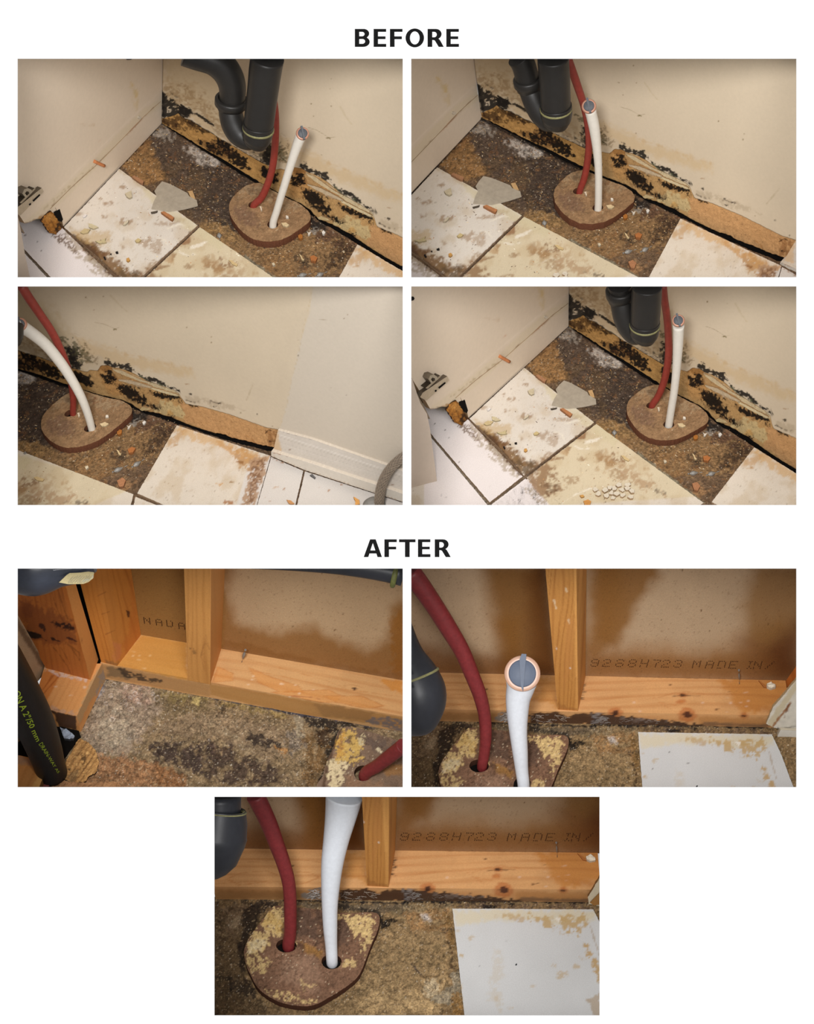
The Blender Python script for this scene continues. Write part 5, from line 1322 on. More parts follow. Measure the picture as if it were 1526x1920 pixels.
        P3 = np.array([Plane((0, y_, 0), (0, 1, 0)).at(s([q]))[0] for y_, q in zip(yy, D['arm'])])
        R = np.array(D['aw']) * S1 / 2 * depth(P3) / F
        tube('trap_bend', P3, R, 'black_plastic', t, 40, 28)
        a, b = ww(D['nut'], D['nw'], Pa)
        ax = a[1] - a[0]; ln = np.linalg.norm(ax); ax /= ln
        lathe('slip_nut', a[0], ax, [(-.004, b[0] * .9), (0, b[0]), (ln * .35, b[0] * 1.06), (ln * .5, b[1]), (ln * 1.0, b[1]), (ln * 1.1, b[1] * .95), (ln * 1.12, b[1] * .8)], 'black_plastic', t, seg=36)
        a, b = ww(D['upr'], D['uw'], Pa) if k != 1 else (lambda q: (Pa.at(s(q)), np.array(D['uw']) * S1 / 2 * depth(Pa.at(s(q))) / F))(D['upr']); tube('upper_elbow', a, b, 'black_plastic', t, 40, 28)
    if k == 3:
        c3 = Plane((0, bw[1] - .05, 0), (0, 1, 0)).at(T('3a', [(-95, 400)]))[0]; r = 145 * S1 * depth([c3])[0] / F
        t = empty('drain_trap', c3 - [0, 0, r], 'black drain trap just showing at left edge ' + d, 'pipe')
        lathe('lower_hub', c3 - up * r * .75, up, [(0, 0.01), (r * .1, r * .5), (r * .35, r * .8), (r * .8, r * .96), (r * 1.4, r * .97), (r * 1.5, r * .9), (r * 1.52, r * .5)], 'black_plastic', t, seg=32)
        # braided hose and its escutcheon
        zt = P.F.up(.007)
        b3 = zt.at(T('3b', [(1335, 1760)]))[0]; PH = Plane(b3, (0, 1, 0))
        t = empty('braided_hose', b3, 'grey braided supply hose curving past the baseboard ' + d, 'hose')
        pts = T('3b', [(1335, 1765), (1340, 1690), (1352, 1600), (1385, 1510), (1440, 1430), (1526, 1355), (1560, 1335)])
        P3 = PH.at(pts); R = np.array([74, 74, 74, 74, 74, 74, 74]) * S1 / 2 * depth(P3) / F
        o, (C_, rr, A_, B_, tg) = tube('hose', P3, R, 'hose_grey', t, 60, 20)
        for j in range(10):      # braid strands wound both ways
            for sg in (-1, 1):
                th = np.arange(60) * .16 * sg + j * 2 * np.pi / 10
                Q3 = C_ + (rr * 1.02)[:, None] * (np.cos(th)[:, None] * A_ + np.sin(th)[:, None] * B_)
                tube('braid_strand', Q3, [.0009] * 60, 'hose_light', t, 60, 4, caps=False)
        e3 = zt.at(T('3b', [(1300, 1745)]))[0]
        lathe('escutcheon', e3 + [0, 0, .0005], np.array([0, 0, 1.]), [(0, .028), (.004, .028), (.012, .022), (.02, .012), (.021, .0)], 'steel', None, seg=36, label='dull chrome dome at the foot of the hose ' + d, category='fitting')
mat('hose_grey', .6, .25, 150, .2, .4, col=(104, 92, 80)); mat('hose_light', .45, .2, 150, .1, .5, col=(140, 126, 110), metal=.3)

for k in (1, 2, 3, 4):
    seen = {o.name for o in bpy.data.objects}
    before(k); trim_to_opening(Panel(k), seen)

# ================================================================== AFTER: the opened wall, three times
GA = 1.0
LET = {'0': '01110 10001 10011 10101 11001 10001 01110', '2': '01110 10001 00001 00110 01000 10000 11111', '3': '01110 10001 00001 00110 00001 10001 01110',
       '7': '11111 00001 00010 00100 00100 00100 00100', '8': '01110 10001 10001 01110 10001 10001 01110', '9': '01110 10001 10001 01111 00001 10001 01110', 'H': '10001 10001 10001 11111 10001 10001 10001',
       'M': '10001 11011 10101 10101 10001 10001 10001', 'A': '01110 10001 10001 11111 10001 10001 10001', 'D': '11110 10001 10001 10001 10001 10001 11110',
       'E': '11111 10000 10000 11110 10000 10000 11111', 'I': '01110 00100 00100 00100 00100 00100 01110', 'N': '10001 11001 10101 10101 10011 10001 10001', '/': '00001 00010 00010 00100 01000 01000 10000', 'C': '01110 10001 10000 10000 10000 10001 01110'}
def dotprint(P, pl, chars, parent, m='brown_print', dot=1.0, dx=9.2, dy=9.4, slant=.18, dirv=(1, .012)):
    """chars: (letter, x, y) of the letter's top left in crop 7b units; needle-printed dots raised a hair on the sheathing"""
    V = []; Fc = []
    rnd = random.Random(3)
    for ch, fx in chars:
        for r, row in enumerate(LET[ch].split()):
            for c, b in enumerate(row):
                if b == '1':
                    p = fx(c * dx - r * dy * slant + rnd.uniform(-1, 1), r * dy + c * dx * dirv[1] + rnd.uniform(-.8, .8))
                    if not (P.r[0] < p[0] < P.r[2] and P.r[1] < p[1] < P.r[3]) or rnd.random() < .04: continue
                    q = [(p[0] + dot * math.cos(t), p[1] + dot * math.sin(t)) for t in (0, 1.05, 2.1, 3.14, 4.2, 5.25)]
                    v = pl.up(.0004).at(q); b0 = len(V); V += list(v); Fc.append(tuple(range(b0, b0 + 6)))
    if not V: return
    mk('printed_lettering', np.array(V), Fc, m, None, parent, kind=None)

def paint_sheath(can):
    p = Paint(can, (178, 152, 122), 'w', GA); x, y = p.x, p.y
    p.var(60, .06, 3, 201)
    BR = (126, 80, 38)
    p.lay('7b', [(-100, 150), (100, 200), (500, 190), (900, 230), (1100, 150), (1300, 60), (1526, -60), (1700, 440), (-100, 440)], (146, 104, 60), .85, 62, 8, ds=30)
    p.lay('7b', [(-100, 250), (300, 260), (900, 280), (1526, 200), (1700, 440), (-100, 440)], (132, 90, 48), .7, 33, 4, ds=20)
    p.lay('7b', [(1200, 100), (1600, 0), (1700, 440), (1380, 440)], (112, 68, 32), .7, 72, 7, ds=30)
    p.lay('7b', [(-100, -1200), (180, -1200), (200, 0), (140, 160), (-100, 260)], (138, 96, 50), .85, 52, 7, ds=30)
    p.lay('6b', [(-60, -60), (420, -60), (440, 60), (330, 200), (200, 420), (100, 620), (-60, 660)], (136, 94, 48), .9, 33, 7, ds=26)
    p.lay('6b', [(1200, -60), (1700, -60), (1700, 500), (1300, 640), (1150, 560), (1100, 300)], (138, 100, 56), .8, 48, 6, ds=30)
    p.lay('6b', [(1560, 400), (1300, 640), (1380, 860), (1560, 860)], (92, 52, 26), .7, 48, 4, ds=20)
    # left bay
    p.lay('6a', [(560, -60), (1060, -60), (1180, 860), (760, 860), (640, 400)], (126, 84, 36), .9, 52, 4, ds=30)
    p.lay('6a', [(900, 60), (1060, -60), (1170, 860), (960, 860)], (104, 62, 26), .75, 43, 4, ds=30)
    p.lay('6a', [(-60, 560), (300, 640), (780, 700), (780, 860), (-60, 860)], (124, 82, 44), .75, 38, 4, ds=20)
    p.lay('7a', [(150, 320), (640, 340), (860, 300), (860, 440), (150, 440)], (128, 86, 44), .6, 33, 3, ds=20)
    p.lay('7a', [(640, -60), (880, -60), (860, 440), (760, 440)], (132, 88, 40), .7, 38, 4, ds=20)
    p.speck(2.6, .84, (100, 68, 40), .35, 205, .06)
    for c, xx, yy, r in (('7a', 268, 95, 2.0), ('7b', 1328, 158, 1.3), ('7b', 335, 357, 1.0), ('6b', 770, 330, 3), ('6b', 620, 10, 2.4), ('6b', 515, 480, 1.6), ('6b', 838, 495, 1.8), ('6b', 1300, 438, 1.8), ('6b', 455, 408, 1.4), ('6a', 693, 512, 1.2), ('7b', 180, 398, 1), ('7b', 30, 402, 1.2), ('6b', 908, 425, 1.4), ('7b', 750, 155, .8), ('7b', 885, 390, .8)):
        p.lay(c, [(xx, yy), (xx + 2, yy + 4)], (88, 60, 32), .85, 1.2, .4, st=r)
    return p

def paint_sill(can, dark=0):
    p = Paint(can, (204, 154, 102), 'f', GA)
    p.var(30, .05, 3, 211)
    p.lay('6b', [(900, 870), (1150, 870), (1500, 870), (1400, 1100), (1100, 1150), (1000, 1000)], (188, 124, 56), .8, 16, 8)
    p.lay('7a', [(860, 440), (1210, 440), (1210, 680), (1000, 620), (1060, 520)], (190, 132, 66), .7, 10, 8)
    p.wood(.01, 6, (168, 104, 50), .45, 213, 30)
    for q in ([(100, 650), (220, 600), (420, 590), (500, 620), (420, 670), (200, 700)], [(600, 590), (760, 600), (830, 640), (700, 690), (520, 700)]):
        p.lay('7a', q + [q[0]], (172, 104, 48), .55, 1.6, 1, st=1.6)
    for q in ([(0, 690), (150, 680), (330, 670), (500, 690)], [(60, 560), (200, 520), (420, 510)], [(450, 480), (700, 500), (850, 520)]):
        p.lay('7a', q, (170, 108, 54), .5, 1.6, 1, st=1.4)
    for q in ([(520, 600), (640, 560), (740, 545), (900, 565)], [(540, 640), (660, 660), (780, 690)], [(480, 600), (560, 660), (640, 700)]):
        p.lay('7b', q, (176, 112, 60), .5, 1.6, 1, st=1.2)
    # knots
    def knot(c, xx, yy, rx, ry, col, op=.95):
        q = [(xx + rx * math.cos(t), yy + ry * math.sin(t)) for t in np.linspace(0, 6.28, 12, endpoint=False)]
        q2 = [(xx + rx * 2.1 * math.cos(t), yy + ry * 2.0 * math.sin(t)) for t in np.linspace(0, 6.28, 12, endpoint=False)]
        p.lay(c, q2, (168, 92, 42), .65, 5, 2); p.lay(c, q, col, op, 2.2, 1.4)
    knot('7b', 765, 738, 36, 30, (70, 32, 18)); knot('7b', 1238, 744, 18, 14, (74, 38, 22)); knot('7b', 165, 728, 28, 22, (64, 34, 22))
    knot('7b', 718, 576, 18, 9, (66, 40, 26)); p.lay('7b', [(640, 590), (700, 580), (760, 576), (860, 580)], (130, 84, 46), .6, 2, .6, st=1)
    p.lay('7b', [(640, 585), (718, 576), (790, 582)], (70, 44, 28), .8, 2, .6, st=1.2)
    knot('7b', 712, 630, 16, 10, (190, 120, 60), .5)
    for xx, yy, r in ((1158, 535, 2), (1100, 541, 1.2), (615, 490, 1.6), (1000, 690, 4), (1030, 685, 3), (165, 668, 1)):
        p.lay('7b', [(xx - 4, yy), (xx + 8, yy + 2)], (104, 66, 38), .8, 1.5, 1.5, st=r)
    p.lay('7a', [(612, 545), (618, 548)], (54, 34, 24), .9, 1.5, .5, st=3)
    p.lay('6b', [(220, 860), (1060, 870)], (130, 84, 44), .5, 3, 2, st=2)
    for xx, yy in ((320, 640), (1100, 590), (1118, 636), (1205, 632), (1270, 620), (1245, 548), (1100, 712), (365, 715), (1255, 662), (890, 636)):
        p.lay('7b', [(xx, yy), (xx + 3, yy)], (216, 184, 160), .6, 2, 1.5, st=3)
    # front face: darker lower edge, mould and roots
    p.lay('7a', [(0, 740), (500, 745), (800, 740), (860, 810), (0, 815)], (150, 104, 58), .6, 8, 3)
    p.lay('7b', [(860, 750), (1480, 760), (1440, 835), (860, 820)], (176, 124, 72), .7, 8, 3)
    p.lay('7b', [(900, 790), (1450, 812), (1430, 840), (900, 830)], (120, 92, 68), .8, 5, 3)
    p.lay('7a', [(700, 790), (690, 770), (740, 735), (840, 720), (860, 800), (760, 815)], (128, 120, 112), .9, 3, 5, sp=(4, .40, .12))
    p.lay('7a', [(980, 760), (1010, 735), (1100, 730), (1200, 735), (1300, 760), (1420, 740), (1526, 735), (1526, 830), (980, 830)], (58, 36, 28), .92, 3, 5)
    p.lay('7b', [(-20, 740), (60, 735), (140, 740), (200, 755), (330, 765), (560, 780), (660, 800), (900, 815), (900, 840), (-20, 840)], (48, 34, 32), .92, 3, 5)
    p.lay('7b', [(-20, 745), (40, 750), (110, 770), (100, 810), (-20, 820)], (136, 130, 128), .85, 3, 6, sp=(4, .40, .1))
    p.lay('7b', [(200, 770), (400, 770), (600, 790), (560, 800), (300, 800)], (122, 108, 100), .7, 3, 4, sp=(4, .46, .1))
    p.lay('7a', [(1380, 470), (1440, 480), (1440, 620), (1400, 640)], (70, 50, 36), .8, 2, 5, sp=(2.6, .62, .05))
    return p

def paint_stud(can):
    p = Paint(can, (196, 138, 72), 'w', GA)
    p.wood(math.radians(92), 3.2, (150, 90, 38), .55, 221, 18)
    p.lay('7a', [(1360, -1400), (1385, -60), (1385, 715), (1355, 720), (1345, -60)], (218, 160, 90), .6, 3, .6)
    p.lay('6a', [(1290, -60), (1310, -60), (1320, 860), (1300, 860)], (222, 164, 92), .7, 4, .6)
    p.lay('7a', [(1255, -60), (1330, -60), (1330, 300), (1250, 560)], (190, 130, 70), .5, 6, 3)
    for xx, yy in ((1178, 185), (1182, 200), (1300, 360)):
        p.lay('7a', [(xx, yy), (xx + 3, yy + 6)], (226, 214, 200), .7, 1.5, 1.2, st=2)
    for xx, yy in ((1225, 160), (1130, 250), (1140, 290), (1245, 410)):
        p.lay('6a', [(xx, yy), (xx + 8, yy + 24)], (222, 196, 160), .7, 2, 1.5, st=3.4)
    p.lay('7a', [(1210, 640), (1280, 680), (1385, 690), (1380, 720), (1210, 710)], (150, 96, 50), .5, 4, 3)
    return p

def paint_floor_after(can):
    p = Paint(can, (128, 104, 72), 'f', GA)
    x, y = p.x, p.y
    p.var(26, .2, 4, 231)
    p.lay('7a', [(-100, 820), (250, 850), (420, 870), (300, 1100), (240, 1400), (330, 1600), (500, 1740), (-100, 1740)], (92, 74, 52), .9, 16, 16)
    p.lay('7a', [(60, 860), (240, 850), (260, 1000), (160, 1130), (60, 1060)], (126, 104, 80), .6, 10, 10, sp=(8, .42, .14))
    p.lay('7a', [(230, 830), (560, 820), (520, 860), (420, 880), (320, 880)], (44, 36, 32), .85, 5, 8, sp=(5, .40, .1))
    p.lay('7a', [(100, 980), (200, 940), (200, 1030), (140, 1060)], (160, 140, 112), .5, 5, 6)
    p.lay('7a', [(30, 1420), (240, 1480), (380, 1620), (180, 1560)], (44, 36, 30), .8, 10, 12, sp=(9, .40, .12))
    p.lay('7a', [(230, 880), (420, 860), (330, 1010), (240, 1180), (230, 1400), (300, 1520), (230, 1480), (190, 1240)], (40, 30, 24), .85, 6, 7)
    p.lay('7a', [(560, 830), (1000, 850), (1526, 850), (1526, 900), (1300, 930), (1000, 900), (640, 870)], (98, 84, 66), .9, 5, 7)
    p.lay('7a', [(980, 850), (1300, 900), (1340, 960), (1260, 930), (1000, 880)], (40, 34, 30), .8, 3, 5, sp=(5, .40, .12))
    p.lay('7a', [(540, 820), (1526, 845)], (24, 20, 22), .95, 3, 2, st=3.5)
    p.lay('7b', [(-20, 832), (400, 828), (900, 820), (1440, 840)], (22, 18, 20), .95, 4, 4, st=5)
    p.lay('7b', [(-20, 850), (350, 850), (360, 890), (200, 890), (0, 920)], (136, 118, 90), .8, 5, 6, sp=(5, .40, .14))
    p.lay('7b', [(360, 850), (860, 850), (1400, 860), (1480, 890), (700, 885), (360, 880)], (92, 74, 60), .8, 4, 6, sp=(6, .42, .14))
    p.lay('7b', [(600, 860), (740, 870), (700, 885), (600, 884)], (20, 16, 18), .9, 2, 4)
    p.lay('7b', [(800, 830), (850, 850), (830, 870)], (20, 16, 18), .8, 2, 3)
    p.lay('7a', [(1310, 940), (1340, 990), (1440, 960), (1450, 980), (1380, 1020), (1330, 1070), (1310, 1060)], (22, 18, 16), .95, 2, 4)
    p.lay('7a', [(1400, 900), (1526, 880), (1526, 980), (1430, 960)], (120, 104, 76), .7, 6, 8, sp=(5, .42, .12))
    p.lay('7a', [(1526, 960), (1420, 1010), (1330, 1120), (1200, 1400), (1100, 1580), (900, 1740), (1800, 1740), (1870, 1300), (1850, 900), (1700, 880)], (140, 116, 82), .9, 14, 14)
    p.lay('7b', [(0, 930), (180, 900), (320, 900), (350, 1150), (250, 1050), (60, 1080)], (142, 108, 70), .8, 10, 10, sp=(10, .40, .14))
    p.lay('7b', [(0, 1200), (300, 1180), (340, 1300), (180, 1380), (0, 1330)], (116, 96, 66), .7, 10, 12, sp=(9, .42, .14))
    p.lay('7b', [(105, 940), (170, 930), (190, 980), (140, 990)], (206, 196, 188), .8, 8, 4)
    p.lay('7a', [(1180, 1600), (1300, 1540), (1526, 1560), (1800, 1440), (1830, 1560), (1750, 1740), (1150, 1740)], (178, 150, 108), .8, 14, 14, sp=(12, .36, .16))
    p.lay('7b', [(120, 1480), (260, 1440), (240, 1600), (140, 1580)], (196, 178, 146), .7, 8, 8, sp=(6, .42, .14))
    p.lay('7b', [(180, 1600), (330, 1520), (360, 1480), (340, 1380), (420, 1380), (440, 1560), (350, 1640), (240, 1640)], (146, 134, 112), .9, 4, 6)
    p.lay('7b', [(300, 930), (350, 940), (370, 1080), (380, 1200), (350, 1180), (310, 1060)], (120, 92, 54), .8, 4, 5)
    p.lay('7b', [(320, 1150), (360, 1240), (350, 1380), (330, 1420), (380, 1450)], (60, 42, 26), .85, 3, 3, st=2.5, sp=(6, .38, .12))
    p.lay('7b', [(345, 1560), (420, 1540), (450, 1740), (350, 1740)], (140, 104, 56), .8, 5, 5, sp=(6, .4, .14))
    p.lay('7b', [(280, 1030), (360, 1040), (350, 1080), (290, 1070)], (60, 48, 40), .7, 3, 5, sp=(3, .5, .08))
    p.lay('7b', [(100, 1400), (120, 1430), (30, 1320)], (50, 46, 50), .7, 3, 4)
    p.grain(.42, 2.6); p.grain(.3, 8, 29)
    p.speck(2.8, .82, (176, 152, 116), .7, 241, .06); p.speck(2.6, .93, (220, 206, 184), .8, 242, .04); p.speck(4, .78, (50, 38, 28), .65, 243, .08)
    return p

def paint_slab_after(can):
    p = Paint(can, (120, 90, 70), 'f', GA)
    p.var(20, .16, 4, 251)
    p.lay('7a', [(640, 880), (850, 900), (1000, 960), (1100, 1060), (1050, 1180), (860, 1150), (650, 1080)], (88, 68, 56), .85, 12, 12, sp=(12, .36, .16))
    p.lay('7a', [(680, 1160), (760, 1170), (850, 1230), (850, 1290), (740, 1240)], (146, 106, 56), .8, 10, 6)
    p.lay('7a', [(640, 1150), (720, 1180), (700, 1230)], (70, 48, 34), .7, 5, 5)
    p.lay('7a', [(560, 1290), (760, 1270), (860, 1420), (800, 1560), (500, 1450)], (146, 116, 94), .6, 16, 12)
    for c, q, op in (('7a', [(470, 870), (540, 880), (545, 1000), (540, 1110), (470, 1110), (400, 1060), (360, 1000), (420, 920)], 1), ('7a', [(330, 1050), (430, 1080), (440, 1160), (330, 1260), (245, 1240), (260, 1160)], 1),
                     ('7a', [(240, 1260), (340, 1250), (450, 1290), (400, 1400), (290, 1400), (250, 1330)], .9),
                     ('7a', [(975, 930), (1100, 940), (1230, 940), (1270, 980), (1230, 1090), (1140, 1080), (1110, 1140), (1060, 1000), (980, 960)], 1), ('7a', [(1150, 1100), (1260, 1040), (1240, 1160), (1190, 1270), (1160, 1200)], .9),
                     ('7a', [(1030, 1280), (1150, 1290), (1120, 1350), (1000, 1360)], .8), ('7a', [(400, 1530), (560, 1550), (800, 1620), (740, 1650), (560, 1620), (440, 1580)], .8), ('7a', [(680, 1450), (820, 1500), (700, 1540)], .6), ('7a', [(630, 1150), (670, 1150), (660, 1170)], .9)):
        th = .36 if op == 1 else .5
        p.lay(c, q, (204, 176, 122), .95 * op, 2, 6, sp=(4, th, .07), ds=5)
    p.lay('7a', [(440, 900), (540, 960), (545, 1100), (430, 1060), (380, 1010)], (196, 158, 84), .45, 4, 6, sp=(7, .46, .14))
    p.lay('7a', [(260, 1150), (420, 1120), (400, 1200), (270, 1240)], (222, 206, 168), .6, 4, 6, sp=(6, .44, .14))
    p.grain(.3)
    p.speck(3.0, .66, (62, 42, 30), .55, 253, .07, mask=ss(.45, .7, fbm(p.x, p.y, 24, 3, 254)))
    p.speck(2.6, .90, (218, 200, 168), .8, 255, .05); p.speck(3, .84, (66, 48, 38), .5, 256, .07)
    return p

def paint_tile_after(can):
    p = Paint(can, (197, 198, 198), 'f', GA)
    p.var(60, .03, 3, 261)
    p.lay('7b', [(370, 900), (1480, 900), (1500, 980), (1200, 1000), (900, 960), (600, 990), (400, 1010)], (204, 192, 160), .7, 12, 6)
    p.lay('7b', [(700, 950), (850, 930), (950, 960), (900, 990), (760, 970)], (176, 142, 84), .6, 5, 5, sp=(7, .4, .14))
    p.lay('7b', [(960, 930), (1150, 960), (1400, 940), (1430, 960), (1440, 1020), (1350, 1100), (1260, 1060), (1190, 1070), (1040, 1020), (960, 980)], (182, 152, 100), .85, 5, 8, sp=(7, .42, .12))
    p.lay('7b', [(1400, 1150), (1440, 1200), (1526, 1350), (1540, 1480), (1500, 1440), (1430, 1240)], (178, 144, 88), .85, 4, 6, sp=(6, .34, .12))
    p.lay('7b', [(1420, 930), (1470, 1080), (1526, 1260)], (150, 120, 80), .5, 2, 1.5, st=1.6)
    p.lay('7b', [(1430, 1610), (1526, 1550), (1540, 1740), (1480, 1720)], (172, 156, 136), .85, 3, 4)
    for xx, yy, r, o in ((1235, 1415, 50, .6), (1340, 1345, 30, .6), (1160, 1340, 18, .5), (430, 1255, 14, .8), (510, 1120, 34, .5), (1390, 1280, 18, .6), (825, 1670, 14, .8), (730, 1600, 34, .35), (400, 1060, 20, .5), (1240, 980, 20, .4), (990, 1500, 20, .4)):
        q = [(xx + r * math.cos(t), yy + r * .6 * math.sin(t)) for t in np.linspace(0, 6.28, 12, endpoint=False)]
        p.lay('7b', q, (180, 152, 104), o, 4, 4, sp=(5, .38, .14))
    p.lay('7b', [(430, 1500), (440, 1740)], (190, 160, 110), .6, 4, 3, st=4, sp=(6, .4, .14))
    p.lay('7b', [(700, 1200), (760, 1200), (740, 1700), (640, 1600)], (186, 168, 138), .3, 10, 8, sp=(8, .46, .14))
    for xx, yy, r in ((785, 1140, 1.6), (627, 1050, 1.3), (580, 1345, 1), (495, 1190, .8)):
        p.lay('7b', [(xx - 4, yy - 2), (xx + 5, yy + 2)], (84, 78, 74), .8, 1.2, .6, st=r)
    p.lay('7b', [(1170, 960), (1215, 960), (1200, 985)], (226, 224, 216), .8, 2, 2)
    return p

def after67(k):
    P = Panel(k); d = P.d; x0, y0, x1, y1 = P.cr; M, I = P.M, P.I
    f = lambda c, pts: P.P(c, pts, 'f')
    PF = P.F
    fb = f('7a', [(0, 812), (540, 822), (860, 812)]); fb = np.r_[fb, f('7b', [(100, 815), (900, 815), (1432, 838)])]
    a, b = fb[0], fb[-1]
    PFr = vplane(PF.at([a])[0], PF.at([b])[0])                   # face of the sill
    tf = f('7a', [(0, 712)])[0], f('7b', [(1480, 736)])[0]
    ZT = zplane(PFr.at([tf[0], tf[1]])[:, 2].mean())            # top of the sill
    rl = f('7a', [(0, 408)])[0], f('7b', [(1526, 444)])[0]
    R0, R1 = ZT.at([rl[0], rl[1]])
    PB = vplane(R0, R1)
    E0, E1 = ZT.at([tf[0], tf[1]]); dv = (E1 - E0) / np.linalg.norm(E1 - E0)
    # sheathing
    yb = lambda x: rl[0][1] + (x - rl[0][0]) * (rl[1][1] - rl[0][1]) / (rl[1][0] - rl[0][0])
    wb = sheet('wall_back', [(x0, y0), (x1, y0)], [(x0, yb(x0) + 1), (x1, yb(x1) + 1)], PB, paint_sheath, 'fibreboard', step=2.2, thick=.01, inv=I['w'], kind='structure',
               label='brown fibreboard sheathing with needle-printed lettering ' + d, category='wall')
    # lettering
    ch = []
    for c_, xx in zip('9288H723', (-58, 40, 150, 255, 355, 455, 535, 635)): ch.append((c_, xx, 288))
    for c_, xx in zip('MADEIN/', (790, 900, 1000, 1095, 1235, 1300, 1400)): ch.append((c_, xx, 292))
    fxs = [(c_, (lambda X, Y, xx=xx, yy=yy: f('7b', [(xx + X * 1.5 + 18, yy + Y)])[0])) for c_, xx, yy in ch]
    dotprint(P, PB, fxs, wb, dot=1.1 if k == 7 else 1.05)
    # floor
    fo = sheet('floor', [(x0, np.interp(x0, fb[:, 0], fb[:, 1]) - 4), (x1, np.interp(x1, fb[:, 0], fb[:, 1]) - 4)], [(x0, y1), (x1, y1)], PF, paint_floor_after, 'subfloor_rot', step=1.7, thick=.004, inv=I['f'],
               relief=lambda can: (fbm(can[:, 0], can[:, 1], 9, 4, 291) - .5) * .006, kind='structure', label='rotten mottled subfloor ' + d, category='floor')
    # sill plate as one timber
    L0 = E0 - dv * .25; L1 = E1 + dv * (.0 if k == 7 else .02)
    if k == 6: L1 = ZT.at(T('6b', [(1440, 1165)]))[0]
    n = np.cross(dv, [0, 0, 1]); n /= np.linalg.norm(n); n = n if n[1] > 0 else -n
    wdt = abs((R0 - E0) @ n)
    def clampx(p):   # keep within the opening
        return p
    xL = ZT.at([(x0, tf[0][1])])[0]; L0 = E0 + dv * ((xL - E0) @ dv)
    xR = ZT.at([(x1, tf[1][1])])[0]; L1r = E0 + dv * min((xR - E0) @ dv, (E1 - E0) @ dv + .05)
    hgt = ZT.p[2] - PF.p[2]
    top = [L0, L1r, L1r + n * wdt, L0 + n * wdt]; bot = [q - np.array([0, 0, hgt - .001]) for q in top]
    hexa('sill_plate', bot + top, paint_sill, 'pine', step=.0026, inv=I['f'], label='horizontal pine sill plate with dark knots along the wall foot ' + d, category='timber')
    # stud
    bl, br = f('7a', [(1210, 706), (1380, 716)]); rr = f('7a', [(1432, 430)])[0]
    BLp, BRp = ZT.at([bl, br]); RRp = ZT.at([rr])[0]
    PSF = vplane(BLp, BRp)
    tl, tr = (T('7a', [(1168, -8)])[0], T('7a', [(1384, -8)])[0]) if k == 7 else (T('6a', [(1062, -8)])[0], T('6a', [(1308, -8)])[0])
    rt_ = T('7a', [(1448, -8)])[0] if k == 7 else T('6a', [(1390, -8)])[0]
    TLp, TRp = PSF.at([tl, tr]); RTp = vplane(RRp, RRp + dv).at([rt_])[0]
    RLp = RRp - (BRp - BLp); RTL = RTp - (TRp - TLp)
    cl = lambda q: q
    hexa('wall_stud', [BLp, BRp, RRp, RLp, TLp, TRp, RTp, RTL], paint_stud, 'pine', step=.0026, inv=I['w'], label='upright pine stud standing on the sill plate ' + d, category='timber')
    if k == 6:     # second stud at the right edge
        a = T('6b', [(1430, 960), (1500, 940), (1600, 900), (1545, 820)]); b3 = ZT.at([T('6b', [(1418, 870)])[0]])[0]
        q = T('6b', [(1418, 872), (1430, 960), (1560, 880), (1560, 640)]); q = clip(q, P.cr)
        prism('wall_stud', q, Plane(b3, (-.9, -1, .2)), 0, 'pine', base=-.02, paint=lambda can: Paint(can, (168, 92, 34), 'w', GA).wood(1.5, 4, (120, 60, 22), .5, 5), step=3, inv=I['w'], label='orange pine stud at the right edge behind the trim ' + d, category='timber')
    # roots and torn fibres under the sill
    fibres(P, PFr, f, k)
    # tile
    tq = f('7b', [(360, 886), (1476, 892), (1560, 1060), (1700, 1400), (1800, 1900), (478, 1900), (455, 1733)])
    q = clip(tq, P.cr)
    prism('tile', q, PF, .009, 'dirty_tile', paint=paint_tile_after, step=2.6, jit=.3, inv=I['f'], parent=fo, edge=(176, 160, 124))
    if k == 6:
        q = clip(T('6b', [(1355, 1330), (1440, 1385), (1600, 1390), (1600, 1900), (1490, 1733), (1420, 1530)]), P.cr)
    # particle board round the pipes
    SO = [(470, 868), (600, 872), (760, 885), (900, 905), (1060, 922), (1250, 915), (1300, 935), (1310, 990), (1285, 1080), (1240, 1180), (1185, 1330), (1140, 1420), (1060, 1495), (960, 1560), (860, 1618), (790, 1650),
          (700, 1660), (560, 1640), (440, 1590), (345, 1515), (290, 1420), (245, 1310), (238, 1200), (300, 1080), (400, 950)]
    hr = lambda cx, cy, rx, ry: f('7a', [(cx + rx * math.cos(t), cy + ry * math.sin(t)) for t in np.linspace(0, 2 * math.pi, 20, endpoint=False)])
    q = clip(smooth_poly(f('7a', SO)), P.cr)
    HT = .028
    hw = hr(928, 1306, 80, 60); hd = hr(570, 1180, 82, 54)
    holes = [hd] + ([hw] if k == 7 else [])
    if k == 6:       # the front hole runs out of the picture
        q2 = []; q = clip(np.asarray(smooth_poly(f('7a', SO))), (x0, y0, x1, y1))
    prism('pipe_collar_board', q, PF, HT, 'particle_board', paint=paint_slab_after, step=2.0, jit=.35, holes=holes, inv=I['f'], edge=(82, 52, 38), edge_gain=.7,
          relief=lambda can: (fbm(can[:, 0], can[:, 1], 6, 3, 271) - .5) * .0025, label='rotten brown board with pale crusts round two pipes ' + d, category='board')
    PS = PF.up(HT)
    for hh, cx_, cy_ in ((hd, 570, 1195), (hw, 928, 1322)):  # near-black discs painted as the shade under the board's holes
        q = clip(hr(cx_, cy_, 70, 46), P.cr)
        if q is not None and len(q) > 3: prism('floor_hole', q, PF, .004, 'dark_void', color=(16, 12, 10), step=6, parent=fo, label='dark hole round a pipe')  # near-black disc standing for the hole's shade
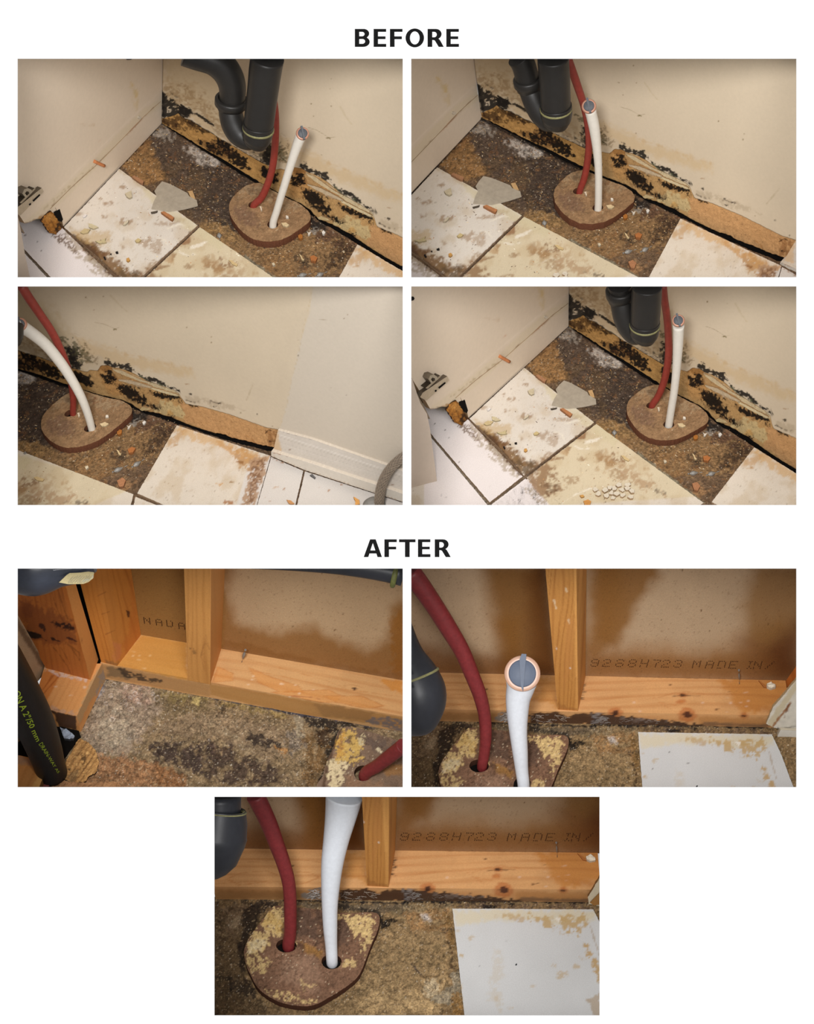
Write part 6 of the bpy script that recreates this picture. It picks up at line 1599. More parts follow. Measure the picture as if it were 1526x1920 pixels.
    if k == 6:
        q = clip(T('6a', [(808, 1733), (815, 1690), (840, 1655), (920, 1650), (945, 1690), (940, 1733)]), (x0, y0, x1, y1))  # black patch on the uncut board stands for the hole's shade
        prism('pipe_hole', q, PS, .0012, 'dark_void', color=(16, 12, 10), step=3, parent=None, label='dark hole at the foot of the white pipe ' + d, category='hole')  # black patch for the hole's shade, the board is uncut
    # pipes
    s = lambda pts: T('7a' if k == 7 else '6a', pts)
    if k == 7:
        rp = [(586, 1176), (598, 1090), (602, 960), (600, 820), (588, 680), (545, 520), (490, 370), (430, 210), (370, 80), (325, -11)]; rw = [98, 100, 100, 102, 106, 114, 124, 134, 142, 150]
        wp = [(932, 1302), (926, 1190), (918, 1050), (914, 880), (920, 700), (935, 520), (965, 340), (1000, 160), (1030, -11)]; ww = [92, 96, 112, 126, 150, 178, 206, 250, 300]
    else:
        rp = [(562, 1562), (578, 1470), (590, 1300), (580, 1160), (545, 1010), (480, 840), (400, 650), (300, 480), (180, 290), (70, 130), (-11, 20)]; rw = [82, 88, 96, 100, 112, 120, 130, 142, 150, 160, 166]
        wp = [(890, 1725), (876, 1600), (862, 1450), (848, 1300), (842, 1150), (848, 1020), (868, 930), (872, 905)]; ww = [96, 104, 124, 142, 172, 200, 232, 244]
    bR = PS.at(s([rp[0]]))[0]; bW = PS.at(s([wp[0]]))[0]
    t = empty('red_pipe', bR, 'dull red plastic water pipe curving down into the board ' + d, 'pipe')
    pl = Plane(bR, (0, .9, -.42)); P3 = pl.at(s(rp)); R = np.array(rw) * S1 / 2 * depth(P3) / F
    P3 = np.r_[[P3[0] - [0, 0, .018]], P3]; R = np.r_[R[0], R]
    tube('tube', P3, R, 'red_plastic_after', t, 60, 24)
    t = empty('white_pipe', bW, ('thick white plastic water pipe leaning to the right ' if k == 7 else 'white plastic water pipe with copper ring and plug ') + d, 'pipe')
    pl = Plane(bW, (0, .86, -.5)); P3 = pl.at(s(wp)); R = np.array(ww) * S1 / 2 * depth(P3) / F
    P3 = np.r_[[P3[0] - [0, 0, .018]], P3]; R = np.r_[R[0], R]
    tube('tube', P3, R, 'white_plastic_after', t, 60, 28)
    if k == 6:
        c3 = pl.at(s([(880, 832)]))[0]; r = 142 * S1 * depth([c3])[0] / F
        toc = CAM - c3; toc /= np.linalg.norm(toc); ax = toc + np.array([0, 0, .12]); ax /= np.linalg.norm(ax)
        lathe('copper_ring', c3 + toc * r * .5, ax, [(-r * 1.1, r * .72), (-r * .5, r * .9), (-.004, r * .99), (.0, r * 1.0), (.003, r * .96), (.004, r * .8), (.003, r * .7)], 'copper_pale', t, seg=40, label='pinkish pale crimp ring')
        cp = lathe('end_plug', c3 + toc * r * .5, ax, [(-.004, r * .76), (.005, r * .76), (.007, r * .7), (.0072, 0)], 'plug_blue', t, seg=40, label='blue-grey end plug with a centre rib')
        b = up - ax * (up @ ax); b /= np.linalg.norm(b); b = b * .99 + np.cross(ax, b) * -.06; sd = np.cross(ax, b); sd /= np.linalg.norm(sd)
        V = []; cc = c3 + toc * r * .5
        for z in (.006, .012):
            for uu, vv in ((-1.0, -.10), (1.08, -.16), (1.08, .10), (.75, .2), (-.7, .05)): V.append(cc + ax * z + b * uu * r + sd * vv * r)
        mk('plug_rib', V, [(0, 1, 2, 3, 4), (5, 6, 7, 8, 9)] + [(i, (i + 1) % 5, 5 + (i + 1) % 5, 5 + i) for i in range(5)], 'plug_blue', parent=cp)
    # drain trap at the left
    yb_ = min(bR[1], bW[1]) - .03
    if k == 7:
        ctr, rr_ = T('7a', [(10, 300)])[0], 250
    if k == 7:
        pl = Plane(CAM + fw * 3.62, fw); c3 = pl.at(T('7a', [(-30, 640)]))[0]; top3 = pl.at(T('7a', [(60, -11)]))[0]
        ax = pl.at(T('7a', [(40, 0)]))[0] - pl.at(T('7a', [(-40, 640)]))[0]; ln = np.linalg.norm(ax); ax /= ln; r = 245 * S1 * depth([c3])[0] / F
        c0 = pl.at(T('7a', [(-10, 300)]))[0]
        t = empty('drain_trap', c3, 'big blurred black drain trap at the left edge ' + d, 'pipe')
        m_ = np.linalg.norm(c0 - c3)
        lathe('lower_hub', c3, ax, [(-.004, .002), (0, r * .25), (m_ * .12, r * .5), (m_ * .35, r * .78), (m_ * .8, r * .98), (m_ * .96, r * 1.02), (m_ * 1.0, r * 1.0), (m_ * 1.3, r * .97), (m_ * 1.62, r * .86)], 'black_plastic_dark', t, seg=40)
        lathe('sealant_ring', c3 + ax * m_ * 1.55, ax, [(0, r * .8), (.002, r * .9), (.004, r * .9), (.006, r * .8)], 'yellow_sealant', t, seg=40)
        P3 = np.array([c3 + ax * m_ * 1.5, pl.at(T('7a', [(35, -11)]))[0]]); tube('tailpipe', P3, [r * .72] * 2, 'black_plastic_dark', t, 4, 32)
    else:
        pl = Plane(CAM + fw * 3.62, fw)
        t = empty('drain_trap', pl.at(T('6a', [(60, 1300)]))[0], 'dark blue-black drain trap bulging in at the left edge ' + d, 'pipe')
        pts = [(-130, 420), (-60, 700), (20, 900), (50, 1000), (40, 1120), (-10, 1240), (-50, 1300)]; wd_ = [240, 330, 440, 460, 420, 300, 100]
        P3 = pl.at(T('6a', pts)); tube('lower_hub', P3, np.array(wd_) * S1 / 2 * depth(P3) / F, 'black_plastic_dark', t, 40, 36)
        c3 = pl.at(T('6a', [(15, 880)]))[0]; ax = pl.at(T('6a', [(-60, 700)]))[0] - pl.at(T('6a', [(50, 1000)]))[0]; ax /= np.linalg.norm(ax); r = 226 * S1 * depth([c3])[0] / F
        lathe('sealant_ring', c3, ax, [(0, r * .85), (.002, r * .99), (.006, r * .985), (.008, r * .85)], 'yellow_sealant', t, seg=40)
    # baseboard stub at the right edge
    if k == 7:
        st = [('wall_baseboard', [(1480, 700), (1560, 600), (1560, 900), (1500, 870), (1428, 812)], (222, 212, 190))]
        q = clip(T('7b', [(1432, 796), (1480, 720), (1526, 640), (1560, 620), (1560, 880), (1500, 862), (1440, 850)]), P.cr)
        bb = prism('baseboard_right', q, PFr.up(.012), .008, 'baseboard_paint', color=(206, 194, 168), step=3, jit=.5, edge=(120, 86, 50), kind='structure', label='chipped white baseboard end at the right edge ' + d, category='baseboard')
        q = clip(T('7b', [(1450, 840), (1526, 760), (1540, 850), (1480, 862)]), P.cr)
        prism('raw_core', q, PFr.up(.021), .002, 'torn_paper', color=(160, 116, 66), step=3, jit=.6, parent=bb, label='exposed brown fibre core')
    else:
        PBB = PFr.up(.014)
        q = clip(T('6b', [(1286, 1230), (1340, 1100), (1430, 1000), (1526, 880), (1560, 850), (1560, 1278), (1400, 1272), (1350, 1262)]), P.cr)
        def pb(can):
            p = Paint(can, (216, 212, 200), 'w', GA); p.var(8, .1, 3, 281)
            p.lay('6b', [(1286, 1230), (1526, 890), (1526, 960), (1330, 1262)], (202, 190, 160), .9, 3, 2)
            p.lay('6b', [(1340, 1250), (1480, 1070)], (150, 98, 50), .9, 2, 2, st=5); p.lay('6b', [(1380, 1270), (1560, 1250)], (60, 46, 34), .8, 2, 1, st=2)
            p.lay('6b', [(1450, 1080), (1480, 1070), (1430, 1180)], (120, 70, 36), .8, 3, 3)
            return p
        bb = prism('baseboard_right', q, PBB, .008, 'baseboard_paint', paint=pb, inv=I['w'], step=2.4, jit=.5, edge=(170, 150, 116), kind='structure', label='chipped white baseboard end at the right edge ' + d, category='baseboard')
        q = clip(T('6b', [(1375, 1330), (1400, 1280), (1560, 1285), (1560, 1376), (1440, 1378)]), P.cr)
        prism('quarter_round', q, PBB.up(.004), .012, 'baseboard_paint', color=(222, 220, 212), step=3, parent=bb, edge=(190, 180, 160))
    # plaster crumb and curl on the sill, nails
    q = clip(f('7b', [(1420, 470), (1455, 455), (1490, 478), (1495, 498), (1450, 505), (1425, 492)]), P.cr)
    prism('plaster_lump', q, ZT, .012, 'painted_chip', color=(224, 214, 194), step=2.5, jit=.5, label='white plaster lump on the right end of the sill ' + d, category='debris', relief=lambda can: (fbm(can[:, 0], can[:, 1], 4, 2, 5) - .5) * .006)
    q = f('7b', [(1350, 446), (1420, 492), (1425, 506), (1395, 500)])
    prism('wood_sliver', clip(q, P.cr), ZT, .004, 'painted_chip', color=(170, 106, 54), step=3, label='orange-brown wood sliver beside the plaster lump on the sill ' + d, category='debris')
    q = f('7b', [(1183, 362), (1191, 478)])
    a3 = ZT.at([q[1]])[0]; top3 = Plane(a3, (0, 1, 0)).at([q[0]])[0]; D = top3 - a3
    tube('nail', [a3, a3 + D * .9, a3 + D * .96, top3], [.0011, .0011, .0028, .0028], 'steel', n=12, seg=8, label='thin steel nail upright in the sill before the lettering ' + d, category='fastener')
    # black speck on the tile
    q = f('7b', [(858, 1330), (868, 1320), (873, 1326), (865, 1337)])
    if P.r[1] < q[:, 1].min() and q[:, 1].max() < P.r[3]:
        prism('black_crumb', q, PF.up(.009), .002, 'painted_chip', color=(30, 30, 32), step=2, label='black crumb in the middle of the white tile ' + d, category='debris')
    rnd = np.random.RandomState(60 + k)
    q = rnd.uniform((P.r[0] + 2, P.r[1] + 2), (P.r[2] - 2, P.r[3] - 2), (5000, 2)); c = app(I['f'], q)
    tp = canon('7b', [(360, 886), (1476, 892), (1560, 1060), (1700, 1400), (1800, 1900), (478, 1900)], 'f')
    yfl = np.interp(c[:, 0], app(I['f'], fb)[:, 0], app(I['f'], fb)[:, 1])
    so = canon('7a', SO, 'f')
    ok = (c[:, 1] > yfl + 3) & (sdf(c[:, 0], c[:, 1], tp) > 3) & (sdf(c[:, 0], c[:, 1], so) > 9) & (fbm(c[:, 0], c[:, 1], 22, 2, 9) > rnd.uniform(.2, .8, len(c)))
    q = q[ok][:240]
    pal = [rgb(v) for v in ((166, 142, 104), (140, 114, 80), (186, 172, 148), (120, 90, 58), (74, 58, 44))]
    crumb_mesh('crumbs', PF.at(q) + PF.n * .001, rnd.uniform(.0005, .0013, len(q)), [pal[i] for i in rnd.randint(0, 5, len(q))], PF.n, k, kind='stuff', label='fine pale crumbs scattered over the rotten subfloor ' + d, category='crumbs')
mat('copper_pale', .4, .05, 60, 0, .5, col=(196, 158, 136)); mat('plug_blue', .55, .05, 60, .05, .4, col=(88, 98, 116))

def fibres(P, PFr, f, k):
    """torn mouldy fibre strands hanging from the lower edge of the sill"""
    rnd = random.Random(7); d = P.d
    root = [(760, 740, 830, 800, 60, (176, 170, 164)), (1000, 745, 1170, 810, 44, (160, 146, 134)), (1180, 740, 1280, 790, 16, (160, 146, 132)), (1540, 760, 1640, 815, 22, (150, 144, 140)), (1700, 775, 2060, 815, 22, (120, 108, 100))]
    V = []; Fc = []; C = []
    pl = PFr.up(.004)
    for (ax, ay, bx, by, n, col) in root:
        for i in range(n):
            sx = rnd.uniform(ax, bx); sy = rnd.uniform(ay, by)
            ang = rnd.uniform(-.5, 2.6); ln = rnd.uniform(18, 55)
            pts = [(sx, sy), (sx + ln * .5 * math.cos(ang), sy + ln * .35 * math.sin(ang) + rnd.uniform(-4, 4)), (sx + ln * math.cos(ang + rnd.uniform(-.4, .4)), sy + ln * .6 * math.sin(ang))]
            q = f('7a', pts)
            if q[:, 0].min() < P.r[0] or q[:, 0].max() > P.r[2]: continue
            p3 = pl.at(q); w = .0004 + rnd.random() * .0004; b = len(V); g = rnd.uniform(.5, 1.15)
            for p in p3:
                for dz in (-w, w): V.append(p + np.array([0, 0, dz]) + pl.n * .0005)
                V.append(p + pl.n * (.0012))
                C += [np.clip(rgb(col) * g, 0, .9)] * 3
            for j in range(2):
                a0 = b + j * 3
                for u, v in ((0, 1), (1, 2), (2, 0)): Fc.append((a0 + u, a0 + v, a0 + 3 + v, a0 + 3 + u))
    mk('mould_fibres', np.array(V), Fc, 'painted_chip', np.array(C), kind='stuff', label='grey torn fibres under the front edge of the sill ' + d, category='fibres')

for k in (6, 7):
    seen = {o.name for o in bpy.data.objects}
    after67(k); trim_to_opening(Panel(k), seen)

# ------------------------------------------------------------------ picture 5
def paint5_floor(can):
    p = Paint(can, (132, 112, 84), 'f', GA); x, y = p.x, p.y
    p.var(30, .2, 4, 301)
    p.lay('5a', [(680, 870), (1000, 920), (1200, 980), (1150, 1100), (1000, 1300), (900, 1500), (620, 1480), (500, 1340), (560, 1180), (640, 960)], (150, 132, 112), .9, 18, 14)
    p.lay('5a', [(850, 900), (1040, 940), (1060, 1080), (900, 1100), (820, 1000)], (158, 130, 112), .7, 12, 10, sp=(12, .40, .16))
    p.lay('5a', [(640, 1080), (900, 1140), (900, 1360), (760, 1440), (600, 1360)], (166, 152, 130), .7, 14, 12, sp=(12, .38, .16))
    p.lay('5a', [(1060, 920), (1526, 1010), (1526, 1160), (1250, 1180), (1080, 1060)], (108, 92, 66), .8, 14, 12)
    p.lay('5a', [(1060, 930), (1500, 1020), (1526, 1100), (1240, 1060)], (142, 124, 76), .6, 10, 10, sp=(9, .42, .14))
    p.lay('5a', [(1380, 1020), (1450, 1030), (1440, 1080), (1390, 1070)], (186, 166, 110), .8, 5, 4)
    p.lay('5b', [(0, 1020), (500, 1120), (620, 1160), (560, 1200), (300, 1120), (100, 1080)], (142, 120, 70), .6, 6, 7, sp=(7, .40, .14))
    p.lay('5b', [(60, 1060), (140, 1080), (110, 1180), (60, 1160)], (52, 40, 30), .8, 6, 8, sp=(6, .42, .12))
    p.lay('5b', [(-520, 1260), (-300, 1180), (0, 1150), (300, 1200), (600, 1260), (700, 1500), (400, 1480), (0, 1330), (-300, 1340)], (134, 114, 90), .7, 12, 12)
    p.lay('5a', [(1060, 1400), (1300, 1370), (1526, 1400), (1526, 1640), (1300, 1600), (1120, 1540)], (62, 50, 46), .9, 14, 14, sp=(16, .36, .14))
    p.lay('5b', [(0, 1380), (240, 1420), (500, 1560), (640, 1740), (200, 1740), (0, 1660)], (70, 56, 48), .9, 14, 14, sp=(16, .38, .14))
    p.lay('5b', [(320, 1300), (480, 1340), (560, 1420), (440, 1440), (300, 1380)], (44, 36, 34), .85, 8, 10, sp=(8, .36, .14))
    p.lay('5b', [(0, 1240), (200, 1340), (340, 1480), (460, 1560)], (150, 132, 104), .6, 8, 6, st=10, sp=(9, .44, .14))
    p.lay('5b', [(600, 1290), (700, 1280), (760, 1400), (640, 1460)], (120, 112, 104), .6, 10, 10)
    p.lay('5b', [(660, 1180), (740, 1170), (740, 1330), (680, 1340)], (146, 134, 112), .8, 3, 4)
    p.lay('5b', [(740, 1170), (1050, 1200), (1240, 1260), (1000, 1260), (900, 1500), (860, 1740), (900, 1740), (1000, 1400), (1060, 1280), (860, 1280), (800, 1240)], (30, 26, 26), .9, 5, 7)
    p.lay('5b', [(740, 1300), (940, 1280), (920, 1520), (850, 1740), (700, 1740), (760, 1500)], (108, 78, 42), .7, 10, 12, sp=(10, .38, .14))
    p.lay('5b', [(840, 1290), (960, 1280), (930, 1400), (860, 1400)], (48, 34, 26), .8, 6, 7)
    p.lay('5b', [(500, 1400), (620, 1440), (590, 1500)], (160, 116, 66), .7, 4, 5, sp=(5, .42, .12))
    p.lay('5a', [(600, 1490), (900, 1500), (1100, 1560), (1300, 1640), (1340, 1740), (520, 1740)], (150, 110, 76), .9, 12, 12)
    p.lay('5a', [(1100, 1560), (1300, 1620), (1380, 1740), (1100, 1740)], (136, 94, 58), .7, 8, 10, sp=(8, .4, .14))
    p.lay('5a', [(490, 1180), (560, 1080), (600, 1100), (520, 1250)], (30, 26, 26), .9, 3, 5)
    p.lay('5a', [(640, 960), (700, 880), (680, 1000), (590, 1060)], (146, 148, 156), .6, 4, 4)
    p.lay('5a', [(700, 870), (1000, 915), (1300, 975), (1526, 1018)], (36, 34, 40), .85, 2.4, 2, st=2.6)
    p.lay('5b', [(0, 1018), (300, 1076), (620, 1145), (800, 1170), (1100, 1210), (1300, 1270)], (60, 60, 72), .9, 3, 2.4, st=4)
    # watermark rings left by drops
    for xx, yy, r in ((765, 920, 17), (740, 1010, 16), (895, 1118, 18), (962, 1078, 13), (1105, 1030, 22), (930, 990, 17), (860, 940, 12), (950, 1045, 14), (850, 1050, 12), (750, 1195, 16), (1070, 990, 12), (895, 1020, 12), (970, 950, 10), (700, 1070, 15), (860, 1080, 12), (885, 1350, 12)):
        q = [(xx + r * math.cos(t), yy + r * math.sin(t)) for t in np.linspace(0, 6.2832, 12)]
        p.lay('5a', q, (206, 196, 186), .6, 1.3, .4, st=1.2)
    p.grain(.42, 2.6); p.grain(.34, 8, 29)
    p.speck(2.8, .80, (190, 170, 136), .6, 311, .07); p.speck(2.6, .92, (224, 214, 196), .8, 312, .05); p.speck(4, .78, (54, 42, 34), .55, 313, .08)
    return p

def wood5(base, line, ang, seed, extra=None, amp=.5, sc=4):
    def f(can):
        p = Paint(can, base, 'w', GA); p.wood(ang, sc, line, amp, seed, 20)
        if extra: extra(p)
        return p
    return f

def after5():
    k = 5; P = Panel(5); d = P.d; x0, y0, x1, y1 = P.cr
    a = lambda pts: T('5a', pts); b = lambda pts: T('5b', pts)
    PF = P.F
    fb = np.r_[a([(690, 868), (1000, 918), (1526, 1018)]), b([(600, 1138), (1200, 1222), (1526, 1262)])]
    PFr = vplane(PF.at([fb[0]])[0], PF.at([b([(600, 1138)])[0]])[0])
    tf = a([(780, 775)])[0], b([(1526, 1172)])[0]
    E0, E1 = PFr.at([tf[0], tf[1]]); zt = (E0[2] + E1[2]) / 2; ZT = zplane(zt)
    E0, E1 = ZT.at([a([(672, 750)])[0], tf[1]])
    Rr = a([(985, 525)])[0], b([(1526, 886)])[0]
    R0, R1 = ZT.at([Rr[0], Rr[1]]); PB = vplane(R0, R1)
    lx = a([(860, 500)])[0][0]
    yb = lambda x: Rr[0][1] + (x - Rr[0][0]) * (Rr[1][1] - Rr[0][1]) / (Rr[1][0] - Rr[0][0])
    def ps(can):
        p = Paint(can, (182, 154, 120), 'w', GA); p.var(60, .05, 3, 321)
        p.lay('5b', [(-700, -40), (100, -40), (130, 700), (-700, 560)], (146, 104, 50), .9, 10, 4, ds=20)
        p.lay('5b', [(100, -40), (170, -40), (140, 200), (200, 420), (500, 500), (800, 460), (1000, 560), (1250, 660), (1400, 560), (1440, 300), (1600, 200), (1600, 900), (90, 660)], (140, 98, 52), .9, 34, 6, ds=22)
        p.lay('5b', [(100, 560), (700, 700), (1526, 840), (1526, 900), (90, 660)], (128, 88, 46), .6, 8, 5, ds=20)
        p.lay('5b', [(1430, 400), (1600, 240), (1600, 860), (1450, 800)], (142, 92, 36), .7, 14, 8)
        for xx, yy, r in ((985, 490, 2.6), (652, 460, 2), (505, 208, 1.8), (883, 40, 2), (270, 350, 1.2), (1050, 362, 1.2)): p.lay('5b', [(xx, yy), (xx + 6, yy - 4)], (100, 70, 42), .8, 1.4, .6, st=r)
        p.speck(2.6, .84, (110, 76, 44), .35, 325, .06)
        return p
    wb = sheet('wall_back', [(lx - 25, y0), (x1, y0)], [(lx, yb(lx) + 2), (x1, yb(x1) + 2)], PB, ps, 'fibreboard', step=2.2, thick=.01, kind='structure', label='brown fibreboard sheathing between pine studs ' + d, category='wall')
    chars = [(c_, (lambda X, Y, xx=xx, yy=yy: a([(xx + X, yy + Y * .8)])[0])) for c_, xx, yy in (('N', 1000, 388), ('A', 1095, 402), ('D', 1180, 412), ('A', 1275, 430))]
    dotprint(P, PB, chars, wb, dot=1.05, dx=11, slant=-.1, dirv=(1, .18))
    fo = sheet('floor', np.array([(x0, a([(0, 1000)])[0][1]), a([(560, 870)])[0], a([(690, 850)])[0]] + [tuple(q - [0, 4]) for q in fb[1:]] + [(x1, fb[-1][1])]), [(x0, y1), (x1, y1)], PF, paint5_floor, 'subfloor_rot', step=1.7, thick=.004,
               relief=lambda can: (fbm(can[:, 0], can[:, 1], 10, 4, 391) - .5) * .007, kind='structure', label='rotten grey-brown subfloor with drop rings ' + d, category='floor')
    # sill plate along the back wall
    def pp(can):
        p = Paint(can, (206, 160, 108), 'f', GA); p.var(30, .05, 3, 331); p.wood(math.radians(11), 6, (176, 112, 56), .42, 333, 30)
        p.lay('5a', [(780, 770), (880, 640), (985, 525), (1335, 580), (1350, 885)], (196, 138, 62), .85, 5, 2)
        p.lay('5a', [(820, 740), (1000, 720), (1350, 820), (1350, 880), (1060, 830)], (204, 148, 76), .6, 8, 5)
        for q in ([(60, 780), (180, 830), (180, 890), (20, 900)], [(480, 980), (640, 1010), (860, 1060), (1000, 1060), (1040, 1010), (940, 960)], [(900, 1010), (1200, 1010), (1380, 1090), (1240, 1110), (1000, 1060)], [(300, 780), (480, 860), (700, 930), (740, 980), (560, 980), (380, 900)]):
            p.lay('5b', q, (206, 138, 68), .45, 2, 1); p.lay('5b', q + [q[0]], (176, 108, 52), .55, 1.4, .8, st=1.3)
        p.lay('5b', [(300, 720), (600, 800), (900, 880), (1100, 960), (1526, 1020)], (184, 124, 68), .5, 2, 1, st=1.2)
        p.lay('5b', [(300, 800), (600, 860), (900, 930), (1200, 980)], (184, 124, 68), .5, 2, 1, st=1)
        p.lay('5b', [(1340, 880), (1526, 890), (1526, 1000), (1440, 960)], (200, 134, 58), .8, 5, 4)
        p.lay('5b', [(1126, 945), (1146, 940), (1166, 952), (1150, 964), (1132, 962)], (60, 36, 30), .95, 1.5, .6)
        p.lay('5b', [(1060, 930), (1126, 920), (1200, 940)], (170, 116, 66), .6, 2, .8, st=1.2)
        p.lay('5b', [(640, 1010), (800, 1020), (870, 1035)], (150, 84, 56), .6, 1.6, 1, st=1.6)
        for xx, yy in ((565, 915), (675, 925), (705, 990), (820, 960), (345, 855), (295, 915), (630, 1020), (330, 880)): p.lay('5b', [(xx, yy), (xx + 3, yy)], (228, 200, 170), .7, 2, 1.4, st=3)
        for xx, yy in ((920, 660), (960, 720), (1045, 690), (960, 690), (1000, 790), (910, 690)): p.lay('5a', [(xx, yy), (xx + 3, yy)], (224, 184, 130), .6, 2, 1.4, st=3.5)
        p.lay('5b', [(0, 915), (620, 1022), (1000, 1092), (1526, 1180), (1526, 1262), (1200, 1220), (600, 1135), (0, 1005)], (172, 126, 70), .75, 3, 1.5)
        p.lay('5b', [(820, 1068), (1300, 1140), (1260, 1210), (900, 1170)], (150, 112, 70), .7, 5, 4)
        p.lay('5b', [(1230, 1215), (1300, 1180), (1400, 1170), (1526, 1200), (1526, 1300)], (110, 104, 104), .85, 3, 4, sp=(4, .40, .14))
        p.lay('5a', [(670, 762), (780, 775), (1060, 832), (1350, 890), (1526, 920), (1526, 1018), (1000, 918), (690, 868)], (172, 130, 84), .8, 3, 1.5)
        p.lay('5a', [(700, 770), (790, 790), (930, 860), (860, 880), (720, 850)], (104, 88, 66), .7, 5, 5)
        p.lay('5a', [(780, 790), (860, 800), (1000, 850), (1150, 890), (1140, 910), (980, 880), (850, 850)], (50, 40, 34), .85, 3, 5, sp=(4, .42, .1))
        return p
    dv = (E1 - E0) / np.linalg.norm(E1 - E0); n = np.cross(dv, [0, 0, 1.]); n = n if n[1] > 0 else -n; n /= np.linalg.norm(n)
    wdt = (R1 - E1) @ n; hgt = zt - PF.p[2] - .001
    E0 = E0 - dv * .006
    xR = ZT.at([(x1, tf[1][1] - 2)])[0]; E1c = E0 + dv * ((xR - E0) @ dv)
    top = [E0, E1c, E1c + n * wdt, E0 + n * wdt]; bot = [q - np.array([0, 0, hgt]) for q in top]
    hexa('sill_plate', bot + top, pp, 'pine', step=.0026, label='long pale pine sill plate along the back wall ' + d, category='timber')
    # middle stud: front face + right face
    BL, BR = ZT.at(a([(1350, 886)]))[0], ZT.at(a([(1526, 918)]))[0]; RR = ZT.at(b([(88, 636)]))[0]
    Pf = vplane(BL, BR); TLp, TRp = Pf.at(np.r_[a([(1318, -8)]), b([(8, -8)])]); RT = vplane(RR, RR + dv).at(b([(118, -8)]))[0]
    def ex(p):
        p.lay('5b', [(0, -60), (120, -60), (92, 640), (0, 905)], (206, 146, 84), .8, 1.5, .5)
        p.lay('5a', [(1370, 620), (1420, 640), (1400, 700)], (110, 76, 44), .6, 5, 5, sp=(4, .5, .1))
        for r in (30, 60, 95): p.lay('5a', [(1480, 860 - r * 2), (1450, 700), (1490, 620 - r), (1520, 640)], (156, 104, 56), .4, 1.5, 1, st=1.2)
    hexa('wall_stud', [BL, BR, RR, RR - (BR - BL), TLp, TRp, RT, RT - (TRp - TLp)], wood5((198, 142, 78), (160, 104, 50), math.radians(88), 341, ex), 'pine', step=.0026, label='right-hand pine stud standing on the long sill ' + d, category='timber')
    # corner stud
    BL, BR = ZT.at(a([(663, 742)]))[0], ZT.at(a([(790, 772)]))[0]; RR = ZT.at(a([(978, 526)]))[0]; MR = ZT.at(a([(850, 738)]))[0]
    Pf = vplane(BL, BR); TLp, TRp = Pf.at(a([(463, -8), (640, -8)])); RT = vplane(RR, RR + dv).at(a([(898, -8)]))[0]
    def ex2(p):
        p.lay('5a', [(600, -60), (700, -60), (870, 640), (850, 740), (790, 775), (740, 700)], (190, 124, 58), .6, 6, 3)
        p.lay('5a', [(860, 330), (885, 340), (885, 385), (875, 380)], (70, 36, 22), .9, 2, 1.5)
        p.lay('5a', [(900, 100), (978, 526), (860, 700), (840, 600), (900, 400)], (180, 104, 44), .5, 8, 5)
        for q in ([(640, 215), (700, 185)], [(700, 520), (770, 490)], [(670, 360), (730, 340)]): p.lay('5a', q, (150, 90, 44), .7, 2, 1, st=2)
        p.lay('5a', [(760, 590), (820, 600), (820, 720), (770, 740)], (196, 120, 80), .5, 6, 4)
        p.lay('5a', [(690, 720), (800, 745), (800, 775), (700, 760)], (130, 92, 56), .6, 4, 3)
    MR = BR * .45 + RR * .55
    hexa('wall_stud', [BL, BR, RR, RR - (BR - BL), TLp, TRp, RT, RT - (TRp - TLp)], wood5((194, 126, 56), (156, 88, 34), math.radians(78), 351, ex2), 'pine', step=.0026, label='twisted orange corner stud right of the black gap ' + d, category='timber')
    # near-black sheets standing for shade in the gaps
    gp = Plane(BL + n * .05, (-.2, -1, 0))
    prism('gap', clip(a([(-20, -20), (900, -20), (960, 520), (700, 740), (600, 840), (230, 790), (100, 900), (-20, 900)]), P.cr), PB.up(-.06), 0, 'dark_void', base=-.01, color=(10, 8, 8), step=40, parent=wb)
    prism('gap', clip(a([(440, -8), (560, -8), (720, 760), (640, 760)]), P.cr), gp, 0, 'dark_void', base=-.01, color=(10, 8, 8), step=20, parent=wb)
    # left sill, running towards us
    TLs, TRs, FRs, FLs = ZT.at(a([(205, 790), (590, 875), (468, 1172), (232, 1120)]))
    U = ZT.at(a([(668, 752)]))[0]
    def ex3(p):
        p.lay('5a', [(150, 900), (220, 800), (345, 840), (230, 1050)], (188, 110, 44), .75, 4, 2)
        for q in ([(200, 960), (290, 840)], [(190, 1010), (330, 850)], [(215, 940), (270, 850)]): p.lay('5a', q, (150, 76, 28), .6, 2, 1, st=2)
        p.lay('5a', [(220, 795), (400, 840), (570, 880), (560, 895), (380, 860), (215, 815)], (210, 196, 190), .6, 3, 4, sp=(4, .44, .14))
        p.lay('5a', [(260, 1090), (460, 1140), (465, 1172), (270, 1130)], (180, 150, 130), .6, 4, 4)
        for xx, yy in ((415, 1005), (300, 935), (530, 940)): p.lay('5a', [(xx, yy), (xx + 10, yy)], (224, 196, 168), .7, 3, 2, st=4)
        p.lay('5a', [(668, 755), (590, 872), (470, 1172), (485, 1250), (560, 1080), (700, 880)], (178, 146, 104), .85, 3, 2)
        p.lay('5a', [(640, 850), (700, 780), (690, 880), (620, 1010)], (150, 140, 132), .7, 4, 5)
        p.lay('5a', [(272, 1128), (466, 1172), (466, 1280), (340, 1262)], (70, 48, 36), .95, 2.5, 2); p.lay('5a', [(290, 1120), (330, 1110), (340, 1140)], (90, 60, 40), .6, 3, 3)
    zb = np.array([0, 0, hgt])
    S8 = [ZT.at(a([(150, 905)]))[0], FLs + 0, FRs, TRs]
    A0, B0, C0, D0 = ZT.at(a([(215, 770), (668, 752), (468, 1172), (120, 1090)]))
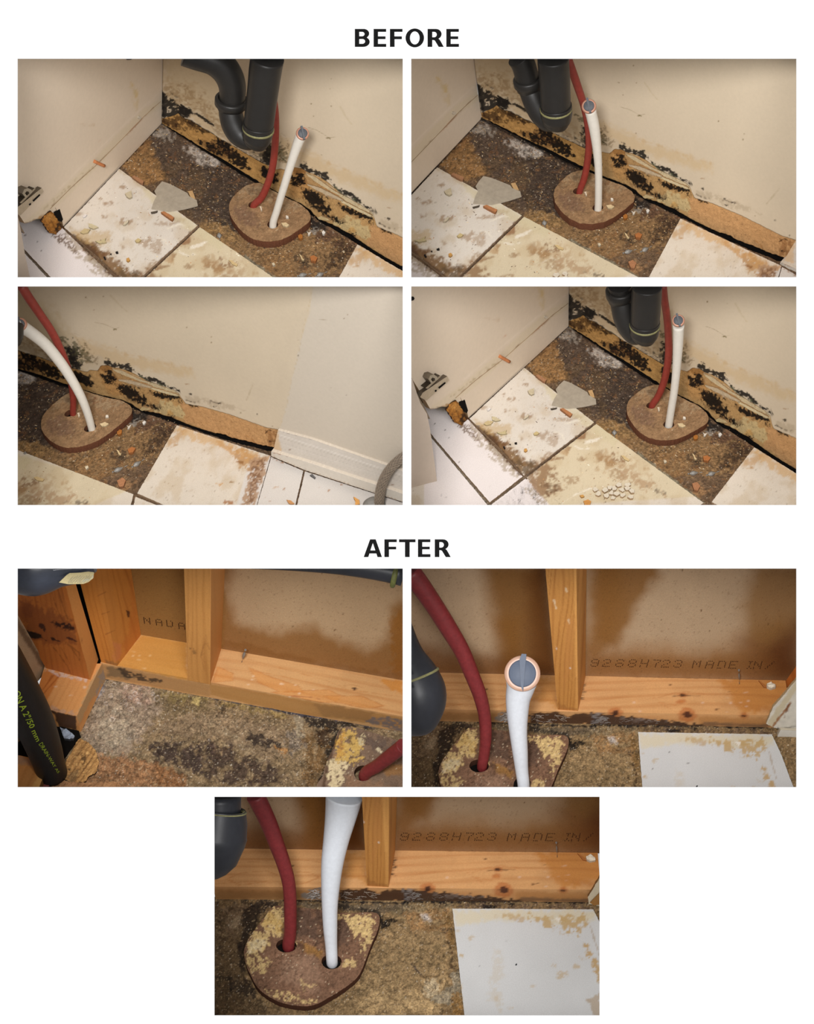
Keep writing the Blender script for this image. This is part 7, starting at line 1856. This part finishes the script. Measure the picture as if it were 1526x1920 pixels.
    hexa('sill_plate', [A0 - zb, B0 - zb, C0 - zb, D0 - zb, A0, B0, C0, D0], wood5((212, 152, 92), (186, 118, 60), math.radians(115), 361, ex3, .35), 'pine', step=.0026, label='short pine sill plate at the left beside the drain pipe ' + d, category='timber')
    # left stud: two faces
    L0, L1, L2 = ZT.at(a([(225, 790), (577, 882), (640, 722)]))
    Pl = vplane(L0, L1); T0, T1_ = Pl.at(a([(-40, 0 + 60), (300, -8)])); T0 = Pl.at(a([(-241, -8)]))[0]; T2 = vplane(L1, L2).at(a([(422, -8)]))[0]
    def ex4(p):
        p.lay('5a', [(330, -60), (470, -60), (650, 725), (575, 885)], (206, 144, 80), .85, 1.8, .6)
        p.lay('5a', [(0, 230), (340, 380), (440, 430), (470, 590), (300, 600), (120, 560), (0, 420)], (122, 66, 36), .65, 12, 12)
        p.lay('5c', [(130, 1100), (240, 1110), (360, 1150), (440, 1170), (440, 1230), (320, 1270), (250, 1260), (180, 1180)], (24, 18, 14), .97, 3, 3)
        p.lay('5c', [(560, 950), (700, 950), (960, 990), (1010, 1090), (900, 1110), (760, 1060), (640, 1000)], (38, 20, 18), .95, 3, 3, sp=(7, .40, .12))
        p.lay('5c', [(350, 960), (430, 980), (500, 1060), (480, 1120), (420, 1080), (370, 1020)], (48, 28, 24), .9, 2.5, 3, sp=(4, .42, .1))
        p.lay('5c', [(590, 1230), (660, 1240), (760, 1300), (690, 1310), (610, 1270)], (38, 22, 18), .95, 2, 2)
        p.lay('5c', [(860, 1220), (960, 1250), (1080, 1290), (1080, 1340), (1000, 1290), (880, 1240)], (58, 28, 24), .9, 2, 2)
        p.lay('5c', [(440, 1240), (520, 1290)], (54, 30, 22), .9, 2, 1.5, st=2)
        for q in ([(600, 400), (700, 700), (820, 960)], [(720, 380), (840, 760), (900, 900)], [(600, 1360), (760, 1560), (900, 1760), (1000, 2000)], [(900, 1360), (1100, 1500), (1110, 1640), (960, 1420)], [(700, 1320), (800, 1450), (930, 1700)]):
            p.lay('5c', q, (118, 66, 28), .6, 2, 1.4, st=1.6)
        p.lay('5c', [(130, 560), (260, 560), (300, 900), (120, 800)], (110, 60, 36), .5, 10, 8)
    bk = ZT.at(a([(300, 640)]))[0]
    hexa('wall_stud', [L0, L1, L2, L0 + (L2 - L1), T0, T1_, T2, T0 + (T2 - T1_)], wood5((178, 106, 48), (140, 76, 30), math.radians(80), 371, ex4, .4), 'pine', step=.0026, label='left stud with black mould streaks beside the black gap ' + d, category='timber')
    # left sheathing sliver
    _q = ZT.at(a([(215, 785), (140, 880)])); PLW = vplane(_q[0] + [-.004, .004, 0], _q[1] + [-.004, .004, 0])
    q = clip(a([(-20, 330), (245, 800), (150, 905), (-20, 720)]), P.cr)
    prism('wall_left', q, PLW, 0, 'fibreboard', base=-.01, step=3, kind='structure', label='sliver of grey-brown sheathing at the left edge ' + d, category='wall',
          paint=lambda can: Paint(can, (168, 142, 112), 'w', GA).var(20, .1).lay('5a', [(-20, 360), (240, 790), (200, 800), (-20, 450)], (70, 46, 30), .7, 5, 2))
    # black sheet painted as the shade in the floor hole; drain pipe
    hq = clip(a([(320, 1255), (470, 1240), (500, 1330), (430, 1420), (370, 1500), (335, 1640), (360, 1740), (230, 1740), (-20, 1740), (-20, 1400), (200, 1200)]), P.cr)
    prism('floor_hole', hq, PF, .006, 'dark_void', color=(14, 12, 12), step=12, parent=fo, label='black hole round the drain pipe')  # black sheet standing for the hole's shade
    DB = PF.at(a([(300, 1640)]))[0]; PD = Plane(DB, (0, 1, 0))
    pts = [(285, 1700), (245, 1520), (150, 1240), (30, 960), (-120, 640), (-260, 360)]; wd = [130, 250, 330, 350, 360, 370]
    pts = [(262, 1590), (215, 1440), (120, 1200), (10, 980), (-110, 760), (-170, 650)]; wd = [196, 272, 318, 332, 342, 344]
    P3 = PD.at(a(pts)); Rr_ = np.array(wd) * S1 / 2 * depth(P3) / F; Rr_[0] = Rr_[1] * .9
    t = empty('drain_pipe', P3[0], 'black drain pipe with yellow-green printed lettering ' + d, 'pipe')
    P3 = np.r_[[P3[0] + (P3[0] - P3[1]) * .25], P3]; Rr_ = np.r_[Rr_[0], Rr_]
    o, (C_, rr, A_, B_, tg) = tube('pipe', P3, Rr_, 'black_plastic_after', t, 60, 40)
    pipe_text(C_, rr, t, a, PD)
    # wood block bottom left
    q = clip(a([(-20, 1475), (100, 1500), (232, 1562), (238, 1600), (200, 1660), (165, 1745), (-20, 1745)]), P.cr)
    def pw(can):
        p = Paint(can, (200, 140, 78), 'f', GA); p.wood(math.radians(118), 5, (160, 100, 48), .5, 381)
        p.lay('5a', [(0, 1480), (110, 1500), (120, 1560), (0, 1540)], (150, 124, 104), .7, 5, 4)
        p.lay('5a', [(232, 1560), (205, 1560), (110, 1740), (170, 1740)], (216, 166, 98), .8, 3, 1.5)
        return p
    prism('wood_block', q, PF.up(.02), .02, 'pine', paint=pw, step=2.5, jit=.3, edge=(120, 84, 44), label='sawn pine block at the lower left corner ' + d, category='timber', base=-.02)
    # small reddish pipe end
    q = clip(a([(195, 1655), (235, 1640), (262, 1665), (262, 1700), (240, 1733), (160, 1740)]), P.cr)
    prism('red_fitting', q, PF, .016, 'painted_chip', color=(124, 66, 62), step=2.5, jit=.3, label='small dull red fitting beside the sawn block ' + d, category='fitting')
    q = a([(335, 1255), (385, 1270), (450, 1320), (440, 1345), (410, 1350), (370, 1350)])
    prism('pale_rag', q, PF.up(.006), .01, 'painted_chip', color=(150, 160, 176), step=2.5, jit=.4, label='bluish-white scrap in the hole beside the pipe ' + d, category='scrap', edge=(60, 60, 64), relief=lambda can: (fbm(can[:, 0], can[:, 1], 5, 2, 5) - .5) * .008)
    # rotten torn wood
    def pr(can):
        p = Paint(can, (186, 142, 88), 'f', GA); p.wood(math.radians(-55), 3, (92, 62, 36), .75, 383, 14); p.speck(4, .74, (216, 174, 112), .7, 385, .08)
        p.lay('5a', [(340, 1640), (480, 1600), (440, 1700)], (96, 78, 58), .6, 5, 5); p.lay('5a', [(400, 1590), (412, 1590)], (40, 30, 26), .9, 2, 1, st=3)
        p.lay('5a', [(500, 1480), (540, 1470), (520, 1580)], (60, 42, 28), .8, 2, 3, sp=(4, .4, .1))
        return p
    q = a([(495, 1345), (560, 1375), (620, 1440), (645, 1540), (620, 1620), (560, 1650), (540, 1690), (430, 1700), (400, 1680), (330, 1650), (380, 1530), (420, 1470), (450, 1400)])
    prism('torn_subfloor', q, PF, .006, 'particle_board', paint=pr, step=2, jit=.7, edge=(60, 40, 26), parent=fo, label='splintered orange-brown edge of the subfloor', relief=lambda can: (fbm(can[:, 0], can[:, 1], 5, 3, 387) - .5) * .006)
    q = clip(a([(300, 1670), (400, 1690), (560, 1700), (760, 1690), (900, 1745), (255, 1745)]), P.cr)
    prism('torn_subfloor', q, PF, .008, 'particle_board', paint=lambda can: Paint(can, (158, 118, 82), 'f', GA).var(10, .2), step=2.4, jit=.8, edge=(60, 40, 26), parent=fo, relief=lambda can: (fbm(can[:, 0], can[:, 1], 6, 3, 388) - .5) * .008)
    # trap with label at the top left
    PT_ = Plane(CAM + fw * 3.55, fw)
    t = empty('drain_trap', PT_.at(a([(150, 200)]))[0], 'dark blue-grey drain trap with a pale sticker overhead ' + d, 'pipe')
    bump = [(-11, -40), (150, -20), (330, -34), (480, -44), (600, -70)]; wd = [470, 480, 370, 310, 200]
    P3 = PT_.at(a(bump)); tube('trap_bend', P3, np.array(wd) * S1 / 2 * depth(P3) / F, 'trap_glossy', t, 40, 36)
    q = clip(a([(388, 52), (412, 36), (500, 32), (560, 24), (606, 30), (600, 76), (560, 108), (520, 122), (400, 124), (328, 110)]), P.cr)
    def pk(can):
        p = Paint(can, (178, 164, 122), 'w', .8); 
        for i in range(9): p.lay('5a', [(400 + i * 18, 112), (440 + i * 18, 62)], (96, 96, 88), .55, 1.4, .3, st=1.8)
        p.lay('5a', [(520, 100), (600, 70), (600, 40), (580, 90)], (150, 156, 146), .8, 3, 2)
        return p
    pt2 = Plane(PT_.at(a([(480, 90)]))[0] + (CAM - PT_.at(a([(480, 90)]))[0]) * .012, (CAM - PT_.at(a([(480, 90)]))[0]) + np.array([0, 0, -.4]))
    prism('sticker', q, pt2, .001, 'painted_chip', paint=pk, step=2.4, parent=t, label='cream sticker with grey bar lines')
    # pipe across the top right
    t = empty('overhead_pipe', PT_.at(b([(1300, 60)]))[0], 'blurred dark pipe crossing the top right corner ' + d, 'pipe')
    P3 = PT_.at(b([(330, -62), (700, -48), (1100, -20), (1526, 52), (1533, 54)])); tube('pipe', P3, np.array([130, 140, 158, 178, 178]) * S1 / 2 * depth(P3) / F, 'black_plastic_dark', t, 30, 28)
    c3, c4 = PT_.at(b([(1452, 50), (1526, 66)])); ax = (c4 - c3); ax /= np.linalg.norm(ax); r = 100 * S1 * depth([c3])[0] / F
    lathe('sealant_ring', c3, ax, [(-.003, r * .9), (0, r * 1.04), (.006, r * 1.04), (.009, r * .9)], 'olive_sealant', t, seg=32)
    # particle board with crusts
    SO = [(1030, 1275), (1090, 1252), (1170, 1262), (1300, 1305), (1526, 1372), (1560, 1380), (1560, 1760), (885, 1760), (895, 1640), (925, 1530), (975, 1420), (1000, 1330)]
    def pc(can):
        p = Paint(can, (128, 106, 88), 'f', GA); p.var(18, .16, 4, 401)
        p.lay('5b', [(1200, 1300), (1526, 1400), (1526, 1480), (1300, 1440), (1180, 1400)], (98, 84, 76), .7, 8, 8, sp=(9, .4, .14))
        p.lay('5b', [(1080, 1640), (1526, 1740), (1080, 1740)], (150, 118, 92), .8, 10, 8)
        p.lay('5b', [(1400, 1560), (1526, 1560), (1526, 1640), (1380, 1640)], (150, 110, 66), .8, 8, 7)
        for q, cc in (([(1040, 1280), (1150, 1270), (1160, 1330), (1220, 1400), (1180, 1480), (1220, 1500), (1140, 1560), (1060, 1520), (1000, 1540), (990, 1400)], (206, 172, 100)), ([(930, 1500), (1060, 1520), (1110, 1560), (1060, 1640), (1040, 1740), (960, 1740), (920, 1640)], (218, 200, 160)),
                      ([(1180, 1310), (1230, 1330), (1220, 1400), (1180, 1390)], (206, 190, 150)), ([(1320, 1420), (1370, 1430), (1350, 1460)], (214, 200, 168))):
            p.lay('5b', q, cc, .97, 2, 6, sp=(5, .36, .07), ds=5)
        p.lay('5b', [(1010, 1320), (1060, 1300), (1060, 1480), (980, 1500)], (196, 140, 56), .5, 5, 6, sp=(7, .44, .14))
        p.lay('5b', [(1085, 1330), (1130, 1320), (1120, 1390)], (96, 76, 60), .8, 4, 4)
        p.lay('5b', [(1040, 1270), (980, 1400), (930, 1560), (895, 1740)], (70, 46, 30), .7, 3, 2, st=4)
        p.speck(3.0, .66, (72, 52, 38), .5, 403, .07, mask=ss(.45, .7, fbm(p.x, p.y, 22, 3, 404))); p.speck(2.6, .91, (216, 200, 170), .8, 405, .05)
        return p
    hole = b([(1212 + 72 * math.cos(t_), 1622 + 62 * math.sin(t_)) for t_ in np.linspace(0, 6.2832, 20, endpoint=False)])
    prism('pipe_collar_board', clip(smooth_poly(b(SO)), P.cr), PF, .022, 'particle_board', paint=pc, step=2.0, jit=.35, holes=[hole], edge=(70, 48, 34), edge_gain=.7, relief=lambda can: (fbm(can[:, 0], can[:, 1], 6, 3, 407) - .5) * .0025,
          label='rotten board corner with yellow-white crusts at lower right ' + d, category='board')
    PS = PF.up(.022); bR = PS.at(b([(1225, 1640)]))[0]
    t = empty('red_pipe', bR, 'dull red water pipe leaning out to the right edge ' + d, 'pipe')
    pl = Plane(bR, (0, 1, .1)); P3 = pl.at(b([(1225, 1640), (1330, 1560), (1450, 1468), (1533, 1405)])); P3 = np.r_[[P3[0] + [0, 0, -.012]], P3]
    tube('tube', P3, np.array([96, 98, 106, 116, 122]) * S1 / 2 * depth(P3) / F, 'red_plastic_after', t, 30, 24)
    # nail on the sill
    q = b([(280, 644), (250, 742)]); a3 = ZT.at([q[1]])[0]; t3 = Plane(a3, (0, 1, 0)).at([q[0]])[0]; D = t3 - a3
    tube('nail', [a3, a3 + D * .9, a3 + D * .95, t3], [.0012, .0012, .0034, .0034], 'steel', n=14, seg=8, label='bent steel nail standing at the back of the long sill ' + d, category='fastener')
    # fibres
    rnd = np.random.RandomState(71); q = rnd.uniform((P.r[0] + 2, P.r[1] + 2), (P.r[2] - 2, P.r[3] - 2), (6000, 2))
    fl_ = np.r_[fb + [0, 4], [[x1, y1], [a([(640, 1733)])[0][0], y1], a([(660, 1500)])[0], a([(560, 1330)])[0]]]
    ok = (sdf(q[:, 0], q[:, 1], fl_) < -3) & (sdf(q[:, 0], q[:, 1], b(SO)) > 8) & (fbm(q[:, 0], q[:, 1], 22, 2, 9) > rnd.uniform(.2, .8, len(q)))
    q = q[ok][:260]; pal = [rgb(v) for v in ((166, 146, 112), (140, 118, 88), (186, 176, 156), (120, 92, 62), (74, 58, 48))]
    crumb_mesh('crumbs', PF.at(q) + PF.n * .001, rnd.uniform(.0005, .0013, len(q)), [pal[i] for i in rnd.randint(0, 5, len(q))], PF.n, 5, kind='stuff', label='fine pale crumbs scattered over the rotten subfloor ' + d, category='crumbs')
mat('black_plastic_after', .5, .1, 60, .05, .4, col=(20, 20, 22)); mat('trap_glossy', .3, .3, 18, .25, .5, col=(44, 48, 58), bscale=14); mat('olive_sealant', .6, .3, 100, .2, .4, col=(84, 86, 40))

def pipe_text(C_, rr, parent, a, PD):
    """yellow-green print wrapped on the front of the drain pipe, baseline running down the pipe"""
    def run(txt, p0, p1, height, bold):
        cu = bpy.data.curves.new('t', 'FONT'); cu.body = txt; cu.size = 1; cu.resolution_u = 2; cu.offset = bold
        ob = bpy.data.objects.new('t', cu); COL.objects.link(ob)
        dg = bpy.context.evaluated_depsgraph_get(); dg.update()
        me = bpy.data.meshes.new_from_object(ob.evaluated_get(dg))
        V = np.array([v.co[:] for v in me.vertices]); Fc = [tuple(p.vertices) for p in me.polygons]
        bpy.data.objects.remove(ob); bpy.data.curves.remove(cu)
        w = V[:, 0].max()
        p0, p1 = np.array(p0, float), np.array(p1, float); d = (p1 - p0); L = np.linalg.norm(d); dn = d / L; pn = np.array([dn[1], -dn[0]])
        s = V[:, 0] / w; hh = height[0] + (height[1] - height[0]) * s
        px = a(p0 + d * s[:, None] + pn * (V[:, 1] * hh)[:, None])
        # drop onto the pipe: march along each ray to the surface
        r = rays(px); out = []
        for k in range(len(px)):
            q = PD.at([px[k]])[0]
            for it in range(7):
                dd = np.linalg.norm(C_ - q, axis=1); i = dd.argmin(); R = rr[i] * 1.012; c = C_[i]
                tgt = C_[min(i + 1, len(C_) - 1)] - C_[max(i - 1, 0)]; tgt /= np.linalg.norm(tgt)
                oc = CAM - c; D = r[k] - tgt * (r[k] @ tgt); O = oc - tgt * (oc @ tgt)
                A = D @ D; B = 2 * O @ D; Cc = O @ O - R * R; disc = B * B - 4 * A * Cc
                tt = (-B - math.sqrt(disc)) / (2 * A) if disc > 0 else -B / (2 * A)
                q = CAM + r[k] * tt
            out.append(CAM + r[k] * tt)
        bpy.data.meshes.remove(me)
        mk('printed_lettering', np.array(out), Fc, 'yellow_print', None, parent, label='yellow-green lettering ' + txt.replace('"', ' inch').strip() if 0 else None)
    run('ON A 2"/50 mm', (-40, 985), (150, 1375), (86, 56), .012)
    run('DRAIN-WAY AS', (165, 1392), (318, 1625), (52, 30), .0)
seen = {o.name for o in bpy.data.objects}
after5(); trim_to_opening(Panel(5), seen)
